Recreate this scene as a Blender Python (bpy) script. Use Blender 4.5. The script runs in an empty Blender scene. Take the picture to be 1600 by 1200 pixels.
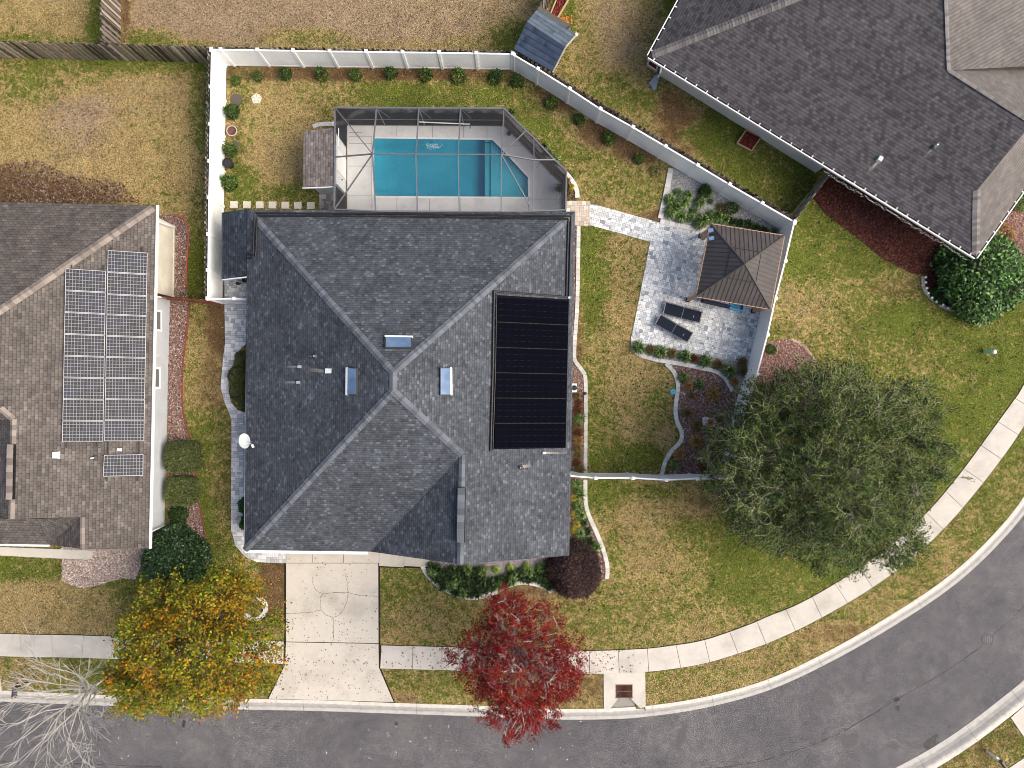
import bpy, bmesh, math, random
import numpy as np
from mathutils import Vector, Matrix
from mathutils.geometry import tessellate_polygon
PI = math.pi
R = math.radians
# ------------------------------------------------------------------ camera, sky, sun, exposure
scene = bpy.context.scene
H = 37.8          # camera height above the lawn, metres
S = 0.034         # metres of ground seen by one pixel of the 1600 px wide photograph
cam_data = bpy.data.cameras.new("camera")
cam = bpy.data.objects.new("camera", cam_data)
scene.collection.objects.link(cam)
scene.camera = cam
cam.location = (0, 0, H)
cam.rotation_euler = (0, 0, 0)
cam_data.sensor_width = 36
cam_data.lens = 18 / (800 * S / H)
cam_data.clip_start = 0.5
cam_data.clip_end = 2000
SUN_EL, SUN_AZ = R(42), R(100)      # azimuth clockwise from north (+y); the light comes from the east
world = bpy.data.worlds.new("World")
scene.world = world
world.use_nodes = True
wnt = world.node_tree
bg = wnt.nodes["Background"]
sky = wnt.nodes.new("ShaderNodeTexSky")
sky.sky_type = 'NISHITA'
sky.sun_disc = False
sky.sun_elevation = SUN_EL
sky.sun_rotation = SUN_AZ
sky.air_density = 1.0
sky.dust_density = 6.0
sky.ozone_density = 0.8
wnt.links.new(sky.outputs[0], bg.inputs[0])
bg.inputs[1].default_value = 0.15
sun_data = bpy.data.lights.new("sun", 'SUN')
sun_data.energy = 2.1
sun_data.angle = R(52)
sun_data.color = (1.0, 0.95, 0.87)
sun = bpy.data.objects.new("sun", sun_data)
scene.collection.objects.link(sun)
sd = Vector((math.sin(SUN_AZ) * math.cos(SUN_EL), math.cos(SUN_AZ) * math.cos(SUN_EL), math.sin(SUN_EL)))
sun.rotation_euler = sd.to_track_quat('Z', 'Y').to_euler()
sun.location = sd * 60
scene.view_settings.view_transform = 'Standard'
scene.view_settings.look = 'None'
scene.view_settings.exposure = 0.46
scene.view_settings.gamma = 1
try:
    scene.cycles.transparent_max_bounces = 24
    scene.cycles.max_bounces = 6
    scene.cycles.filter_width = 0.95
except Exception:
    pass
COL = scene.collection

# ------------------------------------------------------------------ helpers
def P(x, y, z=0.0):
    """a point of the place at height z, from its position in the photograph"""
    k = S * (H - z) / H
    return Vector(((x - 800) * k, -(y - 600) * k, z))

def PP(pts, z=0.0):
    return [P(x, y, z) for x, y in pts]

def on_plane(x, y, pl):
    """where the line of sight through a pixel meets the plane (point, normal)"""
    o = Vector((0, 0, H)); d = P(x, y, 0) - o
    t = (pl[0] - o).dot(pl[1]) / d.dot(pl[1])
    return o + d * t

def plane3(a, b, c):
    n = (b - a).cross(c - a).normalized()
    if n.z < 0: n = -n
    return (a, n)

ORG = {}
def tag(o, label=None, cat=None, group=None, kind=None):
    if label: o["label"] = label
    if cat: o["category"] = cat
    if group: o["group"] = group
    if kind: o["kind"] = kind
    return o

def root(name, loc, label, cat, group=None, rz=0.0):
    o = bpy.data.objects.new(name, None)
    COL.objects.link(o)
    o.location = loc
    o.rotation_euler = (0, 0, rz)
    o.empty_display_size = 0.2
    ORG[o.name] = Vector(loc)
    return tag(o, label, cat, group)

def finish(me, name, mat, parent=None, smooth=False):
    o = bpy.data.objects.new(name, me)
    COL.objects.link(o)
    if mat is not None:
        for m in (mat if isinstance(mat, (list, tuple)) else [mat]):
            me.materials.append(m)
    if smooth:
        me.polygons.foreach_set("use_smooth", [True] * len(me.polygons))
    if parent is not None:
        o.parent = parent
        ORG[o.name] = ORG.get(parent.name, Vector((0, 0, 0)))
    return o

class MB:
    """collects faces and links them as ONE mesh object"""
    def __init__(s):
        s.v = []; s.f = []; s.uv = []; s.c = []; s.mi = []; s.col = None; s.m = 0
    def face(s, pts, uv=None, col=None):
        i = len(s.v)
        s.v += [tuple(p) for p in pts]
        s.f.append(tuple(range(i, i + len(pts))))
        s.uv.append(uv); s.c.append(col if col is not None else s.col); s.mi.append(s.m)
        return s
    def poly(s, pts, z=None, holes=(), up=True):
        """flat polygon of any outline, with holes"""
        P3 = [[Vector((p[0], p[1], p[2] if z is None else z)) for p in ring] for ring in [pts] + list(holes)]
        flat = [p for ring in P3 for p in ring]
        for t in tessellate_polygon(P3):
            a, b, c = [flat[k] for k in t]
            if ((b - a).cross(c - a).z < 0) == up: b, c = c, b
            s.face([a, b, c])
        return s
    def prism(s, pts, z0, z1, holes=(), bottom=False):
        s.poly([(p[0], p[1]) + (0,) for p in pts], z1, [[(p[0], p[1], 0) for p in h] for h in holes])
        if bottom: s.poly([(p[0], p[1], 0) for p in pts], z0, up=False)
        for ring in [pts] + list(holes):
            ar = sum(ring[i][0] * ring[(i + 1) % len(ring)][1] - ring[(i + 1) % len(ring)][0] * ring[i][1] for i in range(len(ring)))
            rr = list(ring) if (ar > 0) == (ring is pts) else list(ring)[::-1]
            for i in range(len(rr)):
                a, b = rr[i], rr[(i + 1) % len(rr)]
                s.face([(a[0], a[1], z0), (b[0], b[1], z0), (b[0], b[1], z1), (a[0], a[1], z1)])
        return s
    def box(s, c, size, rz=0.0, mtx=None):
        hx, hy, hz = size[0] / 2, size[1] / 2, size[2] / 2
        M = mtx if mtx is not None else Matrix.Rotation(rz, 3, 'Z')
        c = Vector(c)
        q = [c + M @ Vector((x * hx, y * hy, z * hz)) for x, y, z in
             ((-1,-1,-1),(1,-1,-1),(1,1,-1),(-1,1,-1),(-1,-1,1),(1,-1,1),(1,1,1),(-1,1,1))]
        for f in ((0,3,2,1),(4,5,6,7),(0,1,5,4),(1,2,6,5),(2,3,7,6),(3,0,4,7)):
            s.face([q[k] for k in f])
        return s
    def beam(s, a, b, w, h, up=Vector((0, 0, 1))):
        """box from a to b, w wide, h deep"""
        a = Vector(a); b = Vector(b); x = (b - a); L = x.length
        if L < 1e-6: return s
        x.normalize(); y = up.cross(x)
        if y.length < 1e-4: y = Vector((0, 1, 0)).cross(x)
        y.normalize(); z = x.cross(y)
        M = Matrix((x, y, z)).transposed()
        return s.box((a + b) / 2, (L, w, h), mtx=M)
    def tube(s, pts, rads, n=6, cap=True):
        pts = [Vector(p) for p in pts]
        if not hasattr(rads, '__len__'): rads = [rads] * len(pts)
        rings = []
        ref = None
        for i, p in enumerate(pts):
            d = (pts[min(i + 1, len(pts) - 1)] - pts[max(i - 1, 0)])
            if d.length < 1e-9: d = Vector((0, 0, 1))
            d.normalize()
            if ref is None: ref = Vector((1, 0, 0)) if abs(d.x) < 0.8 else Vector((0, 1, 0))
            u = (ref - d * ref.dot(d)).normalized(); w = d.cross(u); ref = u
            rings.append([p + (u * math.cos(2*PI*k/n) + w * math.sin(2*PI*k/n)) * rads[i] for k in range(n)])
        i0 = len(s.v)
        for r in rings: s.v += [tuple(q) for q in r]
        def addf(t):
            s.f.append(t); s.uv.append(None); s.c.append(s.col); s.mi.append(s.m)
        for i in range(len(rings) - 1):
            for k in range(n):
                addf((i0 + i*n + k, i0 + i*n + (k+1) % n, i0 + (i+1)*n + (k+1) % n, i0 + (i+1)*n + k))
        if cap:
            addf(tuple(i0 + k for k in range(n))[::-1]); addf(tuple(i0 + (len(rings)-1)*n + k for k in range(n)))
        return s
    def lathe(s, prof, c=(0, 0, 0), n=20, sx=1.0, sy=1.0):
        i0 = len(s.v)
        for r, z in prof:
            for k in range(n):
                s.v.append((c[0] + r*sx*math.cos(2*PI*k/n), c[1] + r*sy*math.sin(2*PI*k/n), c[2] + z))
        for i in range(len(prof) - 1):
            for k in range(n):
                s.f.append((i0+i*n+k, i0+i*n+(k+1) % n, i0+(i+1)*n+(k+1) % n, i0+(i+1)*n+k)); s.uv.append(None); s.c.append(s.col); s.mi.append(s.m)
        s.f.append(tuple(i0+(len(prof)-1)*n+k for k in range(n))); s.uv.append(None); s.c.append(s.col); s.mi.append(s.m)
        return s
    def build(s, name, mat, parent=None, smooth=False):
        off = ORG.get(parent.name, Vector((0, 0, 0))) if parent is not None else Vector((0, 0, 0))
        me = bpy.data.meshes.new(name)
        me.from_pydata([(x - off[0], y - off[1], z - off[2]) for x, y, z in s.v], [], s.f)
        if any(u is not None for u in s.uv):
            l = me.uv_layers.new(name="UVMap"); k = 0
            for f, u in zip(s.f, s.uv):
                for j in range(len(f)):
                    l.data[k].uv = u[j] if u is not None else (0, 0); k += 1
        if any(c is not None for c in s.c):
            at = me.color_attributes.new("Col", 'FLOAT_COLOR', 'CORNER')
            buf = []
            for f, c in zip(s.f, s.c):
                c = c or (0.5, 0.5, 0.5)
                buf += [c[0], c[1], c[2], 1.0] * len(f)
            at.data.foreach_set("color", buf)
        if any(s.mi): me.polygons.foreach_set("material_index", s.mi)
        me.update()
        return finish(me, name, mat, parent, smooth)

def quads_obj(name, verts, cols, mat, parent=None, k=4):
    """verts (N,k,3) numpy: N separate small faces, cols (N,3)"""
    N = len(verts)
    off = np.array(ORG.get(parent.name, Vector((0, 0, 0)))) if parent is not None else np.zeros(3)
    me = bpy.data.meshes.new(name)
    me.vertices.add(N * k); me.loops.add(N * k); me.polygons.add(N)
    me.vertices.foreach_set("co", (verts.reshape(-1, 3) - off).astype(np.float32).ravel())
    me.loops.foreach_set("vertex_index", np.arange(N * k, dtype=np.int32))
    me.polygons.foreach_set("loop_start", np.arange(0, N * k, k, dtype=np.int32))
    at = me.color_attributes.new("Col", 'FLOAT_COLOR', 'POINT')
    c4 = np.ones((N, k, 4), np.float32); c4[:, :, :3] = cols[:, None, :]
    at.data.foreach_set("color", c4.ravel())
    me.update(calc_edges=True)
    return finish(me, name, mat, parent)

def leaf_quads(rng, c, size, aspect=0.5, flat=0.5, along=None, jit=0.35):
    """rhombic leaves at centres c; flat 0..1: how far the faces look up"""
    N = len(c)
    n = rng.normal(size=(N, 3)); n /= np.linalg.norm(n, axis=1)[:, None]
    n[:, 2] = np.abs(n[:, 2]) ; n = n * (1 - flat) + np.array([0, 0, 1.0]) * flat
    n /= np.linalg.norm(n, axis=1)[:, None]
    a = rng.normal(size=(N, 3)) if along is None else along + rng.normal(size=(N, 3)) * jit
    a -= n * (a * n).sum(1)[:, None]; a /= np.linalg.norm(a, axis=1)[:, None] + 1e-9
    b = np.cross(n, a)
    s = size * rng.uniform(0.6, 1.35, (N, 1))
    L = a * s * 0.5; W = b * s * 0.5 * aspect
    return np.stack([c - L, c - L * 0.1 + W, c + L, c - L * 0.1 - W], 1)

def cat_rom(pts, step=0.35, closed=False):
    """smooth line through the points, evenly stepped"""
    pts = [Vector(p) for p in pts]
    out = []
    n = len(pts)
    for i in range(n if closed else n - 1):
        g = (lambda k: pts[k % n]) if closed else (lambda k: pts[min(max(k, 0), n - 1)])
        p0, p1, p2, p3 = g(i - 1), g(i), g(i + 1), g(i + 2)
        m = max(1, int((p2 - p1).length / step))
        for j in range(m):
            t = j / m
            out.append(0.5 * ((2*p1) + (p2-p0)*t + (2*p0-5*p1+4*p2-p3)*t*t + (3*p1-p0-3*p2+p3)*t**3))
    if not closed: out.append(pts[-1])
    return out

def offset_line(pts, d):
    out = []
    for i, p in enumerate(pts):
        a = pts[max(i - 1, 0)]; b = pts[min(i + 1, len(pts) - 1)]
        t = (b - a); t.z = 0; t.normalize()
        out.append(Vector((p.x + t.y * d, p.y - t.x * d, p.z)))   # positive d: to the right of the walking direction
    return out

def in_poly(x, y, poly):
    ins = np.zeros(x.shape, bool)
    n = len(poly)
    for i in range(n):
        x0, y0 = poly[i][0], poly[i][1]; x1, y1 = poly[(i+1) % n][0], poly[(i+1) % n][1]
        if y0 == y1: continue
        c = ((y0 > y) != (y1 > y)) & (x < (x1 - x0) * (y - y0) / (y1 - y0) + x0)
        ins ^= c
    return ins

def clip_rect(poly, x0, y0, x1, y1):
    """Sutherland-Hodgman: outline cut to a rectangle"""
    def cut(pts, f, g):
        out = []
        for i in range(len(pts)):
            a, b = pts[i], pts[(i+1) % len(pts)]
            fa, fb = f(a), f(b)
            if fa >= 0: out.append(a)
            if (fa >= 0) != (fb >= 0):
                t = fa / (fa - fb); out.append((a[0] + (b[0]-a[0])*t, a[1] + (b[1]-a[1])*t))
        return out
    for f in (lambda p: p[0]-x0, lambda p: x1-p[0], lambda p: p[1]-y0, lambda p: y1-p[1]):
        poly = cut(poly, f, None)
        if len(poly) < 3: return []
    return poly

# ------------------------------------------------------------------ materials
def nd(nt, typ, ins=None, **attrs):
    n = nt.nodes.new(typ)
    for k, v in attrs.items(): setattr(n, k, v)
    for k, v in (ins or {}).items():
        s = n.inputs[k]
        if isinstance(v, bpy.types.NodeSocket): nt.links.new(v, s)
        elif isinstance(v, bpy.types.Node): nt.links.new(v.outputs[0], s)
        else: s.default_value = v
    return n

def newmat(name, rough=0.8, spec=0.3, metal=0.0):
    m = bpy.data.materials.new(name); m.use_nodes = True
    nt = m.node_tree; b = nt.nodes["Principled BSDF"]
    b.inputs["Roughness"].default_value = rough
    b.inputs["Specular IOR Level"].default_value = spec
    b.inputs["Metallic"].default_value = metal
    return m, nt, b

def rgb(h):
    """sRGB 0..255 triple to linear"""
    return tuple((c/255/12.92 if c/255 <= 0.04045 else ((c/255+0.055)/1.055)**2.4) for c in h)

def c4(c): return (c[0], c[1], c[2], 1.0)

def ramp(nt, fac, stops, interp='LINEAR'):
    n = nt.nodes.new("ShaderNodeValToRGB"); n.color_ramp.interpolation = interp
    els = n.color_ramp.elements
    while len(els) < len(stops): els.new(0.5)
    for e, (p, c) in zip(els, stops):
        e.position = p; e.color = c4(c) if hasattr(c, '__len__') else (c, c, c, 1)
    nt.links.new(fac, n.inputs[0])
    return n.outputs[0]

def noise(nt, scale, detail=2, vec=None, rough=0.5, dist=0.0):
    n = nd(nt, "ShaderNodeTexNoise", {"Scale": scale, "Detail": detail, "Roughness": rough, "Distortion": dist})
    if vec is not None: nt.links.new(vec, n.inputs["Vector"])
    return n.outputs[0]

def mixc(nt, f, a, b, mode='MIX'):
    n = nt.nodes.new("ShaderNodeMix"); n.data_type = 'RGBA'; n.blend_type = mode
    for s, v in ((n.inputs[0], f), (n.inputs[6], a), (n.inputs[7], b)):
        if isinstance(v, bpy.types.NodeSocket): nt.links.new(v, s)
        elif hasattr(v, '__len__'): s.default_value = c4(v)
        else: s.default_value = v
    return n.outputs[2]

def mth(nt, op, a, b=0.0, c=None, clamp=False):
    n = nt.nodes.new("ShaderNodeMath"); n.operation = op; n.use_clamp = clamp
    for i, v in enumerate((a, b) if c is None else (a, b, c)):
        if isinstance(v, bpy.types.NodeSocket): nt.links.new(v, n.inputs[i])
        else: n.inputs[i].default_value = v
    return n.outputs[0]

def bump(nt, b, h, strength=0.4, dist=0.02):
    n = nd(nt, "ShaderNodeBump", {"Strength": strength, "Distance": dist, "Height": h})
    nt.links.new(n.outputs[0], b.inputs["Normal"])

def objco(nt): return nt.nodes.new("ShaderNodeTexCoord").outputs["Object"]

def m_plain(name, col, rough=0.6, spec=0.4, metal=0.0, var=0.08, scale=6.0, fine=60.0):
    """painted, metal or plastic surface with slight unevenness and dirt"""
    m, nt, b = newmat(name, rough, spec, metal)
    co = objco(nt)
    f = noise(nt, scale, 4, co, 0.6)
    g = noise(nt, fine, 2, co)
    k = mth(nt, 'ADD', mth(nt, 'MULTIPLY', f, 0.7), mth(nt, 'MULTIPLY', g, 0.3))
    lo = tuple(max(0, c*(1-var*2.2)) for c in col); hi = tuple(min(1, c*(1+var)) for c in col)
    nt.links.new(ramp(nt, k, [(0.3, lo), (0.7, hi)]), b.inputs["Base Color"])
    return m

def m_concrete(name, col, var=0.12, stain=0.35, scale=1.0):
    m, nt, b = newmat(name, 0.9, 0.2)
    co = objco(nt)
    big = noise(nt, 0.7*scale, 5, co, 0.6); mid = noise(nt, 5*scale, 4, co, 0.65); fine = noise(nt, 45, 3, co, 0.7)
    k = mth(nt, 'ADD', mth(nt, 'MULTIPLY', mid, 0.5), mth(nt, 'MULTIPLY', fine, 0.5))
    base = ramp(nt, k, [(0.3, tuple(c*(1-var) for c in col)), (0.72, tuple(min(1, c*(1+var*0.5)) for c in col))])
    st = mth(nt, 'MULTIPLY', mth(nt, 'POWER', ramp(nt, big, [(0.44, 0.0), (0.68, 1.0)]), 1.3), stain, clamp=True)
    nt.links.new(mixc(nt, st, base, tuple(c*0.45 for c in col)), b.inputs["Base Color"])
    bump(nt, b, fine, 0.25, 0.01)
    return m

def m_shingle(name, col, light=1.7, dark=0.55, w=0.19, h=0.135, warm=(1, 1, 1), blotch=0.3, rand=True, key=0.6, tones=None):
    """asphalt shingle courses: u along the eave, v up the slope, in metres"""
    m, nt, b = newmat(name, 0.95, 0.12)
    uv = nt.nodes.new("ShaderNodeUVMap").outputs[0]
    sp = nd(nt, "ShaderNodeSeparateXYZ", {0: uv})
    wob = mth(nt, 'MULTIPLY', mth(nt, 'SUBTRACT', noise(nt, 1.3, 1, uv), 0.5), 0.05)
    v = mth(nt, 'DIVIDE', mth(nt, 'ADD', sp.outputs[1], wob), h)
    row = mth(nt, 'FLOOR', v)
    wn = nd(nt, "ShaderNodeTexWhiteNoise", {"W": row}, noise_dimensions='1D')
    u = mth(nt, 'ADD', mth(nt, 'DIVIDE', sp.outputs[0], w), mth(nt, 'MULTIPLY', wn.outputs[0], 7.0) if rand else mth(nt, 'MULTIPLY', row, 0.5))
    cel = mth(nt, 'FLOOR', u)
    cv = nd(nt, "ShaderNodeCombineXYZ", {0: cel, 1: row})
    w2 = nd(nt, "ShaderNodeTexWhiteNoise", {"Vector": cv}, noise_dimensions='2D')
    fv = mth(nt, 'FRACT', v); fu = mth(nt, 'FRACT', u)
    tone = ramp(nt, w2.outputs[0], tones or [(0.0, dark*1.15), (0.25, 0.85), (0.72, 1.0), (0.88, 1.12), (0.93, light*0.85), (1.0, light)])
    edge = ramp(nt, fv, [(0.0, 0.5), (0.13, 0.72), (0.3, 1.0), (1.0, 1.08)])  # shadow line at the butt edge of each course, painted darker
    jn = ramp(nt, fu, [(0.0, key), (0.14, 1.0)])
    big = ramp(nt, noise(nt, 0.55, 5, uv, 0.65), [(0.3, 1.0 - blotch), (0.7, 1.0 + blotch * 0.7)])
    grain = ramp(nt, noise(nt, 90, 2, uv), [(0.3, 0.75), (0.7, 1.25)])
    grain = mth(nt, 'MULTIPLY', grain, ramp(nt, noise(nt, 3.2, 4, uv, 0.7), [(0.32, 0.78), (0.68, 1.22)]))
    t = mth(nt, 'MULTIPLY', mth(nt, 'MULTIPLY', tone, edge), mth(nt, 'MULTIPLY', mth(nt, 'MULTIPLY', jn, big), grain))
    cc = mixc(nt, 1.0, nd(nt, "ShaderNodeCombineXYZ", {0: t, 1: t, 2: t}).outputs[0], tuple(c*k for c, k in zip(col, warm)), 'MULTIPLY')
    hue = mixc(nt, mth(nt, 'MULTIPLY', noise(nt, 1.1, 3, uv), 0.25), cc, mixc(nt, 1.0, cc, (1.15, 1.0, 0.85), 'MULTIPLY'))
    nt.links.new(hue, b.inputs["Base Color"])
    bump(nt, b, mth(nt, 'ADD', mth(nt, 'MULTIPLY', mth(nt, 'SUBTRACT', 1.0, fv), 1.0), mth(nt, 'MULTIPLY', w2.outputs[0], 0.5)), 0.35, 0.012)
    return m

def m_attr(name, rough=0.8, spec=0.2, trans=0.0, grain=0.0, gscale=40):
    """colour from the mesh's own colour attribute"""
    m, nt, b = newmat(name, rough, spec)
    a = nd(nt, "ShaderNodeAttribute", attribute_name="Col").outputs[0]
    if grain:
        a = mixc(nt, 1.0, a, ramp(nt, noise(nt, gscale, 3, objco(nt)), [(0.25, 1.0-grain), (0.75, 1.0+grain)]), 'MULTIPLY')
    nt.links.new(a, b.inputs["Base Color"])
    if trans:
        out = nt.nodes["Material Output"]
        tr = nd(nt, "ShaderNodeBsdfTranslucent", {"Color": a})
        mx = nd(nt, "ShaderNodeMixShader", {0: trans, 1: b.outputs[0], 2: tr.outputs[0]})
        nt.links.new(mx.outputs[0], out.inputs[0])
    return m

# ------------------------------------------------------------------ lines of the street (pixels of the photograph, ground level)
K1 = [(-900,1040),(-400,1062),(0,1079),(100,1083),(200,1087),(300,1090),(400,1092),(500,1094),(615,1098),(735,1102),(850,1107),(943,1107),
      (1008,1103),(1100,1089),(1200,1061),(1300,1014),(1400,956),(1482,900),(1550,837),(1605,768),(1680,640),(1740,480),(1770,300),(1780,-200)]
K2 = [(-900,1290),(-400,1305),(400,1330),(900,1340),(1150,1320),(1320,1268),(1462,1200),(1577,1120),(1690,1020),(1800,880),(1880,740),(1960,500),(1990,-200)]
K1w = cat_rom(PP(K1), 0.4)
K2w = cat_rom(PP(K2), 0.5)

# sidewalk: centre line and slabs
SWT = [(-400,975),(0,990),(100,992),(200,995),(445,1002),(592,1008),(700,1011),(800,1015),(910,1017),(1000,1014),(1040,1010),(1100,1000),(1170,976),(1200,963),(1253,941),
       (1330,896),(1400,845),(1450,799),(1500,740),(1550,672),(1582,628),(1600,600),(1650,500),(1690,350),(1700,-100)]
SWB = [(-400,1009),(0,1025),(100,1027),(200,1030),(445,1037),(592,1044),(700,1047),(800,1051),(910,1053),(1000,1050),(1050,1045),(1110,1034),(1185,1010),(1215,998),(1270,972),
       (1352,925),(1425,872),(1478,822),(1528,764),(1578,698),(1612,645),(1632,612),(1684,508),(1725,352),(1736,-100)]
SWTw = PP(SWT); SWBw = PP(SWB)

def resample(pts, n):
    d = [0]
    for a, b in zip(pts, pts[1:]): d.append(d[-1] + (b - a).length)
    out = []; j = 0
    for i in range(n):
        t = d[-1] * i / (n - 1)
        while j < len(d) - 2 and d[j+1] < t: j += 1
        out.append(pts[j].lerp(pts[j+1], (t - d[j]) / max(1e-9, d[j+1] - d[j])))
    return out

# ------------------------------------------------------------------ ground
gx = np.concatenate([[-500,-250,-120,-70,-48,-38], np.arange(-31, 31.01, 0.2), [38,48,70,120,250,500]])
gy = np.concatenate([[-500,-250,-120,-70,-48,-32], np.arange(-24, 24.01, 0.2), [32,48,70,120,250,500]])
GX, GY = np.meshgrid(gx, gy, indexing='ij')

def signed(line, X, Y):
    best = np.full(X.shape, 1e9); sg = np.zeros(X.shape)
    for a, b in zip(line, line[1:]):
        dx, dy = b.x - a.x, b.y - a.y; L2 = dx*dx + dy*dy
        if L2 < 1e-12: continue
        t = np.clip(((X - a.x)*dx + (Y - a.y)*dy) / L2, 0, 1)
        d = np.hypot(X - a.x - t*dx, Y - a.y - t*dy)
        m = d < best - 1e-7
        best = np.where(m, d, best)
        sg = np.where(m, np.sign((X - a.x)*dy - (Y - a.y)*dx), sg)   # + to the right of walking direction
    return best * sg
D1 = signed(K1w, GX, GY)            # walking east/north-east: road is to the right
D2 = -signed(K2w, GX, GY)
inroad = np.minimum(D1, D2)
GZ = -0.20 * np.clip((inroad - 0.12) / 0.2, 0, 1)
POOLG = [(566,200),(800,200),(850,262),(850,330),(566,330)]
poolw = [(p.x, p.y) for p in PP(POOLG)]
GZ = np.where(in_poly(GX, GY, poolw), -2.2, GZ)
DRAIN_PIT = [(p.x, p.y) for p in PP([(958,1062),(992,1062),(992,1112),(958,1112)])]
GZ = np.where(in_poly(GX, GY, DRAIN_PIT), -0.5, GZ)

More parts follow.
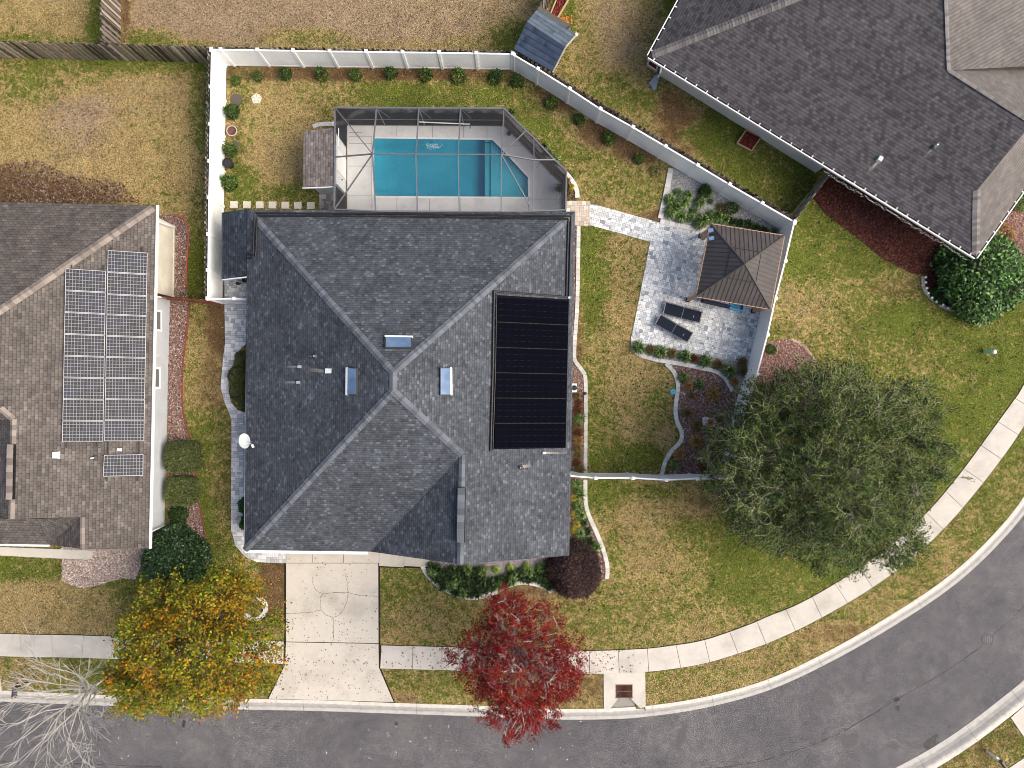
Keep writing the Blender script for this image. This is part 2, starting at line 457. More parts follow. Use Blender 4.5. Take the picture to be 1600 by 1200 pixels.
# zones of the lawns: (x, y, rx, ry, green, bare, rust), blended by distance, in photograph pixels
Z = [(60,130,80,30,.55,.0,.0),(200,100,120,14,.75,.0,.15),(60,240,90,60,.22,.1,.0),(120,200,50,60,.12,.75,.05),(230,150,60,40,.22,.35,.05),(170,60,14,40,.9,0,0),(200,250,90,60,.18,.15,.05),
     (45,288,85,28,.1,.25,1.0),(130,300,70,22,.15,.35,.8),(20,265,30,14,.1,.3,.9),(310,200,14,120,.62,0,0),(270,270,40,60,.25,.15,0),(60,30,70,25,.2,.2,0),(100,15,50,20,.15,.3,.1),(145,25,12,35,.85,0,0),(40,62,80,8,.6,0,.1),
     (330,30,110,30,.08,.8,0),(230,55,50,12,.7,0,.2),(195,30,8,40,.2,0,.8),(480,55,60,14,.6,0,.1),(560,30,110,30,.1,.75,0),(700,30,90,35,.2,.55,.05),(790,55,30,22,.9,0,.1),(740,65,30,10,.4,.2,.1),(600,70,120,6,.3,.3,.3),(260,70,80,5,.6,.1,.2),
     (440,115,100,9,.35,.1,.65),(370,120,16,14,.5,0,.5),(600,114,160,8,.3,.1,.75),(780,120,40,12,.5,.1,.4),(410,180,50,40,.22,.2,0),(430,150,70,10,.35,.15,.1),(380,200,18,60,.6,0,.1),(440,240,40,50,.15,.3,.05),(385,285,20,20,.75,0,.1),(455,300,30,15,.7,0,.2),
     (520,150,50,12,.45,.05,0),(620,150,60,12,.8,0,0),(720,150,60,12,.7,0,0),(830,170,25,20,.7,0,0),(860,160,40,15,.3,.1,.7),(930,210,50,16,.25,.1,.8),(990,240,25,14,.25,.1,.8),(880,220,30,30,.62,0,0),(950,280,40,30,.5,.05,0),(1000,310,30,20,.45,.1,.05),
     (940,320,30,18,.3,.1,.1),(1020,335,15,10,.1,.2,.7),(850,200,20,12,.75,0,0),
     (960,50,35,50,.15,.5,0),(920,90,20,50,.45,.1,.1),(1020,40,20,25,.4,.2,.3),(1050,12,10,18,.9,0,0),(930,120,30,14,.6,0,.1),(960,140,35,20,.6,.05,0),(985,120,25,20,.35,.3,.0),(1055,175,30,25,.15,.25,.75),(1010,160,20,14,.7,0,.1),(1000,190,30,14,.4,.1,.3),(1080,150,20,20,.55,0,.2),
     (1110,210,35,20,.8,0,0),(1130,180,20,14,.85,0,.1),(1170,260,40,20,.65,.05,0),(1210,290,35,14,.65,0,0),(1240,270,25,14,.7,0,.2),(1060,230,25,12,.3,.1,.6),(885,30,8,25,.9,0,0),
     (930,390,22,35,.8,0,0),(970,400,35,25,.4,.15,.1),(925,470,20,50,.8,0,0),(960,520,30,50,.3,.1,.15),(905,500,7,60,.4,0,.6),(940,580,25,30,.55,0,0),(985,580,40,40,.25,.2,0),(935,650,25,50,.6,0,0),(985,640,25,40,.25,.15,.2),(1020,640,20,40,.5,.05,0),(1000,710,40,15,.75,0,.1),(930,710,20,15,.7,0,0),(1040,690,10,20,.2,.4,.2),
     (940,780,25,20,.72,0,0),(1000,770,50,10,.7,.05,0),(1000,820,50,45,.3,.3,.05),(1090,790,20,20,.25,.2,.4),(1020,860,50,35,.38,.25,0),(1150,870,60,40,.72,0,0),(1100,830,40,20,.65,0,0),(960,860,10,60,.6,0,.1),(960,950,35,30,.55,0,.05),(1060,930,60,30,.5,.12,0),(1060,1000,90,14,.35,.25,.05),(940,995,60,18,.55,.05,.15),(1200,930,80,25,.72,0,0),(1120,960,50,18,.42,.1,0),(1300,885,30,20,.8,0,0),
     (880,960,30,30,.55,0,.35),(830,930,40,10,.3,.05,.6),(900,930,20,12,.3,.05,.5),
     (1240,390,30,30,.78,0,.05),(1290,420,60,25,.7,.02,0),(1260,470,50,50,.32,.35,0),(1330,500,60,50,.5,.2,.0),(1380,450,60,15,.45,.1,.45),(1400,500,40,20,.85,0,.05),(1220,520,16,30,.5,.1,.1),(1400,560,60,40,.55,.18,0),(1480,540,40,40,.55,.1,.15),(1300,560,40,20,.5,.15,.1),(1350,345,60,20,.7,0,.1),
     (1520,550,30,50,.75,0,.1),(1570,580,30,40,.8,0,.0),(1500,640,50,40,.7,.05,0),(1520,600,30,15,.5,.1,.2),(1560,510,40,20,.65,.05,.1),(1500,500,40,15,.55,.1,.2),(1440,640,30,30,.75,0,0),(1590,480,10,60,.7,0,.1),(1470,720,40,40,.7,0,0),(1540,660,20,20,.85,0,0),
     (660,915,40,20,.6,0,.1),(640,960,40,30,.4,.2,.05),(710,970,30,30,.45,.15,.1),(610,1000,30,10,.35,.2,.2),(700,940,30,20,.5,.05,.15),(620,920,18,20,.75,0,.1),(760,945,30,10,.35,.05,.4),(640,1065,40,12,.5,.1,.3),(700,1075,40,14,.6,0,.1),(620,1090,20,8,.1,.35,.5),(900,1075,40,20,.35,.1,.5),
     (40,890,60,14,.72,0,.05),(60,940,70,25,.2,.3,.05),(150,950,50,20,.3,.25,.1),(200,930,30,20,.7,0,.2),(110,975,100,10,.2,.3,.25),(220,970,30,20,.75,0,.1),(40,1055,50,20,.4,.15,.1),(120,1050,40,20,.6,.0,.1),(180,1060,30,16,.9,0,0),(330,900,30,25,.7,0,.2),(430,920,16,40,.35,.05,.75),(400,1060,30,25,.65,0,.25),(430,1070,12,20,.75,0,.1),(330,870,25,20,.7,0,.1),
     (310,500,16,25,.45,.05,.4),(340,500,12,40,.15,.1,.8),(300,560,14,40,.4,.2,.1),(325,600,18,50,.25,.1,.5),(320,680,18,40,.75,0,.05),(340,740,20,50,.5,.05,.35),(315,800,12,40,.8,0,0),(305,420,12,50,.85,0,0),(310,340,14,30,.6,0,.1),
     (1100,1080,90,14,.4,.15,.2),(1250,1030,80,14,.35,.15,.35),(1400,930,70,18,.45,.12,.2),(1480,870,40,20,.5,.08,.15),(1560,790,40,25,.5,.05,.25),(1330,990,60,10,.3,.15,.5),(1020,1080,20,18,.4,.1,.25),(1540,1150,40,30,.5,.05,.45),(1510,1190,40,20,.5,.05,.4),
     (-300,200,150,400,.4,.15,.1),(-300,900,150,200,.4,.15,.1),(1900,300,200,300,.6,.05,0),(800,-300,600,150,.35,.3,.1),(1300,1400,600,120,.5,.1,.2)]
PXg = 800 + GX / S; PYg = 600 - GY / S
wsum = np.full(GX.shape, 0.02); acc = np.zeros(GX.shape + (3,)) + 0.02 * np.array([.5, .1, .1])
for x, y, rx, ry, g, ba, ru in Z:
    d2 = ((PXg - x) / (rx * 0.95))**2 + ((PYg - y) / (ry * 0.95))**2
    w = np.exp(-d2 * 1.2) + 0.006 / (1 + d2 * 4)
    wsum += w; acc += w[..., None] * np.array([g, ba, ru])
ZONE = acc / wsum[..., None]
ZONE[..., 0] = np.clip((ZONE[..., 0] - .45) * 1.5 + .45, 0, 1); ZONE[..., 1:] = np.clip(ZONE[..., 1:] * 1.15, 0, 1)
ZONE[..., 0] = np.clip(ZONE[..., 0] + .12 * np.clip((PXg - 1100) / 150, 0, 1) * np.clip((900 - PYg) / 120, 0, 1), 0, 1)

nx, ny = GX.shape
idx = np.arange(nx * ny).reshape(nx, ny)
fq = np.stack([idx[:-1, :-1], idx[1:, :-1], idx[1:, 1:], idx[:-1, 1:]], -1).reshape(-1, 4)
me = bpy.data.meshes.new("ground")
me.vertices.add(nx * ny); me.loops.add(len(fq) * 4); me.polygons.add(len(fq))
me.vertices.foreach_set("co", np.stack([GX, GY, GZ], -1).astype(np.float32).ravel())
me.loops.foreach_set("vertex_index", fq.astype(np.int32).ravel())
me.polygons.foreach_set("loop_start", np.arange(0, len(fq) * 4, 4, dtype=np.int32))
at = me.color_attributes.new("Zone", 'FLOAT_COLOR', 'POINT')
at.data.foreach_set("color", np.concatenate([ZONE, np.ones(GX.shape + (1,))], -1).astype(np.float32).ravel())
me.update(calc_edges=True)

LAWN = dict(green=(0.090, 0.124, 0.018), green2=(0.215, 0.260, 0.045), tan=(0.325, 0.226, 0.092), straw=(0.585, 0.44, 0.20), dark=(0.035, 0.028, 0.010), bare=(0.42, 0.305, 0.205), rust=(0.165, 0.095, 0.050))
def lawn_material():
    m, nt, b = newmat("lawn_turf", 0.95, 0.08)
    co = objco(nt)
    zz = nd(nt, "ShaderNodeSeparateColor", {0: nd(nt, "ShaderNodeAttribute", attribute_name="Zone").outputs[0]})
    f = noise(nt, 7.5, 4, co, 0.72, 0.6); f2 = noise(nt, 17, 2, co, 0.7, 0.4)
    p = noise(nt, 1.7, 5, co, 0.65, 0.4); q = noise(nt, 0.45, 3, co, 0.5)
    def cen(x, k): return mth(nt, 'MULTIPLY', mth(nt, 'SUBTRACT', x, 0.5), k)
    g = mth(nt, 'ADD', zz.outputs[0], mth(nt, 'ADD', cen(p, 1.2), mth(nt, 'ADD', cen(f, 1.9), mth(nt, 'ADD', cen(noise(nt, 3.6, 3, co, 0.6, 0.8), 2.3), cen(q, 0.9)))), clamp=True)
    tan = mixc(nt, ramp(nt, f2, [(0.4, 0.0), (0.62, 1.0)]), LAWN['tan'], LAWN['straw'])
    grn = mixc(nt, ramp(nt, f2, [(0.4, 0.0), (0.65, 1.0)]), LAWN['green'], LAWN['green2'])
    c = mixc(nt, ramp(nt, g, [(0.22, 0.0), (0.78, 1.0)]), tan, grn)
    ba = mth(nt, 'ADD', zz.outputs[1], mth(nt, 'ADD', cen(p, 1.1), cen(f, 0.6)), clamp=True)
    c = mixc(nt, ramp(nt, ba, [(0.32, 0.0), (0.7, 0.85)]), c, mixc(nt, f2, tuple(x*0.75 for x in LAWN['bare']), tuple(x*1.15 for x in LAWN['bare'])))
    ru = mth(nt, 'ADD', zz.outputs[2], mth(nt, 'ADD', cen(p, 1.2), cen(f2, 0.8)), clamp=True)
    c = mixc(nt, ramp(nt, ru, [(0.38, 0.0), (0.75, 0.9)]), c, mixc(nt, f2, tuple(x*0.6 for x in LAWN['rust']), tuple(x*1.6 for x in LAWN['rust'])))
    c = mixc(nt, ramp(nt, noise(nt, 4.6, 5, co, 0.7, 1.5), [(0.34, 0.55), (0.47, 0.0), (1.0, 0.0)]), c, mixc(nt, 0.4, LAWN['rust'], c))
    spk = noise(nt, 11, 4, co, 0.8, 1.2)
    c = mixc(nt, ramp(nt, spk, [(0.43, 1.0), (0.50, 0.0)]), c, mixc(nt, 0.28, LAWN['dark'], c))
    bl = ramp(nt, noise(nt, 0.85, 6, co, 0.75, 0.8), [(0.32, 0.70), (0.5, 1.0), (0.68, 1.18)])
    c = mixc(nt, 1.0, c, nd(nt, "ShaderNodeCombineXYZ", {0: bl, 1: bl, 2: bl}).outputs[0], 'MULTIPLY')
    nt.links.new(c, b.inputs["Base Color"])
    bump(nt, b, mth(nt, 'ADD', f, mth(nt, 'MULTIPLY', f2, 0.8)), 1.0, 0.10)
    return m
M_LAWN = lawn_material()
tag(finish(me, "ground", M_LAWN), kind="structure")

# ------------------------------------------------------------------ road, kerbs
def asphalt_material():
    m, nt, b = newmat("asphalt", 0.9, 0.25)
    co = objco(nt)
    big = noise(nt, 0.35, 5, co, 0.6, 0.5); mid = noise(nt, 2.2, 5, co, 0.65, 0.3); fine = noise(nt, 22, 3, co, 0.75); vf = noise(nt, 60, 2, co, 0.6)
    base = ramp(nt, mth(nt, 'ADD', mth(nt, 'MULTIPLY', big, 0.55), mth(nt, 'MULTIPLY', mid, 0.45)), [(0.36, (0.074, 0.071, 0.077)), (0.5, (0.093, 0.089, 0.094)), (0.66, (0.135, 0.129, 0.126))])
    g = ramp(nt, mth(nt, 'ADD', mth(nt, 'MULTIPLY', fine, 0.6), mth(nt, 'MULTIPLY', vf, 0.4)), [(0.37, 0.30), (0.48, 0.80), (0.54, 1.35), (0.59, 2.6)])
    c = mixc(nt, 1.0, base, nd(nt, "ShaderNodeCombineXYZ", {0: g, 1: g, 2: g}).outputs[0], 'MULTIPLY')
    sp = nd(nt, "ShaderNodeTexVoronoi", {"Vector": co, "Scale": 2.3}, feature='F1')
    dots = ramp(nt, sp.outputs["Distance"], [(0.03, 1.0), (0.06, 0.0)])
    c = mixc(nt, mth(nt, 'MULTIPLY', dots, 0.7), c, (0.5, 0.47, 0.43))
    nt.links.new(c, b.inputs["Base Color"])
    bump(nt, b, fine, 0.5, 0.02)
    return m
M_ASPH = asphalt_material()
M_CONC = m_concrete("sidewalk_concrete", (0.575, 0.535, 0.475), 0.10, 0.45)
M_CONC2 = m_concrete("kerb_concrete", (0.50, 0.465, 0.42), 0.12, 0.45, 1.6)
M_DARK = m_plain("dark_soil", (0.03, 0.024, 0.016), 0.95, 0.1)

mb = MB()
L = resample(offset_line(K1w, 0.4), 160); Rr = resample(offset_line(K2w, -0.4), 160)
for a, b_, c_, d_ in zip(L, L[1:], Rr[1:], Rr): mb.face([(a.x,a.y,-.10),(d_.x,d_.y,-.10),(c_.x,c_.y,-.10),(b_.x,b_.y,-.10)])
tag(mb.build("road", M_ASPH), kind="structure")

# pavement seam along the middle, cracks, patches: marks lying on the road
seam = cat_rom(PP([(-400,1178),(0,1189),(300,1200),(800,1218),(1000,1210),(1150,1196),(1220,1180),(1300,1151),(1400,1094),(1500,1034),(1560,985),(1600,945),(1700,800)], -0.096), 0.25)
rng = random.Random(5)
mb = MB()
for i, (a, b_) in enumerate(zip(seam, seam[1:])):
    if rng.random() < 0.05: continue
    w = rng.uniform(0.008, 0.020); t = (b_ - a).normalized(); n = Vector((-t.y, t.x, 0)) * w; j = Vector((rng.uniform(-.02,.02), rng.uniform(-.02,.02), 0))
    mb.face([a - n + j, b_ - n + j, b_ + n + j, a + n + j])
M_TAR = m_plain("dark_crack", (0.035, 0.033, 0.035), 0.9, 0.2)
tag(mb.build("road_seam", M_TAR), kind="structure")

def blotch(name, x, y, rx, ry, mat, rz=0, z=-0.096, seed=1, wob=0.12, label=None):
    r = random.Random(seed); c = P(x, y, z); pts = []
    ph = [r.uniform(0, 6.28) for _ in range(4)]
    for k in range(28):
        t = 2*PI*k/28; m = 1 + wob*(math.sin(2*t+ph[0]) + 0.6*math.sin(3*t+ph[1]) + 0.4*math.sin(5*t+ph[2]) + .3*math.sin(9*t+ph[3]))
        px, py = rx*S*m*math.cos(t), ry*S*m*math.sin(t)
        pts.append((c.x + px*math.cos(rz) - py*math.sin(rz), c.y + px*math.sin(rz) + py*math.cos(rz), z))
    o = MB().poly(pts).build(name, mat); return tag(o, kind="structure")
M_OIL = m_plain("oil_stained_asphalt", (0.035, 0.034, 0.035), 0.6, 0.4, var=0.3)
def worn(name, col):
    m, nt, b = newmat(name, 0.9, 0.2); co = objco(nt)
    f = noise(nt, 22, 3, co, 0.75)
    nt.links.new(ramp(nt, f, [(0.3, tuple(c*0.55 for c in col)), (0.5, col), (0.68, tuple(c*1.6 for c in col))]), b.inputs["Base Color"]); return m
M_PALE = worn("pale_worn_asphalt", (0.098, 0.094, 0.095))
for i, (x, y, rx, ry, mt, rz) in enumerate([(1454,1163,11,10,M_OIL,0),(1461,1151,4,4,M_OIL,0),(1483,1136,2,2,M_OIL,0),(1456,1136,2,1.5,M_OIL,0),(1401,1093,4.5,4,M_OIL,0),(1402,1106,4,3.5,M_OIL,0),(619,1131,3,2.5,M_OIL,0),(619.5,1144,1.5,1.5,M_PALE,0),
        (1327,1158,13,12,M_PALE,0),(1290,1090,8,16,M_PALE,.6),(1270,1101,7,6,M_PALE,0),(1332,1070,7,14,M_PALE,.7),(1312,1075,3,11,M_PALE,.7),(1455,982,7,3,M_PALE,-.5),(1430,1066,16,6,M_PALE,.5),(1371,1094,15,6,M_PALE,.5),(1508,1082,9,5,M_PALE,.4),(1549,1079,4,4,M_PALE,0),
        (1065,1150,6,22,M_PALE,-.3),(486,1150,10,14,M_PALE,0),(287,1131,2.5,6,M_OIL,0),(1215,1140,5,5,M_PALE,0),(885,1150,8,5,M_PALE,0),(703,1163,6,4,M_PALE,.3),(1545,1110,7,4,M_PALE,.5)]):
    blotch("road_patch", x, y, rx, ry, mt, rz, z=-0.096 + 0.0005*(i % 4), seed=i)

def kerb(line, joints, name, width, flip=1, low=None, top=0.022):
    """rolled concrete kerb and gutter, cast in lengths; low: stretch (x range) where it is dropped"""
    prof = [(0.0, -0.22), (0.0, top), (0.20*width, top+0.004), (0.28*width, top-0.012), (0.52*width, -0.085), (0.62*width, -0.094), (1.0*width, -0.088), (1.0*width, -0.22)]
    lowp = [(0.0, -0.22), (0.0, -0.02), (0.2*width, -0.055), (0.28*width, -0.07), (0.52*width, -0.092), (0.62*width, -0.094), (1.0*width, -0.088), (1.0*width, -0.22)]
    d = 0; cut = 0; mb = MB()
    for i in range(len(line) - 1):
        a, b_ = line[i], line[i+1]; seg = (b_ - a).length
        gap = 0.014 if int(d / joints) != int((d + seg) / joints) else 0.0
        d += seg
        pr = lowp if (low and low[0] < (a.x+b_.x)/2 < low[1]) else prof
        ta = (line[min(i+1, len(line)-1)] - line[max(i-1, 0)]).normalized(); tb = (line[min(i+2, len(line)-1)] - line[i]).normalized()
        na = Vector((ta.y, -ta.x, 0)) * flip; nb = Vector((tb.y, -tb.x, 0)) * flip
        bb = b_ - (b_ - a).normalized() * gap
        for (o0, z0), (o1, z1) in zip(pr, pr[1:]):
            q = [a + na*o0 + Vector((0,0,z0)), bb + nb*o0 + Vector((0,0,z0)), bb + nb*o1 + Vector((0,0,z1)), a + na*o1 + Vector((0,0,z1))]
            if flip > 0: q = q[::-1]
            mb.face(q, uv=[(d, o0/width)]*2 + [(d, o1/width)]*2 if flip < 0 else [(d, o1/width)]*2 + [(d, o0/width)]*2)
    return mb
def kerb_material():
    m, nt, b = newmat("kerb_and_gutter_concrete", 0.9, 0.2)
    uv = nt.nodes.new("ShaderNodeUVMap").outputs[0]; co = objco(nt)
    v = nd(nt, "ShaderNodeSeparateXYZ", {0: uv}).outputs[1]
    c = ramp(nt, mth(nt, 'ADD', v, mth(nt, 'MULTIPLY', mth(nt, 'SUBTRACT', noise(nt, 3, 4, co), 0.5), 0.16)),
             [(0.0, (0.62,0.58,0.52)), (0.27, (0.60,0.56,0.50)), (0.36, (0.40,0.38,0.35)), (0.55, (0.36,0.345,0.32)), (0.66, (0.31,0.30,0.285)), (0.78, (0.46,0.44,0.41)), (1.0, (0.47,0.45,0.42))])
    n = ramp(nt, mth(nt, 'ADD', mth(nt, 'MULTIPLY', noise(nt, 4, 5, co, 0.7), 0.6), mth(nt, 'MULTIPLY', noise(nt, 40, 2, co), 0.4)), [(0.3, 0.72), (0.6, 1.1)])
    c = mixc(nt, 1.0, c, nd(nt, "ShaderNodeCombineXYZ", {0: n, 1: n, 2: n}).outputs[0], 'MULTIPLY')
    nt.links.new(c, b.inputs["Base Color"]); return m
M_KERB = kerb_material()
lowx = (P(952,0).x, P(1002,0).x)
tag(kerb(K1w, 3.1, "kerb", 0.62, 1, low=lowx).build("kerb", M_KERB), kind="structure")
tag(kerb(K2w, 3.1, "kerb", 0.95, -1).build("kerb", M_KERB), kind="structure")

# sidewalk slabs
n = 700
T = resample(cat_rom(SWTw, 0.3), n); B = resample(cat_rom(SWBw, 0.3), n)
# pair points by nearest so that joints run square to the walk
def slab_strip(T, B, L, gap, mb, z, thick=0.10, x0=None, x1=None, col=None):
    """slabs of length L measured along the middle, starting so that one joint falls at pixel x=31"""
    mid = [(a + b_) / 2 for a, b_ in zip(T, B)]
    d = [0.0]
    for a, b_ in zip(mid, mid[1:]): d.append(d[-1] + (b_ - a).length)
    j0 = min(range(len(mid)), key=lambda i: abs(mid[i].x - P(31, 0).x)); ph = d[j0] % L
    k = 0; start = 0
    marks = [i for i in range(1, len(mid)) if int((d[i] - ph) // L) != int((d[i-1] - ph) // L)]
    marks = [0] + marks + [len(mid) - 1]
    for s, e in zip(marks, marks[1:]):
        if e - s < 2: continue
        cx = mid[(s+e)//2].x
        if x0 is not None and x0 < cx < x1: continue
        step = max(1, (e - s) // 5)
        ids = list(range(s, e, step)); 
        if ids[-1] != e: ids.append(e)
        g = gap / 2
        top = [T[i] for i in ids]; bot = [B[i] for i in ids]
        t0 = (top[1]-top[0]).normalized()*g; t1 = (top[-1]-top[-2]).normalized()*g
        top[0] = top[0] + t0; bot[0] = bot[0] + t0; top[-1] = top[-1] - t1; bot[-1] = bot[-1] - t1
        c = None
        ring = [(p.x, p.y) for p in top] + [(p.x, p.y) for p in bot[::-1]]
        dz = random.Random(int(cx*10)).uniform(-0.004, 0.004)
        mb.prism(ring, z - thick, z + dz)
    return mb
# align B to T: for each T point the nearest B point
Bn = []
Ba = np.array([(p.x, p.y) for p in B])
for p in T:
    i = int(np.argmin((Ba[:,0]-p.x)**2 + (Ba[:,1]-p.y)**2)); Bn.append(B[i])
mbs = MB()
k1 = [i for i in range(n) if T[i].x < P(445.5,0).x]; k2 = [i for i in range(n) if T[i].x > P(592.8,0).x]
slab_strip([T[i] for i in k1], [Bn[i] for i in k1], 47*S, 0.022, mbs, 0.03)
slab_strip([T[i] for i in k2], [Bn[i] for i in k2], 46.2*S, 0.022, mbs, 0.03)
tag(mbs.build("sidewalk", M_CONC), kind="structure")
# dark soil line along both sides and under the joints
mb = MB()
To = resample(offset_line(T, -0.035), n); Bo = resample(offset_line(Bn, 0.035), n)
for i in range(0, n - 4, 4):
    a, b_, c_, d_ = To[i], To[i+4], Bo[i+4], Bo[i]
    if a.z > -1: mb.face([(d_.x,d_.y,.004),(c_.x,c_.y,.004),(b_.x,b_.y,.004),(a.x,a.y,.004)])
tag(mb.build("path_edge_soil", M_DARK), kind="structure")

def slab(name, px, z, mat, holes=(), thick=0.12, gap=0.0, kind="structure"):
    pts = [(p.x, p.y) for p in PP(px)]
    return tag(MB().prism(pts, z - thick, z, [[(p.x, p.y) for p in PP(h)] for h in holes]).build(name, mat), kind=kind)

# driveway
M_DRIVE = m_concrete("driveway_concrete", (0.575, 0.53, 0.462), 0.10, 0.42, 0.8)
mb = MB()
G = 0.35
dr = [[(447.5,880),(591,880),(591.5,1004.5),(447.2,1002)],                       # driveway
      [(447.2,1003.2),(591.5,1005.7),(592,1043),(615,1096.5),(420,1091.2),(446,1038)]]  # apron across the walk
for x0, x1 in ((447.5,488),(488.6,536.5),(537.2,592)): dr.append([(x0,850),(x1,850),(x1,879.2),(x0,879.2)])
for x0, x1 in ((592.7,631),(631.7,672)): dr.append([(x0,850),(x1,850),(x1,886),(x0,884)])
for q in dr: mb.prism([(p.x, p.y) for p in PP(q)], -0.1, 0.036)
tag(mb.build("driveway", M_DRIVE), kind="structure")
mb = MB().poly(PP([(444,850),(674,850),(674,888),(594,886.5),(594.5,1042),(617.5,1098.5),(417,1093),(444,1038)], 0.0065))
tag(mb.build("driveway_edge_soil", M_DARK), kind="structure")
# cracks in the driveway
rng = random.Random(11)
mb = MB()
for path in ([(447,958.5),(470,958),(488,956.5),(502,953)], [(502,953),(500,944),(502,932),(505,928)], [(505,928),(520,926),(536,926),(545,926),(560,930),(575,931),(591,931.5)], [(502,953),(508,960),(520,965),(530,961),(538,951),(542,938),(544,928)],
             [(520,965),(522,975),(521,988),(521.5,1002)], [(489,900),(489,912),(494,923),(505,928)], [(539,895),(543,912),(544,928)]):
    pts = []
    for a, b_ in zip(path, path[1:]):
        m = max(2, int(math.hypot(b_[0]-a[0], b_[1]-a[1]) / 2.2))
        for j in range(m): pts.append((a[0]+(b_[0]-a[0])*j/m + rng.uniform(-.5,.5), a[1]+(b_[1]-a[1])*j/m + rng.uniform(-.5,.5)))
    pts.append(path[-1])
    W = PP(pts, 0.0400)
    for a, b_ in zip(W, W[1:]):
        if (b_-a).length < 1e-6: continue
        w = rng.uniform(0.005, 0.014); t = (b_ - a).normalized(); nn = Vector((-t.y, t.x, 0)) * w
        mb.face([a - nn, b_ - nn, b_ + nn, a + nn])
tag(mb.build("driveway_crack", m_plain("crack_dirt", (0.16, 0.13, 0.10), 0.95, 0.1)), kind="structure")

# far driveways (south-east corner, and the one south)
slab("driveway", [(1579,1121),(1692,1022),(1800,1200),(1700,1300),(1604,1158)], 0.03, M_CONC)
slab("sidewalk", [(1570,1204),(1606,1180),(1640,1230),(1600,1260)], 0.03, M_CONC)
slab("driveway", [(-60,1077),(3,1079),(-2,1040),(-60,1030)], 0.025, M_CONC)

# storm drain: concrete box, iron grate, throat to the gutter
dr_root = root("storm_drain", P(975,1078), "square concrete storm drain with a rusty iron grate beside the kerb", "storm drain")
hole = [(962,1069.5),(988,1069.5),(988,1090),(962,1090)]
mb = MB().prism([(p.x,p.y) for p in PP([(943,1052.5),(1008,1049.5),(1008.5,1104),(1000,1106),(985,1091),(988.2,1090.6),(988.2,1069.2),(961.8,1069.2),(961.8,1090.6),(966,1091),(953,1107.5),(943.5,1107.5)])], -0.2, 0.036)
mb.build("concrete_apron", M_CONC, dr_root)
MB().poly(PP([(958,1066),(992,1066),(992,1096),(958,1096)], -0.25)).build("pit_floor", M_DARK, dr_root)
a, b_, c_, d_ = P(966,1090.4), P(985,1090.4), P(1003,1110), P(950,1110)
mb = MB().face([(a.x,a.y,-0.06),(d_.x,d_.y,-0.075),(c_.x,c_.y,-0.075),(b_.x,b_.y,-0.06)])
mb.build("throat", m_concrete("dirty_gutter_concrete", (0.30,0.28,0.25), 0.2, 0.6, 3), dr_root)
M_RUST = m_plain("rusty_iron", (0.16, 0.075, 0.055), 0.8, 0.3, var=0.3, scale=12)
g0, g1 = P(962.5,1070,0.02), P(987.5,1089.5,0.02)
mb = MB()
for x in np.linspace(g0.x+0.03, g1.x-0.03, 17): mb.box(((x), (g0.y+g1.y)/2, 0.02), (0.018, g0.y-g1.y, 0.03))
gr = mb.build("grate_bar", M_RUST, dr_root)
mb = MB()
for y in (g0.y, (g0.y+g1.y)/2, g1.y): mb.box(((g0.x+g1.x)/2, y, 0.03), (g1.x-g0.x+0.06, 0.05, 0.03))
for x in (g0.x, g1.x): mb.box((x, (g0.y+g1.y)/2, 0.03), (0.04, g0.y-g1.y-0.052, 0.03))
mb.build("grate_frame", M_RUST, dr_root)

# manhole
mr = root("manhole_cover", P(1543,999,-0.1), "round dark iron manhole cover in the road near the curved kerb", "manhole cover")
MB().lathe([(0.33,-0.01),(0.33,0.008),(0.29,0.010),(0.0001,0.010)], (mr.location.x,mr.location.y,-0.1), 28).build("cover", m_plain("cast_iron", (0.05,0.045,0.055), 0.6, 0.5, var=0.3, scale=20), mr)
mb = MB()
for k in range(5):
    mb.box((mr.location.x-0.2+0.1*k, mr.location.y, -0.087), (0.025, 0.4 if k in (1,2,3) else 0.25, 0.006))
mb.build("raised_rib", m_plain("worn_iron", (0.13,0.12,0.13), 0.5, 0.5), mr)

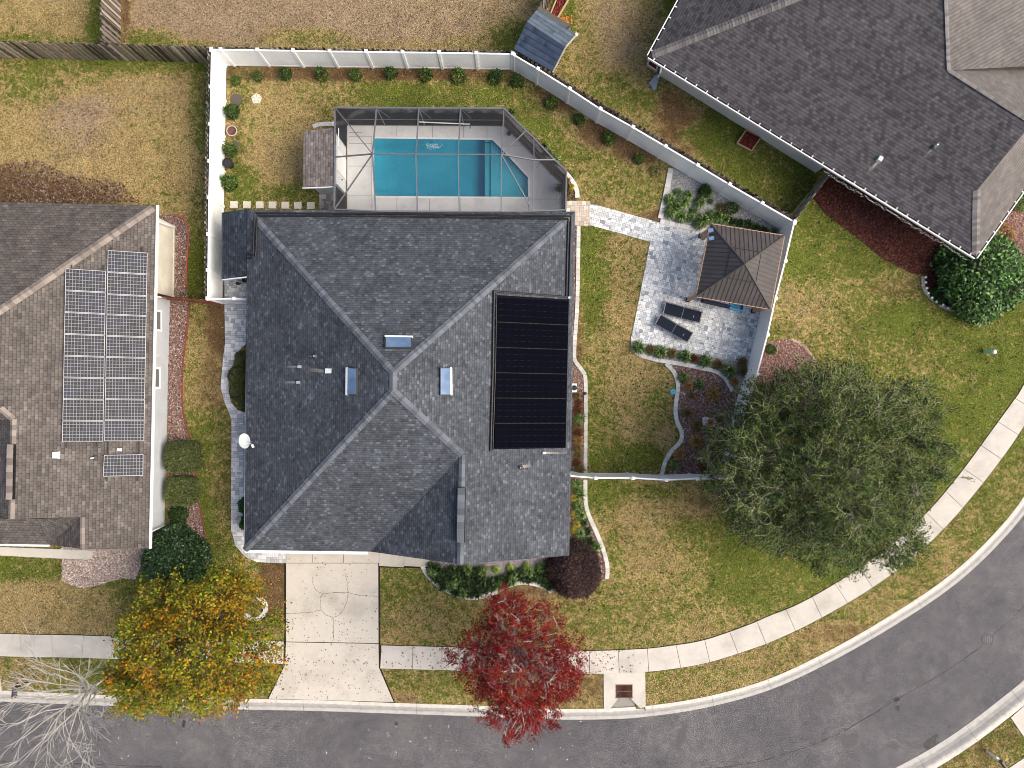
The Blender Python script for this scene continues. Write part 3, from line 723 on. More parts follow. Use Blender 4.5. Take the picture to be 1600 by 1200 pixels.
# ------------------------------------------------------------------ pavers
M_PAVER = m_attr("concrete_pavers", 0.85, 0.2, grain=0.16, gscale=30)
def pavers(name, px, mod, cols, z, seed, ang=0.0, gap=0.012, weights=None, kind="structure", sizes=((1,1),(2,1),(1,2),(2,2),(3,2),(2,3)), origin=None):
    """stones of mixed sizes laid in a module grid turned by ang and cut to the outline"""
    r = random.Random(seed)
    w = [(p.x, p.y) for p in PP(px)]
    ca, sa = math.cos(-ang), math.sin(-ang)
    q = [(x*ca - y*sa, x*sa + y*ca) for x, y in w]
    x0 = min(p[0] for p in q); y0 = min(p[1] for p in q); nx_ = int((max(p[0] for p in q)-x0)/mod)+2; ny_ = int((max(p[1] for p in q)-y0)/mod)+2
    used = [[False]*ny_ for _ in range(nx_)]
    mb = MB(); ca, sa = math.cos(ang), math.sin(ang)
    for i in range(nx_):
        for j in range(ny_):
            if used[i][j]: continue
            sx, sy = r.choice(sizes)
            while not all(i+a < nx_ and j+b < ny_ and not used[i+a][j+b] for a in range(sx) for b in range(sy)):
                if sx >= sy and sx > 1: sx -= 1
                elif sy > 1: sy -= 1
                else: break
            for a in range(sx):
                for b in range(sy): used[i+a][j+b] = True
            rect = clip_rect(q, x0+i*mod+gap/2, y0+j*mod+gap/2, x0+(i+sx)*mod-gap/2, y0+(j+sy)*mod-gap/2)
            if len(rect) < 3: continue
            base = r.choices(cols, weights)[0]; k = r.uniform(0.85, 1.12)
            mb.col = tuple(c*k for c in base)
            dz = r.uniform(-0.003, 0.003)
            top = [Vector((x*ca - y*sa, x*sa + y*ca, z+dz)) for x, y in rect]
            ar = sum(top[t].x*top[(t+1)%len(top)].y - top[(t+1)%len(top)].x*top[t].y for t in range(len(top)))
            if abs(ar) < 1e-4: continue
            if ar < 0: top = top[::-1]
            mb.face(top)
            for t in range(len(top)):
                a_, b2 = top[t], top[(t+1) % len(top)]
                mb.face([(a_.x,a_.y,z-0.05),(b2.x,b2.y,z-0.05),b2,a_])
    o = mb.build(name, M_PAVER)
    s = MB().poly(PP(px, z-0.012)).build(name + "_sand", m_plain("joint_sand", (0.16,0.155,0.15), 0.95, 0.1))
    tag(s, kind=kind)
    return tag(o, kind=kind)
GREY = [(0.56,0.575,0.58),(0.66,0.68,0.69),(0.43,0.455,0.48),(0.76,0.765,0.77),(0.29,0.315,0.35),(0.60,0.605,0.59)]
GW = [6,7,3,5,1,2]
PATIO = [(922,318),(1027,347),(1110,364),(1232,384),(1216,440),(1199,505),(1192,520),(1176,570),(985,533),(992,500),(1016,378),(922,352)]
pavers("patio", PATIO, 0.092, GREY, 0.035, 3, ang=-0.24, weights=GW)
pavers("walkway", [(884,314),(922,314),(922,353),(884,353)], 0.12, [(0.52,0.44,0.36),(0.58,0.50,0.42),(0.46,0.38,0.31),(0.62,0.56,0.49)], 0.035, 4, sizes=((2,2),(2,1),(1,2),(2,2)))
WALK = [(351,434),(400,434),(400,470),(389,500),(386,536),(374,548),(362,575),(357,600),(361,628),(372,641),(395,648),(395,828),(395,864),(447,864),(447,880),(402,878),(384,870),(368,852),(361,826),(362,700),(362,655),(352,630),(345,605),(348,570),(352,535),(351,470)]
pavers("walkway", WALK, 0.11, [(0.52,0.53,0.54),(0.64,0.65,0.66),(0.42,0.43,0.45),(0.70,0.70,0.70)], 0.035, 7, sizes=((2,2),(2,1),(1,2),(2,2),(3,2)))
pavers("walkway", [(499,303),(526,303),(526,332),(499,332)], 0.12, [(0.30,0.28,0.26),(0.40,0.37,0.34),(0.22,0.2,0.19)], 0.03, 8)

# stepping stones
M_STEP = m_concrete("stepping_stone_concrete", (0.66,0.60,0.50), 0.1, 0.2)
for i, (x, y) in enumerate([(366,320),(386,320),(406,320.3),(426,320.5),(446,320.8),(465.5,321),(486,321.2)]):
    c = P(x, y)
    o = MB().box((0,0,0.02), (0.40, 0.36, 0.045)).build("stepping_stone", M_STEP); o.location = (c.x, c.y, 0); o.rotation_euler.z = random.Random(i).uniform(-.03,.03)
    tag(o, ["first","second","third","fourth","fifth","sixth","seventh"][i] + " square pale stepping stone from the white fence behind the house", "stepping stone", "stepping stones behind the house")

# ------------------------------------------------------------------ mulch, gravel and stone beds
M_CHIP = m_attr("loose_chips", 0.9, 0.15, grain=0.15)
nrg = np.random.default_rng(4)
def bed(name, px, under, cols, dens, size, z=0.012, seed=0, up=0.55, aspect=0.55, chip="mulch"):
    pts = PP(px, z)
    tag(MB().poly(pts, z).build(name, under), kind="structure")
    r = np.random.default_rng(seed + 100)
    w = [(p.x, p.y) for p in pts]
    x0, x1 = min(p[0] for p in w), max(p[0] for p in w); y0, y1 = min(p[1] for p in w), max(p[1] for p in w)
    n = int((x1-x0)*(y1-y0)*dens)
    X = r.uniform(x0, x1, n); Y = r.uniform(y0, y1, n); k = in_poly(X, Y, w); X, Y = X[k], Y[k]
    c = np.stack([X, Y, z + 0.012 + r.uniform(0, 0.035, len(X))], 1)
    v = leaf_quads(r, c, size, aspect, up)
    v[..., 2] = np.maximum(v[..., 2], z + 0.003)
    cols = np.array(cols); cc = cols[r.integers(0, len(cols), len(X))] * r.uniform(0.7, 1.25, (len(X), 1))
    tag(quads_obj(chip, v, cc, M_CHIP), kind="stuff")
def m_bed(name, c, k=1.0):
    m, nt, b = newmat(name, 0.95, 0.1); co = objco(nt)
    f = noise(nt, 14*k, 4, co, 0.8, 1.0)
    nt.links.new(ramp(nt, f, [(0.35, tuple(x*0.35 for x in c)), (0.5, c), (0.66, tuple(min(1, x*1.9) for x in c))]), b.inputs["Base Color"])
    bump(nt, b, f, 0.8, 0.04); return m
U_PINK = m_bed("pink_brown_mulch_bed", (0.20,0.125,0.105)); U_GREY = m_bed("grey_gravel_bed", (0.33,0.32,0.31)); U_RED = m_bed("dark_red_mulch_bed", (0.075,0.025,0.024)); U_STONE = m_bed("pink_stone_bed", (0.40,0.31,0.265))
PINK = [(0.25,0.155,0.13),(0.42,0.32,0.28),(0.13,0.065,0.05),(0.30,0.20,0.17),(0.55,0.47,0.43),(0.08,0.04,0.032)]
GRAV = [(0.52,0.51,0.50),(0.36,0.35,0.35),(0.64,0.63,0.61),(0.24,0.23,0.22)]
STON = [(0.62,0.50,0.43),(0.72,0.62,0.55),(0.48,0.35,0.29),(0.78,0.70,0.62),(0.2,0.13,0.11)]
DRED = [(0.11,0.030,0.030),(0.075,0.020,0.022),(0.16,0.05,0.045),(0.05,0.014,0.014),(0.14,0.06,0.03)]
REDM = [(0.30,0.05,0.03),(0.20,0.03,0.02),(0.38,0.09,0.05),(0.12,0.02,0.015)]
bed("mulch_bed", [(262,466),(296,466),(292,500),(287,560),(285,600),(287,650),(296,680),(303,720),(306,760),(314,800),(320,850),(326,890),(322,900),(300,900),(255,870),(232,868),(236,835),(262,820)], U_PINK, PINK, 330, 0.085, seed=1)
bed("mulch_bed", [(245,336),(278,335),(290,342),(297,358),(296,380),(292,420),(293,466),(262,466),(268,420),(270,355)], U_PINK, PINK, 330, 0.085, seed=2)
bed("stone_bed", [(97,850),(235,850),(222,880),(212,905),(195,903),(170,909),(150,916),(130,919),(108,914),(97,905)], U_STONE, STON, 300, 0.09, seed=3, chip="pebbles")
bed("gravel_bed", [(1052,262),(1100,290),(1160,325),(1226,362),(1226,384),(1110,368),(1034,346)], U_GREY, GRAV, 240, 0.08, seed=4, chip="gravel")
bed("gravel_bed", [(990,533),(1176,570),(1163,600),(1148,612),(1140,590),(1125,578),(1100,573),(1042,563),(1003,553),(990,545)], U_GREY, GRAV, 240, 0.08, seed=5, chip="gravel")
bed("mulch_bed", [(1045,569),(1100,578),(1122,583),(1135,596),(1146,615),(1160,615),(1150,690),(1146,748),(1040,748),(1050,720),(1064,700),(1068,680),(1063,660),(1058,640),(1061,610),(1058,590)], U_PINK, PINK, 300, 0.085, seed=6)
bed("mulch_bed", [(880,352),(903,352),(901,470),(898,560),(908,578),(914,600),(914,780),(925,812),(938,845),(946,875),(945,905),(880,905)], U_PINK, PINK, 300, 0.08, seed=7)
bed("mulch_bed", [(663,870),(880,870),(880,930),(862,924),(840,912),(815,910),(790,918),(760,931),(735,933),(710,927),(685,912),(668,890)], m_bed("lilac_grey_gravel_bed", (0.30,0.26,0.28)), [(0.42,0.37,0.39),(0.30,0.26,0.28),(0.55,0.50,0.50),(0.2,0.16,0.17)], 240, 0.075, seed=8, chip="gravel")
bed("mulch_bed", [(1196,535),(1230,529),(1252,536),(1278,566),(1286,580),(1290,640),(1190,640),(1172,600)], U_PINK, [(0.33,0.17,0.14),(0.45,0.28,0.24),(0.22,0.10,0.09),(0.55,0.40,0.35)], 330, 0.09, seed=9)
bed("mulch_bed", [(1262,300),(1292,272),(1400,310),(1500,385),(1495,396),(1478,400),(1462,418),(1450,432),(1420,425),(1380,405),(1330,365),(1290,335)], U_RED, DRED + [(0.17,0.10,0.06)], 420, 0.10, seed=10)
bed("mulch_bed", [(1478,398),(1530,395),(1560,430),(1540,475),(1510,484),(1485,480),(1460,470),(1444,455),(1443,435),(1455,425)], U_RED, DRED, 300, 0.09, seed=11)
bed("mulch_bed", [(1545,360),(1600,290),(1700,310),(1700,390),(1600,400),(1560,385)], U_PINK, [(0.38,0.20,0.16),(0.5,0.35,0.28),(0.25,0.12,0.1)], 260, 0.1, seed=12)
bed("mulch_bed", [(526,172),(560,172),(700,173),(790,172),(850,225),(897,275),(900,300),(900,313),(884,313),(880,289),(790,196),(543,196),(520,200)], m_bed("dark_bark_bed", (0.085,0.055,0.04)), [(0.1,0.06,0.04),(0.2,0.13,0.09),(0.3,0.22,0.16)], 220, 0.08, seed=13)

# stone edging: rows of blocks along curved lines
M_EDGE = m_attr("edging_stone", 0.85, 0.2, grain=0.14, gscale=25)
def edging(name, px, width, blk, label, seed=1, col=(0.58,0.565,0.54), z=0.07, group="stone edgings round the beds", cat="garden edging", gap=0.012, var=0.13):
    line = cat_rom(PP(px), 0.05); d = 0; r = random.Random(seed); mb = MB(); start = line[0]; acc = [line[0]]
    rt = root(name, (line[0].x, line[0].y, 0), label, cat, group)
    for a, b_ in zip(line, line[1:]):
        d += (b_ - a).length; acc.append(b_)
        if d >= blk:
            p, q = acc[0], acc[-1]; t = (q - p).normalized(); n_ = Vector((t.y, -t.x, 0)) * width / 2; p2 = p + t*gap
            k = r.uniform(1-var, 1+var); mb.col = tuple(c*k for c in col); zz = z + r.uniform(-.006,.006)
            mb.prism([(p2+n_)[:2], (q+n_)[:2], (q-n_)[:2], (p2-n_)[:2]], -0.05, zz)
            acc = [b_]; d = 0
    mb.build("stone_course", M_EDGE, rt); return rt
edging("garden_edging", [(1048,263),(1041,300),(1031,344)], 0.27, 0.24, "straight stone edging on the west side of the grey gravel bed", 1)
edging("garden_edging", [(1031,346),(1070,355),(1112,362)], 0.25, 0.24, "short stone edging between the upper gravel bed and the patio", 2)
edging("garden_edging", [(989,532),(988,540),(991,549),(1003,556),(1030,563),(1060,568),(1100,576),(1122,582),(1135,594),(1144,612)], 0.21, 0.3, "curved stone edging below the patio flower strip", 3)
edging("garden_edging", [(1040,568),(1052,580),(1059,598),(1058,615),(1055,640),(1058,660),(1065,675),(1064,688),(1056,698),(1045,710),(1037,728),(1034,742)], 0.21, 0.22, "winding stone edging between the lawn and the brown mulch bed", 4)
edging("garden_edging", [(904,353),(902,470),(897,555),(902,568),(911,582),(915,602),(914.5,741)], 0.20, 0.26, "long stone edging along the east wall behind the white fence", 5, col=(0.54,0.52,0.48))
edging("garden_edging", [(914.5,749),(915,785),(920,805),(932,832),(943,860),(949,885),(948,905)], 0.21, 0.26, "curved stone edging at the south-east corner of the dark roofed house", 6, col=(0.60,0.575,0.53))
edging("garden_edging", [(660,884),(668,898),(685,914),(708,927),(735,934),(762,930),(790,917),(812,910),(835,912),(852,918),(866,927)], 0.21, 0.2, "wavy white stone edging round the front flower bed", 7, col=(0.64,0.62,0.58))
edging("garden_edging", [(489,199),(498,195),(520,194),(540,192),(552,180),(566,175),(640,174),(720,174),(785,176),(800,188),(830,220),(850,240)], 0.22, 0.3, "stone edging behind the screened pool", 8, col=(0.55,0.54,0.52))
edging("garden_edging", [(853,243),(875,262),(892,280),(901,296),(902,314)], 0.22, 0.26, "short curved stone edging at the east end of the pool screen", 9, col=(0.66,0.645,0.60))
edging("garden_edging", [(383,960),(398,968),(412,960),(416,947),(409,936),(396,934)], 0.22, 0.24, "ring of pale stone blocks half hidden under the orange tree", 10, col=(0.6,0.58,0.56))
edging("garden_edging", [(1441,432),(1442,448),(1450,462),(1465,474),(1482,483),(1500,485),(1514,482)], 0.16, 0.14, "rough cobble edging round the mulch at the grey house corner", 11, col=(0.46,0.42,0.35), z=0.09)
edging("garden_edging", [(1236,530),(1255,540),(1268,556),(1282,576)], 0.12, 0.3, "thin pale edging of the mulch bed beside the big green tree", 12, col=(0.45,0.38,0.32), z=0.03)
edging("garden_edging", [(270,335),(284,338),(294,350),(295,380),(292,415),(291,460)], 0.07, 0.6, "thin red rubber edging of the upper side bed", 13, col=(0.36,0.09,0.06), z=0.07, gap=0.004)
edging("garden_edging", [(297,470),(292,520),(287,560),(285,600),(287,650),(298,685),(306,720),(308,770),(316,810),(324,860),(328,890)], 0.06, 0.6, "thin red rubber edging of the long side bed", 14, col=(0.22,0.06,0.045), z=0.06, gap=0.004)

# solar path lights round the dark mulch bed
for i, (x, y) in enumerate([(1447,433),(1447,441),(1449,450),(1451,458),(1457,465),(1464,471),(1474,476),(1482,481)]):
    c = P(x, y, 0.25)
    t = root("path_light", (c.x, c.y, 0), "%s small white garden light round the mulch bed at the grey house corner" % ["first","second","third","fourth","fifth","sixth","seventh","eighth"][i], "garden light", "garden lights round the mulch bed")
    M = bpy.data.materials.get("white_plastic") or m_plain("white_plastic", (0.78,0.78,0.78), 0.4, 0.5, var=0.03)
    MB().tube([(c.x,c.y,0),(c.x,c.y,0.2)], 0.01).build("stake", M, t)
    MB().lathe([(0.03,0.18),(0.065,0.22),(0.06,0.25),(0.02,0.27)], (c.x,c.y,0), 10).build("lamp_cap", M, t)

# ------------------------------------------------------------------ roofs
def roof_mesh(faces, name, mat, parent, t=0.14, flip_uv=False):
    """faces: lists of points in space; the roof is a deck t thick with shingle courses along each eave"""
    mb = MB()
    edges = {}
    key = lambda p: (round(p.x, 3), round(p.y, 3), round(p.z, 3))
    for fi, f in enumerate(faces):
        n = (f[1]-f[0]).cross(f[2]-f[0]).normalized()
        if n.z < 0: n = -n
        u = Vector((0, 0, 1)).cross(n)
        if u.length < 1e-5: u = Vector((1, 0, 0))
        u.normalize(); v = n.cross(u)
        if v.z < 0: v = -v
        for tri in tessellate_polygon([f]):
            q = [f[k] for k in tri]
            if (q[1]-q[0]).cross(q[2]-q[0]).z < 0: q = q[::-1]
            mb.face(q, uv=[(p.dot(u) + fi*3.3, p.dot(v)) for p in q])
            mb.face([p - Vector((0,0,t)) for p in q[::-1]], uv=[(0,0)]*3)
        for a, b in zip(f, f[1:] + f[:1]):
            k = (key(a), key(b)); kr = (key(b), key(a))
            if kr in edges or k in edges: edges[kr if kr in edges else k] = None
            else: edges[k] = (a, b)
    for e in edges.values():
        if e is None: continue
        a, b = e; d = Vector((0,0,t))
        mb.face([a, a-d, b-d, b], uv=[(0,0)]*4)
    return mb.build(name, mat, parent)

M_CAP = m_attr("ridge_shingles", 0.95, 0.1, grain=0.22, gscale=60)
def cap_line(mb, a, b, drop, col, w=0.17, L=0.15, seed=1, lift=0.02):
    """overlapping cap shingles from the low end a to the high end b"""
    r = random.Random(seed)
    n = max(1, int((b-a).length / L)); t = (b-a).normalized(); s = Vector((-t.y, t.x, 0)).normalized() * w; dz = Vector((0,0,drop*w))
    for i in range(n):
        p = a.lerp(b, i/n); q = a.lerp(b, (i+1.25)/n if i < n-1 else 1.0)
        h0 = Vector((0,0,lift+0.022)); h1 = Vector((0,0,lift+0.004)); k = r.uniform(0.72, 1.25); mb.col = tuple(c*k for c in col)
        P0, P1 = p+h0, q+h1
        mb.face([P0, P1, P1+s-dz, P0+s-dz]) if (P1-P0).cross(s).z > 0 else mb.face([P0+s-dz, P1+s-dz, P1, P0])
        mb.face([P0-s-dz, P1-s-dz, P1, P0]) if (P1-P0).cross(s).z > 0 else mb.face([P0, P1, P1-s-dz, P0-s-dz])
        mb.face([P0+s-dz, P0, P0-s-dz, P0-h0-dz-Vector((0,0,.01))])
    return mb

def gutter(name, pts, mat, parent, w=0.12, h=0.12, dz=-0.03):
    mb = MB()
    for a, b in zip(pts, pts[1:]): mb.beam(a + Vector((0,0,dz-h/2)), b + Vector((0,0,dz-h/2)), w, h)
    return mb.build(name, mat, parent)

def stain(parent, c, dirv, L, w, pl, name="runoff_stain"):
    """pale streak of metal wash down the shingles below a vent"""
    c = Vector(c); dirv = Vector(dirv).normalized(); s = pl[1].cross(dirv).normalized()*w/2; up = pl[1]*0.012
    mb = MB()
    mb.face([c+s*0.8+up, c-s*0.8+up, c-s*1.1+dirv*L+up, c+s*1.1+dirv*L+up], uv=[(0,0),(1,0),(1,1),(0,1)])
    return mb.build(name, M_STAIN, parent)
def stain_material():
    m, nt, b = newmat("zinc_wash", 0.95, 0.1)
    uv = nt.nodes.new("ShaderNodeUVMap").outputs[0]; sp = nd(nt, "ShaderNodeSeparateXYZ", {0: uv})
    nt.links.new(ramp(nt, noise(nt, 25, 3, objco(nt)), [(0.3,(0.26,0.245,0.215)),(0.7,(0.48,0.45,0.40))]), b.inputs["Base Color"])
    a = mth(nt, 'SUBTRACT', 1.0, mth(nt, 'POWER', sp.outputs[1], 0.8)); e = mth(nt, 'SUBTRACT', 1.0, mth(nt, 'ABSOLUTE', mth(nt, 'SUBTRACT', mth(nt, 'MULTIPLY', sp.outputs[0], 2.0), 1.0)))
    nt.links.new(mth(nt, 'MULTIPLY', mth(nt, 'MULTIPLY', a, mth(nt, 'MULTIPLY', e, 2.2, clamp=True)), 1.0, clamp=True), b.inputs["Alpha"])
    return m
M_STAIN = stain_material()

M_WHITE = m_plain("white_painted_aluminium", (0.80,0.80,0.79), 0.5, 0.4, var=0.04)
M_STUCCO = m_plain("light_grey_stucco", (0.52,0.53,0.53), 0.9, 0.2, var=0.06, scale=2, fine=45)
M_CREAM = m_plain("cream_stucco", (0.74,0.71,0.63), 0.9, 0.2, var=0.05, scale=2, fine=45)
M_TRIM = m_plain("white_trim", (0.78,0.78,0.76), 0.6, 0.3, var=0.04)
M_GLASS = bpy.data.materials.new("window_glass"); M_GLASS.use_nodes = True
_b = M_GLASS.node_tree.nodes["Principled BSDF"]; _b.inputs["Base Color"].default_value = (0.03,0.035,0.04,1); _b.inputs["Roughness"].default_value = 0.06; _b.inputs["Specular IOR Level"].default_value = 0.9
M_SCREENW = m_plain("grey_window_screen", (0.13,0.13,0.13), 0.7, 0.3)
M_GALV = m_plain("galvanised_metal", (0.62,0.66,0.67), 0.35, 0.5, 0.6, var=0.12, scale=9)
M_BLACKP = m_plain("black_rubber_pipe", (0.012,0.012,0.014), 0.5, 0.4)
M_SHA = m_shingle("charcoal_shingles", (0.079,0.089,0.106), light=1.65, dark=.6, w=.16, h=.12)
M_SHB = m_shingle("weathered_brown_shingles", (0.122,0.110,0.103), w=0.25, h=0.15, rand=False, key=0.35, blotch=.22, tones=[(0.0,.72),(0.3,.9),(0.7,1.0),(0.93,1.12),(1.0,1.45)])
M_SHC = m_shingle("slate_grey_shingles", (0.084,0.081,0.089), w=0.2, h=0.15, rand=False, key=0.5, blotch=0.2, tones=[(0.0,.66),(0.24,.74),(0.34,.98),(0.9,1.08),(1.0,1.3)])
M_SHC_SUN = m_shingle("sunlit_grey_shingles", (0.150,0.140,0.136), blotch=0.18, key=.9, tones=[(0.0,.93),(1.0,1.07)])  # paler copy of the slate shingles, sunlight on the eastern slopes painted in
M_SHD = m_shingle("annex_dark_shingles", (0.040,0.050,0.066), light=1.8)
CAPA = (0.120,0.132,0.152)

def wall_prism(ring, z, mat, parent, name="wall", z0=0.0):
    return MB().prism([(p[0], p[1]) for p in ring], z0, z).build(name, mat, parent)

def window(parent, c, nrm, w, h, fmat=M_TRIM, pmat=M_GLASS, ft=0.07, bars=1):
    """window set on a wall face at c (centre), nrm outward"""
    n = Vector(nrm).normalized(); t = Vector((-n.y, n.x, 0)); z = Vector((0,0,1)); c = Vector(c)
    mb = MB(); o = c + n*0.03
    for s in (-1, 1):
        mb.beam(o + t*s*(w/2) - z*(h/2+ft/2), o + t*s*(w/2) + z*(h/2+ft/2), ft, 0.06, up=n)
        mb.beam(o - t*(w/2-ft/2) + z*s*(h/2), o + t*(w/2-ft/2) + z*s*(h/2), 0.06, ft)
    if bars: mb.beam(o - t*(w/2-ft/2), o + t*(w/2-ft/2), 0.045, 0.04)
    f = mb.build("window", fmat, parent)
    q = [c + n*0.015 + t*a*(w/2-ft/2) + z*b*(h/2-ft/2) for a, b in ((-1,-1),(1,-1),(1,1),(-1,1))]
    m2 = MB(); m2.beam((q[0]+q[3])/2, (q[1]+q[2])/2, 0.012, h-ft)
    m2.build("pane", pmat, f)
    return f

# ================================================================== main house
EZ = 2.62
hs = root("house", P(614,600), "house in the middle with a charcoal shingle hip roof and black pool heating mat", "house")
NW, NE, SE, SW2, SW = P(386,327.5,EZ), P(899,330.5,EZ), P(889.5,868,EZ), P(579,862,EZ), P(382.5,859.5,EZ)
ApN = P(614,582,6.62)
plN = plane3(NW, NE, ApN); plE = plane3(NE, SE, ApN); plW = plane3(NW, SW, ApN)
rd = plE[1].cross(plW[1]).normalized()
if rd.y > 0: rd = -rd
ApS = ApN + rd * 0.80
plS = plane3(SW, SW2, ApS)
vd = plE[1].cross(plS[1]).normalized()
if vd.z > 0: vd = -vd
# valley head: down the east/south hip until the photograph's (722, 720)
best = min((ApS + vd * t for t in np.arange(0.5, 8, 0.02)), key=lambda p: abs(800 + p.x/(S*(H-p.z)/H) - 722))
V = best
ed = (SE - NE).normalized()
F = min((V + ed * t for t in np.arange(1.0, 8, 0.02)), key=lambda p: abs(600 - p.y/(S*(H-p.z)/H) - 882))
roofA = roof_mesh([[NW, NE, ApN], [NE, SE, F, V, ApS, ApN], [SW, SW2, V, ApS], [NW, ApN, ApS, SW], [V, F, SW2]], "roof", M_SHA, hs)
d4 = 0.36
for k_, (a, b, dd_, w_c, L_c) in enumerate([(NW + (ApN-NW)*0.03, ApN, d4, .17, .15), (NE + (ApN-NE)*0.03, ApN, d4, .17, .15), (SW, ApS, d4, .17, .15), (V, ApS, d4, .17, .15), (ApS, ApN, .5, .16, .15), (F, V, .5, .15, .2)]):
    cap_line(MB(), a, b, dd_, CAPA, seed=k_+1, w=w_c, L=L_c).build("ridge_cap", M_CAP, roofA)
# raised ridge vent on the front ridge
a = F.lerp(V, 0.185); b = F.lerp(V, 0.72)
a = min((F.lerp(V, t) for t in np.linspace(0,1,200)), key=lambda p: abs(600 - p.y/(S*(H-p.z)/H) - 847)); b = min((F.lerp(V, t) for t in np.linspace(0,1,200)), key=lambda p: abs(600 - p.y/(S*(H-p.z)/H) - 762))
mb = MB(); mb.m = 1; mb.beam(a + Vector((0,0,0.05)), b + Vector((0,0,0.05)), 0.40, 0.10); mb.m = 0
cap_line(mb, a, b, 0.04, CAPA, w=0.165, L=0.28, seed=9, lift=0.125)
mb.build("ridge_vent", [M_CAP, M_BLACKP], roofA)
# white fascia and gutter along the front, drip edge elsewhere
gutter("fascia", [SW + Vector((0.02,-.07,0)), SW2 + Vector((-0.15,-.07,0))], M_WHITE, hs, 0.14, 0.14, 0.0)
gutter("fascia", [SW + Vector((-.03,0,0)), P(387,436,EZ) + Vector((-.03,0,0))], m_plain("grey_drip_edge", (0.25,0.26,0.27), 0.5), hs, 0.05, 0.12, -0.02)
# walls
ov = 0.45
wr = [(NW.x+ov, NW.y-ov), (NE.x-ov, NE.y-ov), (SE.x-ov, SE.y+ov), (F.x+0.3, SE.y+ov), (SW2.x+0.9, SW2.y+ov+0.25), (SW2.x-0.1, SW2.y+ov), (SW.x+ov, SW.y+ov)]
ring = [(NW.x+ov, NW.y-ov), (NE.x-ov, NE.y-ov), (SE.x-ov, SE.y+ov), (SW.x+ov, SE.y+ov)]
wallo = wall_prism(ring, EZ-0.15, M_STUCCO, hs)
yb = SE.y + ov - 0.003
MB().face([(SW2.x+ov, yb, EZ-.17), (SE.x-ov, yb, EZ-.17), (F.x, yb, V.z-0.32)]).build("gable_wall", M_STUCCO, hs)
# garage door and windows
gd = MB(); gx0, gx1 = P(449,0,1).x, P(590,0,1).x; gy = SE.y + ov
gd.box(((gx0+gx1)/2, gy-0.03, 1.1), (gx1-gx0-0.4, 0.05, 2.15)); g = gd.build("garage_door", M_TRIM, hs)
mb = MB()
for r_ in range(4):
    for c_ in range(8): mb.box((gx0+0.45+(gx1-gx0-0.9)*(c_+.5)/8, gy-0.062, 0.33+0.51*r_), ((gx1-gx0-0.9)/8-0.12, 0.012, 0.38))
mb.build("door_panel", m_plain("white_door_panel", (0.70,0.70,0.69), 0.5), g)
window(hs, (P(790,0).x, gy, 1.35), (0,-1,0), 1.6, 1.4)
dd = MB().box((P(735,0).x, gy-0.02, 1.05), (0.95, 0.05, 2.1)).build("front_door", m_plain("dark_blue_door", (0.03,0.05,0.09), 0.4), hs)
MB().tube([(P(735,0).x+0.36, gy-0.09, 1.0), (P(735,0).x+0.36, gy-0.09, 1.15)], 0.014).build("handle", M_GALV, dd)
for y in (5.2, 1.0, -4.0): window(hs, (NE.x-ov, y, 1.5), (1,0,0), 0.9, 1.2)
for y in (1.5, -3.5): window(hs, (SW.x+ov, y, 1.5), (-1,0,0), 0.9, 1.2)
for x in (-6.5, -2.5): window(hs, (x, NE.y-ov, 1.3), (0,1,0), 1.8, 1.8)

def flat_on(pl, px, off, th, mat, name, parent, col=None):
    """slab standing off a roof plane, outline given by pixels"""
    q = [on_plane(x, y, (pl[0] + pl[1]*off, pl[1])) for x, y in px]
    n = pl[1]
    mb = MB()
    if (q[1]-q[0]).cross(q[2]-q[0]).z < 0: q = q[::-1]
    lo = [p - n*th for p in q]
    mb.face(q, uv=[(0,0),(1,0),(1,1),(0,1)] if len(q) == 4 else None); mb.face(lo[::-1])
    for i in range(len(q)): mb.face([lo[i], lo[(i+1) % len(q)], q[(i+1) % len(q)], q[i]])
    return mb.build(name, mat, parent)

# skylights
def skylight_glass():
    m, nt, b = newmat("skylight_glass", 0.55, 0.25)
    co = objco(nt)
    nt.links.new(ramp(nt, noise(nt, 1.2, 2, co), [(0.35,(0.09,0.15,0.26)),(0.65,(0.17,0.25,0.38))]), b.inputs["Base Color"])  # blue sky reflection painted into the base colour
    return m
M_SKYL = skylight_glass()
M_DKFR = m_plain("dark_skylight_frame", (0.05,0.055,0.065), 0.5)
for k, (pl, q, white) in enumerate([(plN, [(601,525),(644,525),(644,543),(601,543)], [(601,523.5),(645,524.5),(645,526.8),(601,526)]),
                     (plW, [(541,574),(557,575),(556,617),(540,617)], [(540,574),(542.6,574),(542,617.5),(539.5,617.5)]),
                     (plE, [(688,574.5),(705,574.5),(706,617),(688,617)], [(703.5,574),(706.5,574),(707,617.5),(704,617.5)])]):
    sk = flat_on(pl, q, 0.13, 0.16, M_DKFR, "skylight", hs)
    cx = sum(p[0] for p in q)/4; cy = sum(p[1] for p in q)/4
    flat_on(pl, [(cx+(x-cx)*0.9, cy+(y-cy)*(0.86 if k == 0 else 0.95)) for x, y in q], 0.14, 0.02, M_SKYL, "glass", sk)
    flat_on(pl, white, 0.15, 0.10, M_TRIM, "head_flashing", sk)

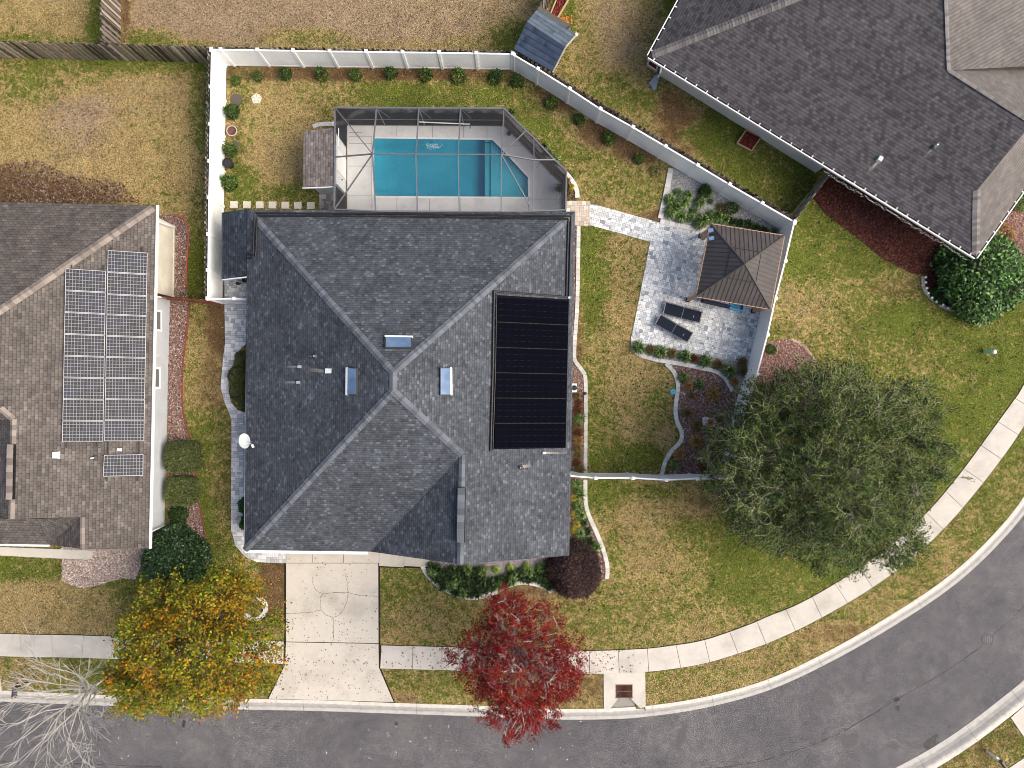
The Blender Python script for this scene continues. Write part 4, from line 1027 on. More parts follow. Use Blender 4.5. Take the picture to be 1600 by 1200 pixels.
def vent_pipe(parent, px, py, pl, r=0.045, h=0.25, mat=M_GALV, name="vent_pipe"):
    c = on_plane(px, py, pl)
    o = MB().tube([c - Vector((0,0,.05)), c + Vector((0,0,h))], r, 10).build(name, mat, parent)
    b2 = MB(); b2.lathe([(0.14, 0.0), (0.13, 0.03), (r+0.01, 0.09)], (c.x, c.y, c.z), 12); b2.build("collar", m_plain("lead_collar", (0.05,0.05,0.055), 0.6) if not bpy.data.materials.get("lead_collar") else bpy.data.materials["lead_collar"], o)
    return c
def vent_hood(parent, px, py, pl, w, l, h, mat, name="vent_hood", rz=0.0):
    c = on_plane(px, py, pl)
    mb = MB().box((0,0,0), (w,l,h)); 
    M = Matrix.Rotation(rz, 3, 'Z')
    mb.v = [tuple(M @ Vector((x*(0.72 if z > 0 else 1.0), y*(0.8 if z > 0 else 1.0), z)) + c + Vector((0,0,h*0.35))) for x, y, z in mb.v]
    return mb.build(name, mat, parent)
M_GREEN = m_plain("pale_painted_metal", (0.62,0.70,0.69), 0.4, 0.5, 0.2, var=0.08)
vent_hood(hs, 513.5, 579.5, plW, 0.36, 0.26, 0.16, M_GREEN); stain(hs, on_plane(507,580,plW), on_plane(470,576,plW)-on_plane(507,580,plW), 1.15, 0.24, plW)
vent_hood(hs, 468.5, 573, plW, 0.22, 0.15, 0.14, M_GALV); stain(hs, on_plane(464,573,plW), on_plane(430,573,plW)-on_plane(464,573,plW), 0.9, 0.12, plW)
vent_hood(hs, 466.5, 597.5, plW, 0.22, 0.15, 0.14, M_GALV); stain(hs, on_plane(462,597.5,plW), on_plane(430,597,plW)-on_plane(462,597.5,plW), 0.95, 0.16, plW)
vent_pipe(hs, 493, 556.5, plW, 0.035, 0.3); stain(hs, on_plane(490,556.5,plW), on_plane(470,557,plW)-on_plane(490,556.5,plW), 0.35, 0.08, plW)
vent_hood(hs, 850, 707.5, plE, 0.17, 0.13, 0.12, M_WHITE); stain(hs, on_plane(853,707.5,plE), on_plane(890,708,plE)-on_plane(853,707.5,plE), 1.1, 0.12, plE)
vent_pipe(hs, 813, 730, plE, 0.03, 0.3); stain(hs, on_plane(815,729,plE), on_plane(840,726,plE)-on_plane(815,729,plE), 0.6, 0.2, plE)

# black pool heating mat with its pipes
heater = flat_on(plE, [(776,461),(889.5,468),(883.5,700),(772,702)], 0.05, 0.04, m_plain("black_base_mat", (0.006,0.006,0.008), 0.9, 0.05), "pool_heater", hs)
M_MAT = None
def heater_material():
    m, nt, b = newmat("black_heating_mat", 1.0, 0.0)
    uv = nt.nodes.new("ShaderNodeUVMap").outputs[0]; sp = nd(nt, "ShaderNodeSeparateXYZ", {0: uv})
    l = ramp(nt, mth(nt, 'FRACT', mth(nt, 'MULTIPLY', sp.outputs[1], 4.0)), [(0.0,1.0),(0.03,0.0),(0.97,0.0),(1.0,1.0)])
    d = ramp(nt, mth(nt, 'FRACT', mth(nt, 'MULTIPLY', sp.outputs[0], 10.0)), [(0.0,0.0),(0.3,0.2),(0.5,1.0),(0.8,0.3)])
    c = mixc(nt, mth(nt, 'MULTIPLY', mth(nt, 'MULTIPLY', l, d), 0.6), (0.0025,0.003,0.006), (0.055,0.055,0.065))
    c = mixc(nt, mth(nt, 'MULTIPLY', noise(nt, 2, 3, objco(nt)), 0.25), c, (0.007,0.007,0.011))
    nt.links.new(c, b.inputs["Base Color"]); return m
M_MAT = heater_material()
L0, L1 = (777.5,463.5), (772.5,701); R0, R1 = (888.5,469.5), (883,699.5)
lp = lambda a, b, t: (a[0]+(b[0]-a[0])*t, a[1]+(b[1]-a[1])*t)
for i in range(6):
    t0, t1 = i/6 + 0.0045, (i+1)/6 - 0.0045
    flat_on(plE, [lp(L0,L1,t1), lp(R0,R1,t1), lp(R0,R1,t0), lp(L0,L1,t0)], 0.075, 0.022, M_MAT, "heating_panel", heater)
M_SEAM = m_plain("grey_strap", (0.045,0.043,0.042), 0.9, 0.05)
for i in range(1, 6):
    t = i/6; flat_on(plE, [lp(L0,L1,t+0.0012), lp(R0,R1,t+0.0012), lp(R0,R1,t-0.0012), lp(L0,L1,t-0.0012)], 0.085, 0.02, M_SEAM, "strap", heater)
def pipe(path, pl_list, r=0.028, off=0.06, name="pipe", parent=heater, mat=M_BLACKP):
    pts = [on_plane(x, y, (pl[0] + pl[1]*off, pl[1])) for (x, y), pl in zip(path, pl_list)]
    return MB().tube(pts, r, 8).build(name, mat, parent)
pipe([(772,455),(770,580),(766.5,705)], [plE]*3, 0.05)
pipe([(776,459),(774,580),(770,703)], [plE]*3, 0.028)
pipe([(771,455),(830,459.5),(888,464)], [plE]*3, 0.04)
pipe([(889,467),(886.5,580),(884,700)], [plE]*3, 0.03)
for off, o2 in ((0.0, 0.0), (4.2, 4.0)):
    pipe([(885+off,465),(886.5+off,400),(888.3+off,342-o2)], [plE]*3, 0.042)
    pipe([(888.3+off,342-o2),(640,338.5-o2),(402-off,337-o2)], [plN]*3, 0.042)
    pipe([(402-off,337-o2),(400.5-off,380),(399.5-off,399+o2),(386,397+o2*1.6)], [plW]*4, 0.042)
mb = MB()
for i in range(14):
    t = i/13; q = lp((773.5,459),(769,702),t); c = on_plane(q[0], q[1], (plE[0]+plE[1]*0.07, plE[1])); mb.box(c, (0.09,0.05,0.06))
    q = lp((889,470),(884,697),t); c = on_plane(q[0], q[1], (plE[0]+plE[1]*0.07, plE[1])); mb.box(c, (0.07,0.05,0.05))
mb.build("clamp", M_BLACKP, heater)
c = on_plane(889.5,465,(plE[0]+plE[1]*0.1,plE[1])); MB().box(c, (0.09,0.09,0.07)).build("white_valve", M_WHITE, heater)

# side lean-to roof (north-west corner)
aq = [P(348,332,2.15), P(388,326.3,2.66), P(391,431.5,2.66), P(347.5,436,2.15)]
an = roof_mesh([[aq[0], aq[3], aq[2], aq[1]]], "side_roof", M_SHD, hs, 0.12)
gutter("fascia", [aq[3] + Vector((0,-.03,0)), aq[2] + Vector((-.1,-.03,0))], M_WHITE, hs, 0.05, 0.12, -0.01)
gutter("fascia", [aq[0] + Vector((-.03,0,0)), aq[3] + Vector((-.03,0,0))], m_plain("dark_drip_edge", (0.06,0.07,0.08), 0.5), hs, 0.05, 0.12, -0.01)
mb = MB()
for p in (aq[0] + Vector((0.15,-0.15,0)), aq[3] + Vector((0.15,0.15,0))): mb.box((p.x, p.y, 1.0), (0.1,0.1,2.05))
mb.build("porch_post", M_WHITE, hs)
wall_prism([(aq[0].x+0.35, aq[0].y-0.3), (NW.x+ov, aq[0].y-0.3), (NW.x+ov, aq[3].y+0.5), (aq[0].x+0.35, aq[3].y+0.5)], 2.0, M_STUCCO, hs)

# satellite dish on the west eave
sd_ = root("satellite_dish", P(384,687,EZ), "grey oval satellite dish on the west eave of the charcoal roofed house", "satellite dish")
mb = MB(); ctr = P(382,689,3.05)
Mx = (Matrix.Rotation(R(35), 3, Vector((0.3,1,0)).normalized()) @ Matrix.Rotation(R(-18), 3, 'X'))
ring = []
for i, (r_, z_) in enumerate([(0.0001,-.07),(0.1,-.062),(0.2,-.035),(0.29,0.0),(0.31,0.01)]):
    ring.append([ctr + Mx @ Vector((r_*math.cos(2*PI*k/28)*0.88, r_*1.2*math.sin(2*PI*k/28), z_)) for k in range(28)])
for a_, b_ in zip(ring, ring[1:]):
    for k in range(28): mb.face([a_[k], a_[(k+1)%28], b_[(k+1)%28], b_[k]])
mb.build("reflector", m_plain("grey_dish_paint", (0.45,0.50,0.48), 0.5, 0.4), sd_, smooth=True)
arm_end = P(395,697,3.15)
MB().tube([ctr + Vector((.05,-.15,-.1)), P(391,692,3.0), arm_end], 0.018).build("feed_arm", M_WHITE, sd_)
MB().box(arm_end, (0.09,0.16,0.09), rz=.5).build("receiver", M_WHITE, sd_)
MB().tube([ctr + Vector((0,0,-.08)), P(387,687,2.72)], 0.025).build("mast", M_GALV, sd_)

# ================================================================== west neighbour
w_ = root("house", P(60,600), "brown shingle roofed house on the west side with rows of solar panels", "house")
WE0, WE1 = P(244,320.5,2.62), P(232.5,857,2.62)
WN1 = P(-250,311,2.62)
sl = 0.5
edir = (WE1-WE0).normalized()
nE = Vector((-edir.y, edir.x, 0)).normalized()
if nE.x > 0: nE = -nE           # horizontal, pointing west (up the slope)
planeWE = (WE0, (Vector((0,0,1)) - nE*sl).normalized())
ndir = (WN1-WE0).normalized(); nS = Vector((ndir.y, -ndir.x, 0)).normalized()
if nS.y > 0: nS = -nS
planeWN = (WE0, (Vector((0,0,1)) - nS*sl).normalized())
def isect_z(pl, x, y):  # height of the plane over a ground point
    return pl[0].z - (pl[1].x*(x-pl[0].x) + pl[1].y*(y-pl[0].y)) / pl[1].z
hipd = planeWE[1].cross(planeWN[1]).normalized()
if hipd.z < 0: hipd = -hipd
hipTop = min((WE0 + hipd*t for t in np.arange(3, 16, 0.02)), key=lambda p: abs(p.z - 7.9))
def opl(x, y): return on_plane(x, y, planeWE)
K1_ = opl(18,655); K0 = opl(0,638)
rA, rB = opl(20,655), opl(17,811)
rC = opl(127,808); rD = opl(127,858)
far = hipTop
# east face: from the eave up to a stepped line of ridges
east = [WE0, WE1, rD, rC, rB, rA, K0, opl(-60,590), opl(-80,560)]
k2 = opl(-80,560)
# close along the hip at the height reached
east = [WE0, WE1, rD, rC, rB, rA, K0, opl(-40,600)]
hp = min((WE0 + hipd*t for t in np.arange(1, 16, 0.02)), key=lambda p: abs(p.z - east[-1].z))
east.append(hp)
topW = Vector((-45, hp.y, hp.z))
def onN(x): return Vector((x, 0, 0))
nl = WE0 + ndir*32
north = [nl, WE0, hp, nl + nS*((hp-WE0).dot(nS)) + Vector((0,0,hp.z-WE0.z))]
west_top = [hp, east[-2], east[-2] + Vector((-12,0,0)), north[-1]]
rw1 = rA + Vector((-3.2, 0.6, -1.6)); rw2 = rB + Vector((-3.2, 0, -1.6))
west1 = [rA, rB, rw2 + Vector((0,0,0)), rw1]
wr_ = roof_mesh([east], "roof", M_SHB, w_)
roof_mesh([north], "roof", M_SHB, w_)
mbb = MB()
# lower dark roofs in the south: slope to the porch eave, and the west side of the front gable
pe0, pe1, pe2 = P(-120,848,2.62), P(76,851,2.62), P(125,859.5,2.62)
vt = Vector((rC.x, rC.y+0.02, rC.z-0.03))
pyr = P(-120, 812, 3.35)
low_top = P(60,811,3.32)
roof_mesh([[pe0, pe1, low_top, pyr]], "lower_roof", M_SHB, w_, 0.12)
roof_mesh([[pe1, Vector((rD.x, rD.y, rD.z-0.01)), vt, ]], "gable_side_roof", M_SHB, w_, 0.12)
roof_mesh([[low_top + Vector((0,0,-0.01)), pe1 + Vector((0,0,0.0)), vt, vt + Vector((-0.4,0.0,0.0))]], "gable_side_roof", M_SHB, w_, 0.1)
# wall that fills the step above the lower roof
MB().face([(low_top.x-14, rC.y-0.03, 2.4), (rC.x, rC.y-0.03, 2.4), (rC.x, rC.y-0.03, rC.z-0.15), (rB.x, rB.y-0.03, rB.z-0.15), (low_top.x-14, rB.y-0.03, 2.9)]).build("gable_wall", M_CREAM, w_)
roof_mesh([[rA, rw1, rw2, rB]], "west_roof", M_SHB, w_, 0.12)
roof_mesh([[K0, opl(-40,600), opl(-40,600)+Vector((-6,-2,-1.5)), rw1, rA]], "west_roof", M_SHB, w_, 0.12)
CAPB = (0.235,0.20,0.175)
for a, b, dd_, s__, w_c, L_c in ((WE0 + hipd*0.2, hp, .36, 11, .19, .15), (rB, rA, .5, 12, .15, .25), (rA, K0, .45, 13, .15, .15), (rD + Vector((.06,0,0.02)), rC + Vector((.06,0,0.02)), .3, 14, .12, .25)):
    cap_line(MB(), a, b, dd_, CAPB, seed=s__, w=w_c, L=L_c).build("ridge_cap", M_CAP, w_)
mb = MB(); a, b = rB.lerp(rA, 0.2), rB.lerp(rA, 0.75); mb.m = 1; mb.beam(a+Vector((0,0,.06)), b+Vector((0,0,.06)), 0.38, 0.1); mb.m = 0; cap_line(mb, a, b, 0.04, CAPB, w=0.15, L=0.28, seed=15, lift=0.14)
mb.build("ridge_vent", [M_CAP, M_BLACKP], w_)
gutter("gutter", [WE0 + Vector((.05,.0,0)), WE1 + Vector((.05,-.02,0))], M_WHITE, w_, 0.09, 0.12, 0.0)
gutter("gutter", [pe0 + Vector((0,-.05,0)), pe1 + Vector((0,-.05,0))], M_WHITE, w_, 0.1, 0.12, 0.02)
# walls: grey lower part, beige screened porch in the north
gxw = P(266,0).x; gxs = P(256.5,0).x
wall_prism([(P(266,468).x, P(0,467).y), (P(257,822).x, P(0,822).y), (P(-200,0).x, P(0,822).y), (P(-200,0).x, P(0,467).y)], 2.5, m_plain("blue_grey_stucco", (0.44,0.465,0.49), 0.9, 0.2, var=0.06, scale=1.5, fine=50), w_)
by0, by1 = P(0,352).y, P(0,464).y
M_BEIGE = m_plain("beige_porch_panel", (0.56,0.53,0.44), 0.8, 0.2, var=0.10, scale=1.2)
wall_prism([(P(272,0).x, by0), (P(270.5,0).x, by1), (P(-100,0).x, by1), (P(-100,0).x, by0)], 2.42, M_BEIGE, w_, "porch_wall")
M_SCR = None
def screen_material(name, a, col=(0.02,0.021,0.024)):
    m, nt, b = newmat(name, 0.7, 0.2); b.inputs["Base Color"].default_value = c4(col)
    out = nt.nodes["Material Output"]; tr = nd(nt, "ShaderNodeBsdfTransparent")
    mx = nd(nt, "ShaderNodeMixShader", {0: a, 1: tr.outputs[0], 2: b.outputs[0]}); nt.links.new(mx.outputs[0], out.inputs[0]); return m
fr = MB()
for y in (408, ): fr.beam(P(272.1-(y-352)/75, y, 0.1), P(272.1-(y-352)/75, y, 2.4), 0.06, 0.05, up=Vector((1,0,0)))
fr.beam(P(272.3,352,0.05), P(270.8,464,0.05), 0.06, 0.10)
fr.build("porch_joint", m_plain("beige_trim", (0.60,0.57,0.47), 0.7), w_)
fr = MB(); fr.beam(P(245,344.5,2.45), P(273,355,0.1), 0.10, 0.08); fr.beam(P(240,463.5,2.4), P(270.5,465.5,0.1), 0.05, 0.08); fr.build("porch_frame", M_WHITE, w_)
for y0, y1 in ((482,518), (572,609)):
    cy = (P(0,y0,1.6).y + P(0,y1,1.6).y)/2; xw = P(266,468).x + (P(257,822).x-P(266,468).x)*((cy-P(0,467).y)/(P(0,822).y-P(0,467).y))
    window(w_, (xw, cy, 1.55), (1,0,0), 1.0, 1.15, M_TRIM, M_SCREENW, 0.10)
MB().box((P(262,555).x+0.05, P(0,555,1.2).y, 1.2), (0.12,0.2,0.3)).build("meter_box", M_STUCCO, w_)
MB().beam(P(232,833,2.3), P(258,820,0.02), 0.05, 0.1).build("corner_trim", M_WHITE, w_)
slab("porch_floor", [(-120,850),(127,859),(144.5,860),(144.5,873),(98,872.5),(0,867.5),(-120,863)], 0.06, m_concrete("pale_porch_concrete", (0.62,0.58,0.50), 0.08, 0.2))

# solar panels
def solar_material():
    m, nt, b = newmat("solar_cells", 0.5, 0.25)
    uv = nt.nodes.new("ShaderNodeUVMap").outputs[0]; sp = nd(nt, "ShaderNodeSeparateXYZ", {0: uv})
    u = mth(nt, 'MULTIPLY', sp.outputs[0], 12.0); v = mth(nt, 'MULTIPLY', sp.outputs[1], 6.0)
    fu = mth(nt, 'ABSOLUTE', mth(nt, 'SUBTRACT', mth(nt, 'FRACT', u), 0.5)); fv = mth(nt, 'ABSOLUTE', mth(nt, 'SUBTRACT', mth(nt, 'FRACT', v), 0.5))
    line = ramp(nt, mth(nt, 'MAXIMUM', fu, fv), [(0.425, 0.0), (0.46, 1.0)])
    cv = nd(nt, "ShaderNodeCombineXYZ", {0: mth(nt, 'FLOOR', u), 1: mth(nt, 'FLOOR', v), 2: nd(nt, "ShaderNodeObjectInfo").outputs["Random"]})
    wn = nd(nt, "ShaderNodeTexWhiteNoise", {"Vector": cv}, noise_dimensions='3D')
    big = noise(nt, 0.6, 2, objco(nt))
    cell = ramp(nt, mth(nt, 'ADD', mth(nt, 'MULTIPLY', wn.outputs[0], 0.35), mth(nt, 'MULTIPLY', big, 0.8)), [(0.3,(0.014,0.015,0.019)),(0.6,(0.030,0.031,0.038)),(0.85,(0.024,0.028,0.055))])
    c = mixc(nt, line, cell, (0.25,0.25,0.26)); nt.links.new(c, b.inputs["Base Color"]); return m
M_SOLAR = solar_material(); M_ALU = m_plain("aluminium_frame", (0.50,0.50,0.52), 0.5, 0.3, 0.0)
def solar(px):
    """px: TL, TR, BR, BL"""
    base = flat_on(planeWE, px, 0.14, 0.04, M_ALU, "solar_panel", w_)
    cx = sum(p[0] for p in px)/4; cy = sum(p[1] for p in px)/4
    q = [on_plane(cx+(x-cx)*0.98, cy+(y-cy)*0.965, (planeWE[0]+planeWE[1]*0.144, planeWE[1])) for x, y in px]
    MB().face([q[3], q[2], q[1], q[0]], uv=[(0,0),(1,0),(1,1),(0,1)]).build("cells", M_SOLAR, base)
yl = [419.5,454,488,522,556,590,624,657.5,690.5]; yr = [391,425.5,460,491.5,525,558,590.5,624,657,690]
for i in range(8):
    xl0 = 102.5 - (yl[i]-420)*0.02; xl1 = 102.5 - (yl[i+1]-420)*0.02
    k0, k1 = (yl[i]-420)/270, (yl[i+1]-420)/270
    solar([(xl0, yl[i]), (165.5-4.5*k0, yl[i]+4*(1-k0)), (165.5-4.5*k1, yl[i+1]-0.8+4*(1-k1)), (xl1, yl[i+1]-0.8)])
for i in range(9):
    k0, k1 = (yr[i]-391)/299, (yr[i+1]-391)/299
    solar([(168.5-5.5*k0, yr[i]), (230.5-5.5*k0, yr[i]+4*(1-k0)), (230.5-5.5*k1, yr[i+1]-0.8+4*(1-k1)), (168.5-5.5*k1, yr[i+1]-0.8)])
solar([(162.5,711),(224,710),(223.5,743),(161,744.5)])
rail = MB()
for x0, x1, y0, y1 in ((112,104,414,700),(162,152,414,697),(174,169,386,710),(222,217,386,712),(167,167,742,752),(216,215,742,752)):
    a, b = [on_plane(x, y, (planeWE[0]+planeWE[1]*0.07, planeWE[1])) for x, y in ((x0,y0),(x1,y1))]; rail.beam(a, b, 0.05, 0.05, up=planeWE[1])
rail.build("mounting_rail", M_BLACKP, w_)
vent_hood(w_, 88, 711, planeWE, 0.34, 0.34, 0.14, M_WHITE, rz=0.0); vent_hood(w_, 187, 702.5, planeWE, 0.2, 0.16, 0.14, M_WHITE); vent_pipe(w_, 148, 715, planeWE, 0.035, 0.3, M_WHITE)

# ================================================================== north-east neighbour
n_ = root("house", P(1400,120), "grey shingle roofed house at the north-east with white gutters and cream walls", "house")
NZ = 2.62
c1, c2 = P(1014,87.5,NZ), P(1525,401.5,NZ)
d1 = (c2-c1).normalized(); up1 = Vector((d1.y, -d1.x, 0))
if up1.y < 0: up1 = -up1
plSW = (c1, (Vector((0,0,1)) - up1*0.46).normalized())
d2 = Vector((-d1.y, d1.x, 0))
if d2.y < 0: d2 = -d2
c0 = P(1062,0,NZ); d2a = (P(1600,296,NZ)-c2).normalized(); d0 = (c0-c1).normalized()
upNW = Vector((d0.y, -d0.x, 0)); 
if upNW.x < 0: upNW = -upNW
plNW = (c1, (Vector((0,0,1)) - upNW*0.46).normalized())
upSE = Vector((d2a.y, -d2a.x, 0))
if upSE.x > 0: upSE = -upSE
plSE = (c2, (Vector((0,0,1)) - upSE*0.46).normalized())
h1 = plSW[1].cross(plNW[1]).normalized(); h1 = h1 if h1.z > 0 else -h1
h2 = plSW[1].cross(plSE[1]).normalized(); h2 = h2 if h2.z > 0 else -h2
def osw(x, y): return on_plane(x, y, plSW)
kH = min((c2 + h2*t for t in np.arange(0.5, 9, 0.02)), key=lambda p: abs(600 - p.y/(S*(H-p.z)/H) - 297))
gR = osw(1612,193)     # top of the rake where it meets the lower ridge
rL = osw(1482,110)
rU = osw(1477,-20)
tH = c1 + h1*9.6
rU2 = osw(1470,-140)
A0 = roof_mesh([[c1, c2, kH, gR, rL, rU, rU2, tH]], "roof", M_SHC, n_)
roof_mesh([[c1, tH, tH + d0*9, c1 + d0*20]], "roof", M_SHC, n_)
kE = min((kH + (P(1600,205,kH.z)-kH).normalized()*t for t in np.arange(2,12,.05)), key=lambda p: abs(800 + p.x/(S*(H-p.z)/H) - 1700))
eE = c2 + d2a*((kE-kH).length*1.0 + 2)
# south-east face below the rake (a hipped end under a gable)
roof_mesh([[c2, c2 + d2a*14, c2 + d2a*14 + upSE*((kH-c2).dot(upSE)) + Vector((0,0,kH.z-c2.z)), kH]], "end_roof", M_SHC_SUN, n_)
seW = c2 + d2a*14 + upSE*((kH-c2).dot(upSE)) + Vector((0,0,kH.z-c2.z))
MB().face([kH + Vector((0,0,-.1)), seW + Vector((0,0,-.1)), gR + Vector((0,0,-.15))]).build("gable_wall", M_CREAM, n_)
# faces painted paler as if sunlit: north-east slope of the wing and south-east slope of the high part
dwn = -up1
b1 = gR - up1*0 ; 
ne1 = [rL, gR, gR + up1*5 + Vector((0,0,-2.3)), rL + up1*5 + Vector((0,0,-2.3)) + d1*5]
roof_mesh([[rL, gR, gR + up1*6 + Vector((0,0,-2.7)), rL + (up1 + d1)*6 + Vector((0,0,-2.7))]], "wing_roof", M_SHC_SUN, n_)
roof_mesh([[rL, rL + (up1 + d1)*6 + Vector((0,0,-2.7)), rU + d1*9 + up1*5 + Vector((0,0,-3.6)), rU2 + d1*10 + Vector((0,0,-3.0)), rU2, rU]], "upper_roof", M_SHC_SUN, n_)
CAPC = (0.165,0.155,0.15)
for a, b, dd_, s__, w_c in ((c1 + h1*0.15, tH, .34, 21, .2), (c2 + h2*0.15, kH, .34, 22, .2), (gR, rL, .1, 23, .09), (rL, rU, .1, 24, .09)):
    cap_line(MB(), a, b, dd_, CAPC if w_c > .1 else (0.19,0.18,0.175), seed=s__, w=w_c).build("ridge_cap", M_CAP, n_)
def hung_gutter(a, b, nout, parent):
    a = a + nout*0.09; b = b + nout*0.09
    mb = MB(); mb.beam(a + Vector((0,0,-.07)), b + Vector((0,0,-.07)), 0.05, 0.13)
    n = int((b-a).length/0.6)
    for i in range(n): 
        p = a.lerp(b, (i+.5)/n); mb.beam(p + Vector((0,0,.0)), p - nout*0.14 + Vector((0,0,.02)), 0.05, 0.02)
    mb.build("gutter", M_WHITE, parent)
    MB().beam(a - nout*0.06 + Vector((0,0,-.1)), b - nout*0.06 + Vector((0,0,-.1)), 0.07, 0.06).build("gutter_trough", m_plain("gutter_trough_dark", (0.03,0.027,0.024), 0.9) if not bpy.data.materials.get("gutter_trough_dark") else bpy.data.materials["gutter_trough_dark"], parent)  # near-black strip along the inside of the gutter
hung_gutter(c1, c2, -up1, n_); hung_gutter(c2, c2 + d2a*14, -upSE, n_); hung_gutter(c1, c1 + d0*16, -upNW, n_)
# walls: cream wall under the long eave as far as the side gate, then a recessed wall
wa, wb = P(1031,118), P(1274,270)
wi = up1*6
wall_prism([tuple(p)[:2] for p in (wa, wb, wb + wi, wa + wi)], 2.5, M_CREAM, n_)
wc, wd = wb + up1*0.9 , c2 + up1*1.35 - d1*0.6
wall_prism([tuple(p)[:2] for p in (wc, wd, wd + d2a*12, wc + up1*9)], 2.5, M_CREAM, n_)
window(n_, wa.lerp(wb, 0.83) + Vector((0,0,1.9)), -up1, 0.9, 0.5)
# downspout and splash block
ds = P(1029,112,2.3)
MB().tube([P(1034,104,2.45), P(1032,112,2.2), P(1031,116,0.3), P(1028,120,0.12)], 0.05, 6).build("downspout", M_WHITE, n_)
sp = root("splash_block", P(1021,128), "blue grey plastic splash block under the downspout", "splash block")
q = PP([(1026,116),(1030,121),(1024,141),(1019,141),(1017,134),(1013,131)], 0.0)
MB().prism([(p.x,p.y) for p in q], 0.0, 0.09).build("trough", m_plain("blue_grey_plastic", (0.27,0.30,0.36), 0.6), sp)
for i, (x, y) in enumerate(((1374,249),)):
    vent_hood(n_, x, y, plSW, 0.26, 0.28, 0.18, M_GREEN, rz=-.5); stain(n_, osw(1372,253), osw(1355,270)-osw(1372,253), 0.75, 0.2, plSW)
vent_pipe(n_, 1459, 229.5, plSW, 0.04, 0.35, M_WHITE); stain(n_, osw(1457,232), osw(1440,250)-osw(1457,232), 0.6, 0.07, plSW)
# string of icicle lights along the gutter
mb = MB(); rr = random.Random(3)
for i in range(150):
    t = 0.55 + 0.44*i/150; p = c1.lerp(c2, t) - up1*0.16 + Vector((0,0,-.12)); mb.box(p - up1*rr.uniform(0,.1) + Vector((0,0,-rr.uniform(.03,.25))), (0.028,0.028,0.05))
lt = mb.build("string_lights", m_plain("clear_light_bulbs", (0.75,0.76,0.76), 0.3), n_)

# ================================================================== fences
M_VINYL = m_plain("white_vinyl", (0.88,0.895,0.89), 0.38, 0.45, var=0.05, scale=0.9, fine=14)
def vinyl_fence(top_px, label, h=1.83, plast=True, sub=None, width=None):
    pts = [P(x, y, h) for x, y in top_px]; pts = [Vector((p.x, p.y, 0)) for p in pts]
    rt = root("vinyl_fence", tuple(pts[0]), label, "fence", "white vinyl privacy fences")
    for i, (a, b) in enumerate(zip(pts, pts[1:])):
        mb = MB(); t = (b-a).normalized()
        a2, b2 = a + t*0.066, b - t*0.066
        mb.beam(a2 + Vector((0,0,h/2)), b2 + Vector((0,0,h/2)), 0.035, h-0.24)
        n = Vector((-t.y, t.x, 0)); L = (b2-a2).length; m = max(2, int(L/0.28))
        mb.beam(a2 + Vector((0,0,h-.07)), b2 + Vector((0,0,h-.07)), 0.075, 0.10)
        mb.beam(a2 + Vector((0,0,.1)), b2 + Vector((0,0,.1)), 0.06, 0.13)
        for k in range(1, m):
            p = a2.lerp(b2, k/m); mb.box(p + Vector((0,0,h/2)), (0.006, 0.041, h-0.27), rz=math.atan2(t.y, t.x))
        mb.build("fence_panel", M_VINYL, rt)
    for i, p in enumerate(pts):
        if i == len(pts)-1 and not plast: continue
        t = (pts[min(i+1,len(pts)-1)] - pts[max(i-1,0)]).normalized(); rz = math.atan2(t.y, t.x)
        o = MB().box(p + Vector((0,0,(h+.04)/2)), (0.127,0.127,h+0.04), rz=rz).build("fence_post", M_VINYL, rt)
        c = MB(); M = Matrix.Rotation(rz, 3, 'Z'); q = [p + M @ Vector((x*.085, y*.085, h+.04)) for x, y in ((-1,-1),(1,-1),(1,1),(-1,1))]; ap = p + Vector((0,0,h+.1))
        q2 = [v + Vector((0,0,.03)) for v in q]
        c.face(q[::-1])
        for k in range(4): c.face([q[k], q[(k+1)%4], q2[(k+1)%4], q2[k]]); c.face([q2[k], q2[(k+1)%4], ap])
        c.build("post_cap", M_VINYL, o)
    return rt
rear = [(330.5,77),(345,77.3),(402,78),(458,79),(515,80),(572,80.6),(629,81.5),(686,82),(744,83),(801,84)]
diag = [(803,85.5),(840.5,107.5),(890,138.5),(938,170),(989,198.5),(1040,228.5),(1090,258),(1140,288),(1191,317.5),(1241.5,346.5)]
west = [(330.5,79),(329.5,136),(328.5,194),(327.5,252),(326.5,309),(325.7,366),(325,422),(324.6,466)]
east_ = [(1241,349),(1227,408),(1212,466),(1199.5,523),(1183,585),(1165,640),(1151,700),(1143,748)]
south = [(889,743.5),(931,747),(989,747),(1041,750),(1090,748),(1137,749)]
vinyl_fence(rear, "white vinyl fence along the rear lawn behind the pool")
vinyl_fence(diag, "white vinyl fence running diagonally from the blue grey shed to the corner by the gazebo")
vinyl_fence(west, "white vinyl fence along the west side of the back yard")
vinyl_fence(east_, "white vinyl fence east of the gazebo, vanishing under the green tree")
vinyl_fence(south, "short white vinyl fence from the east house wall to the green tree")
vinyl_fence([(326,467),(365.5,466.5),(388,467.5)], "small white vinyl gate fence over the west paver walkway")

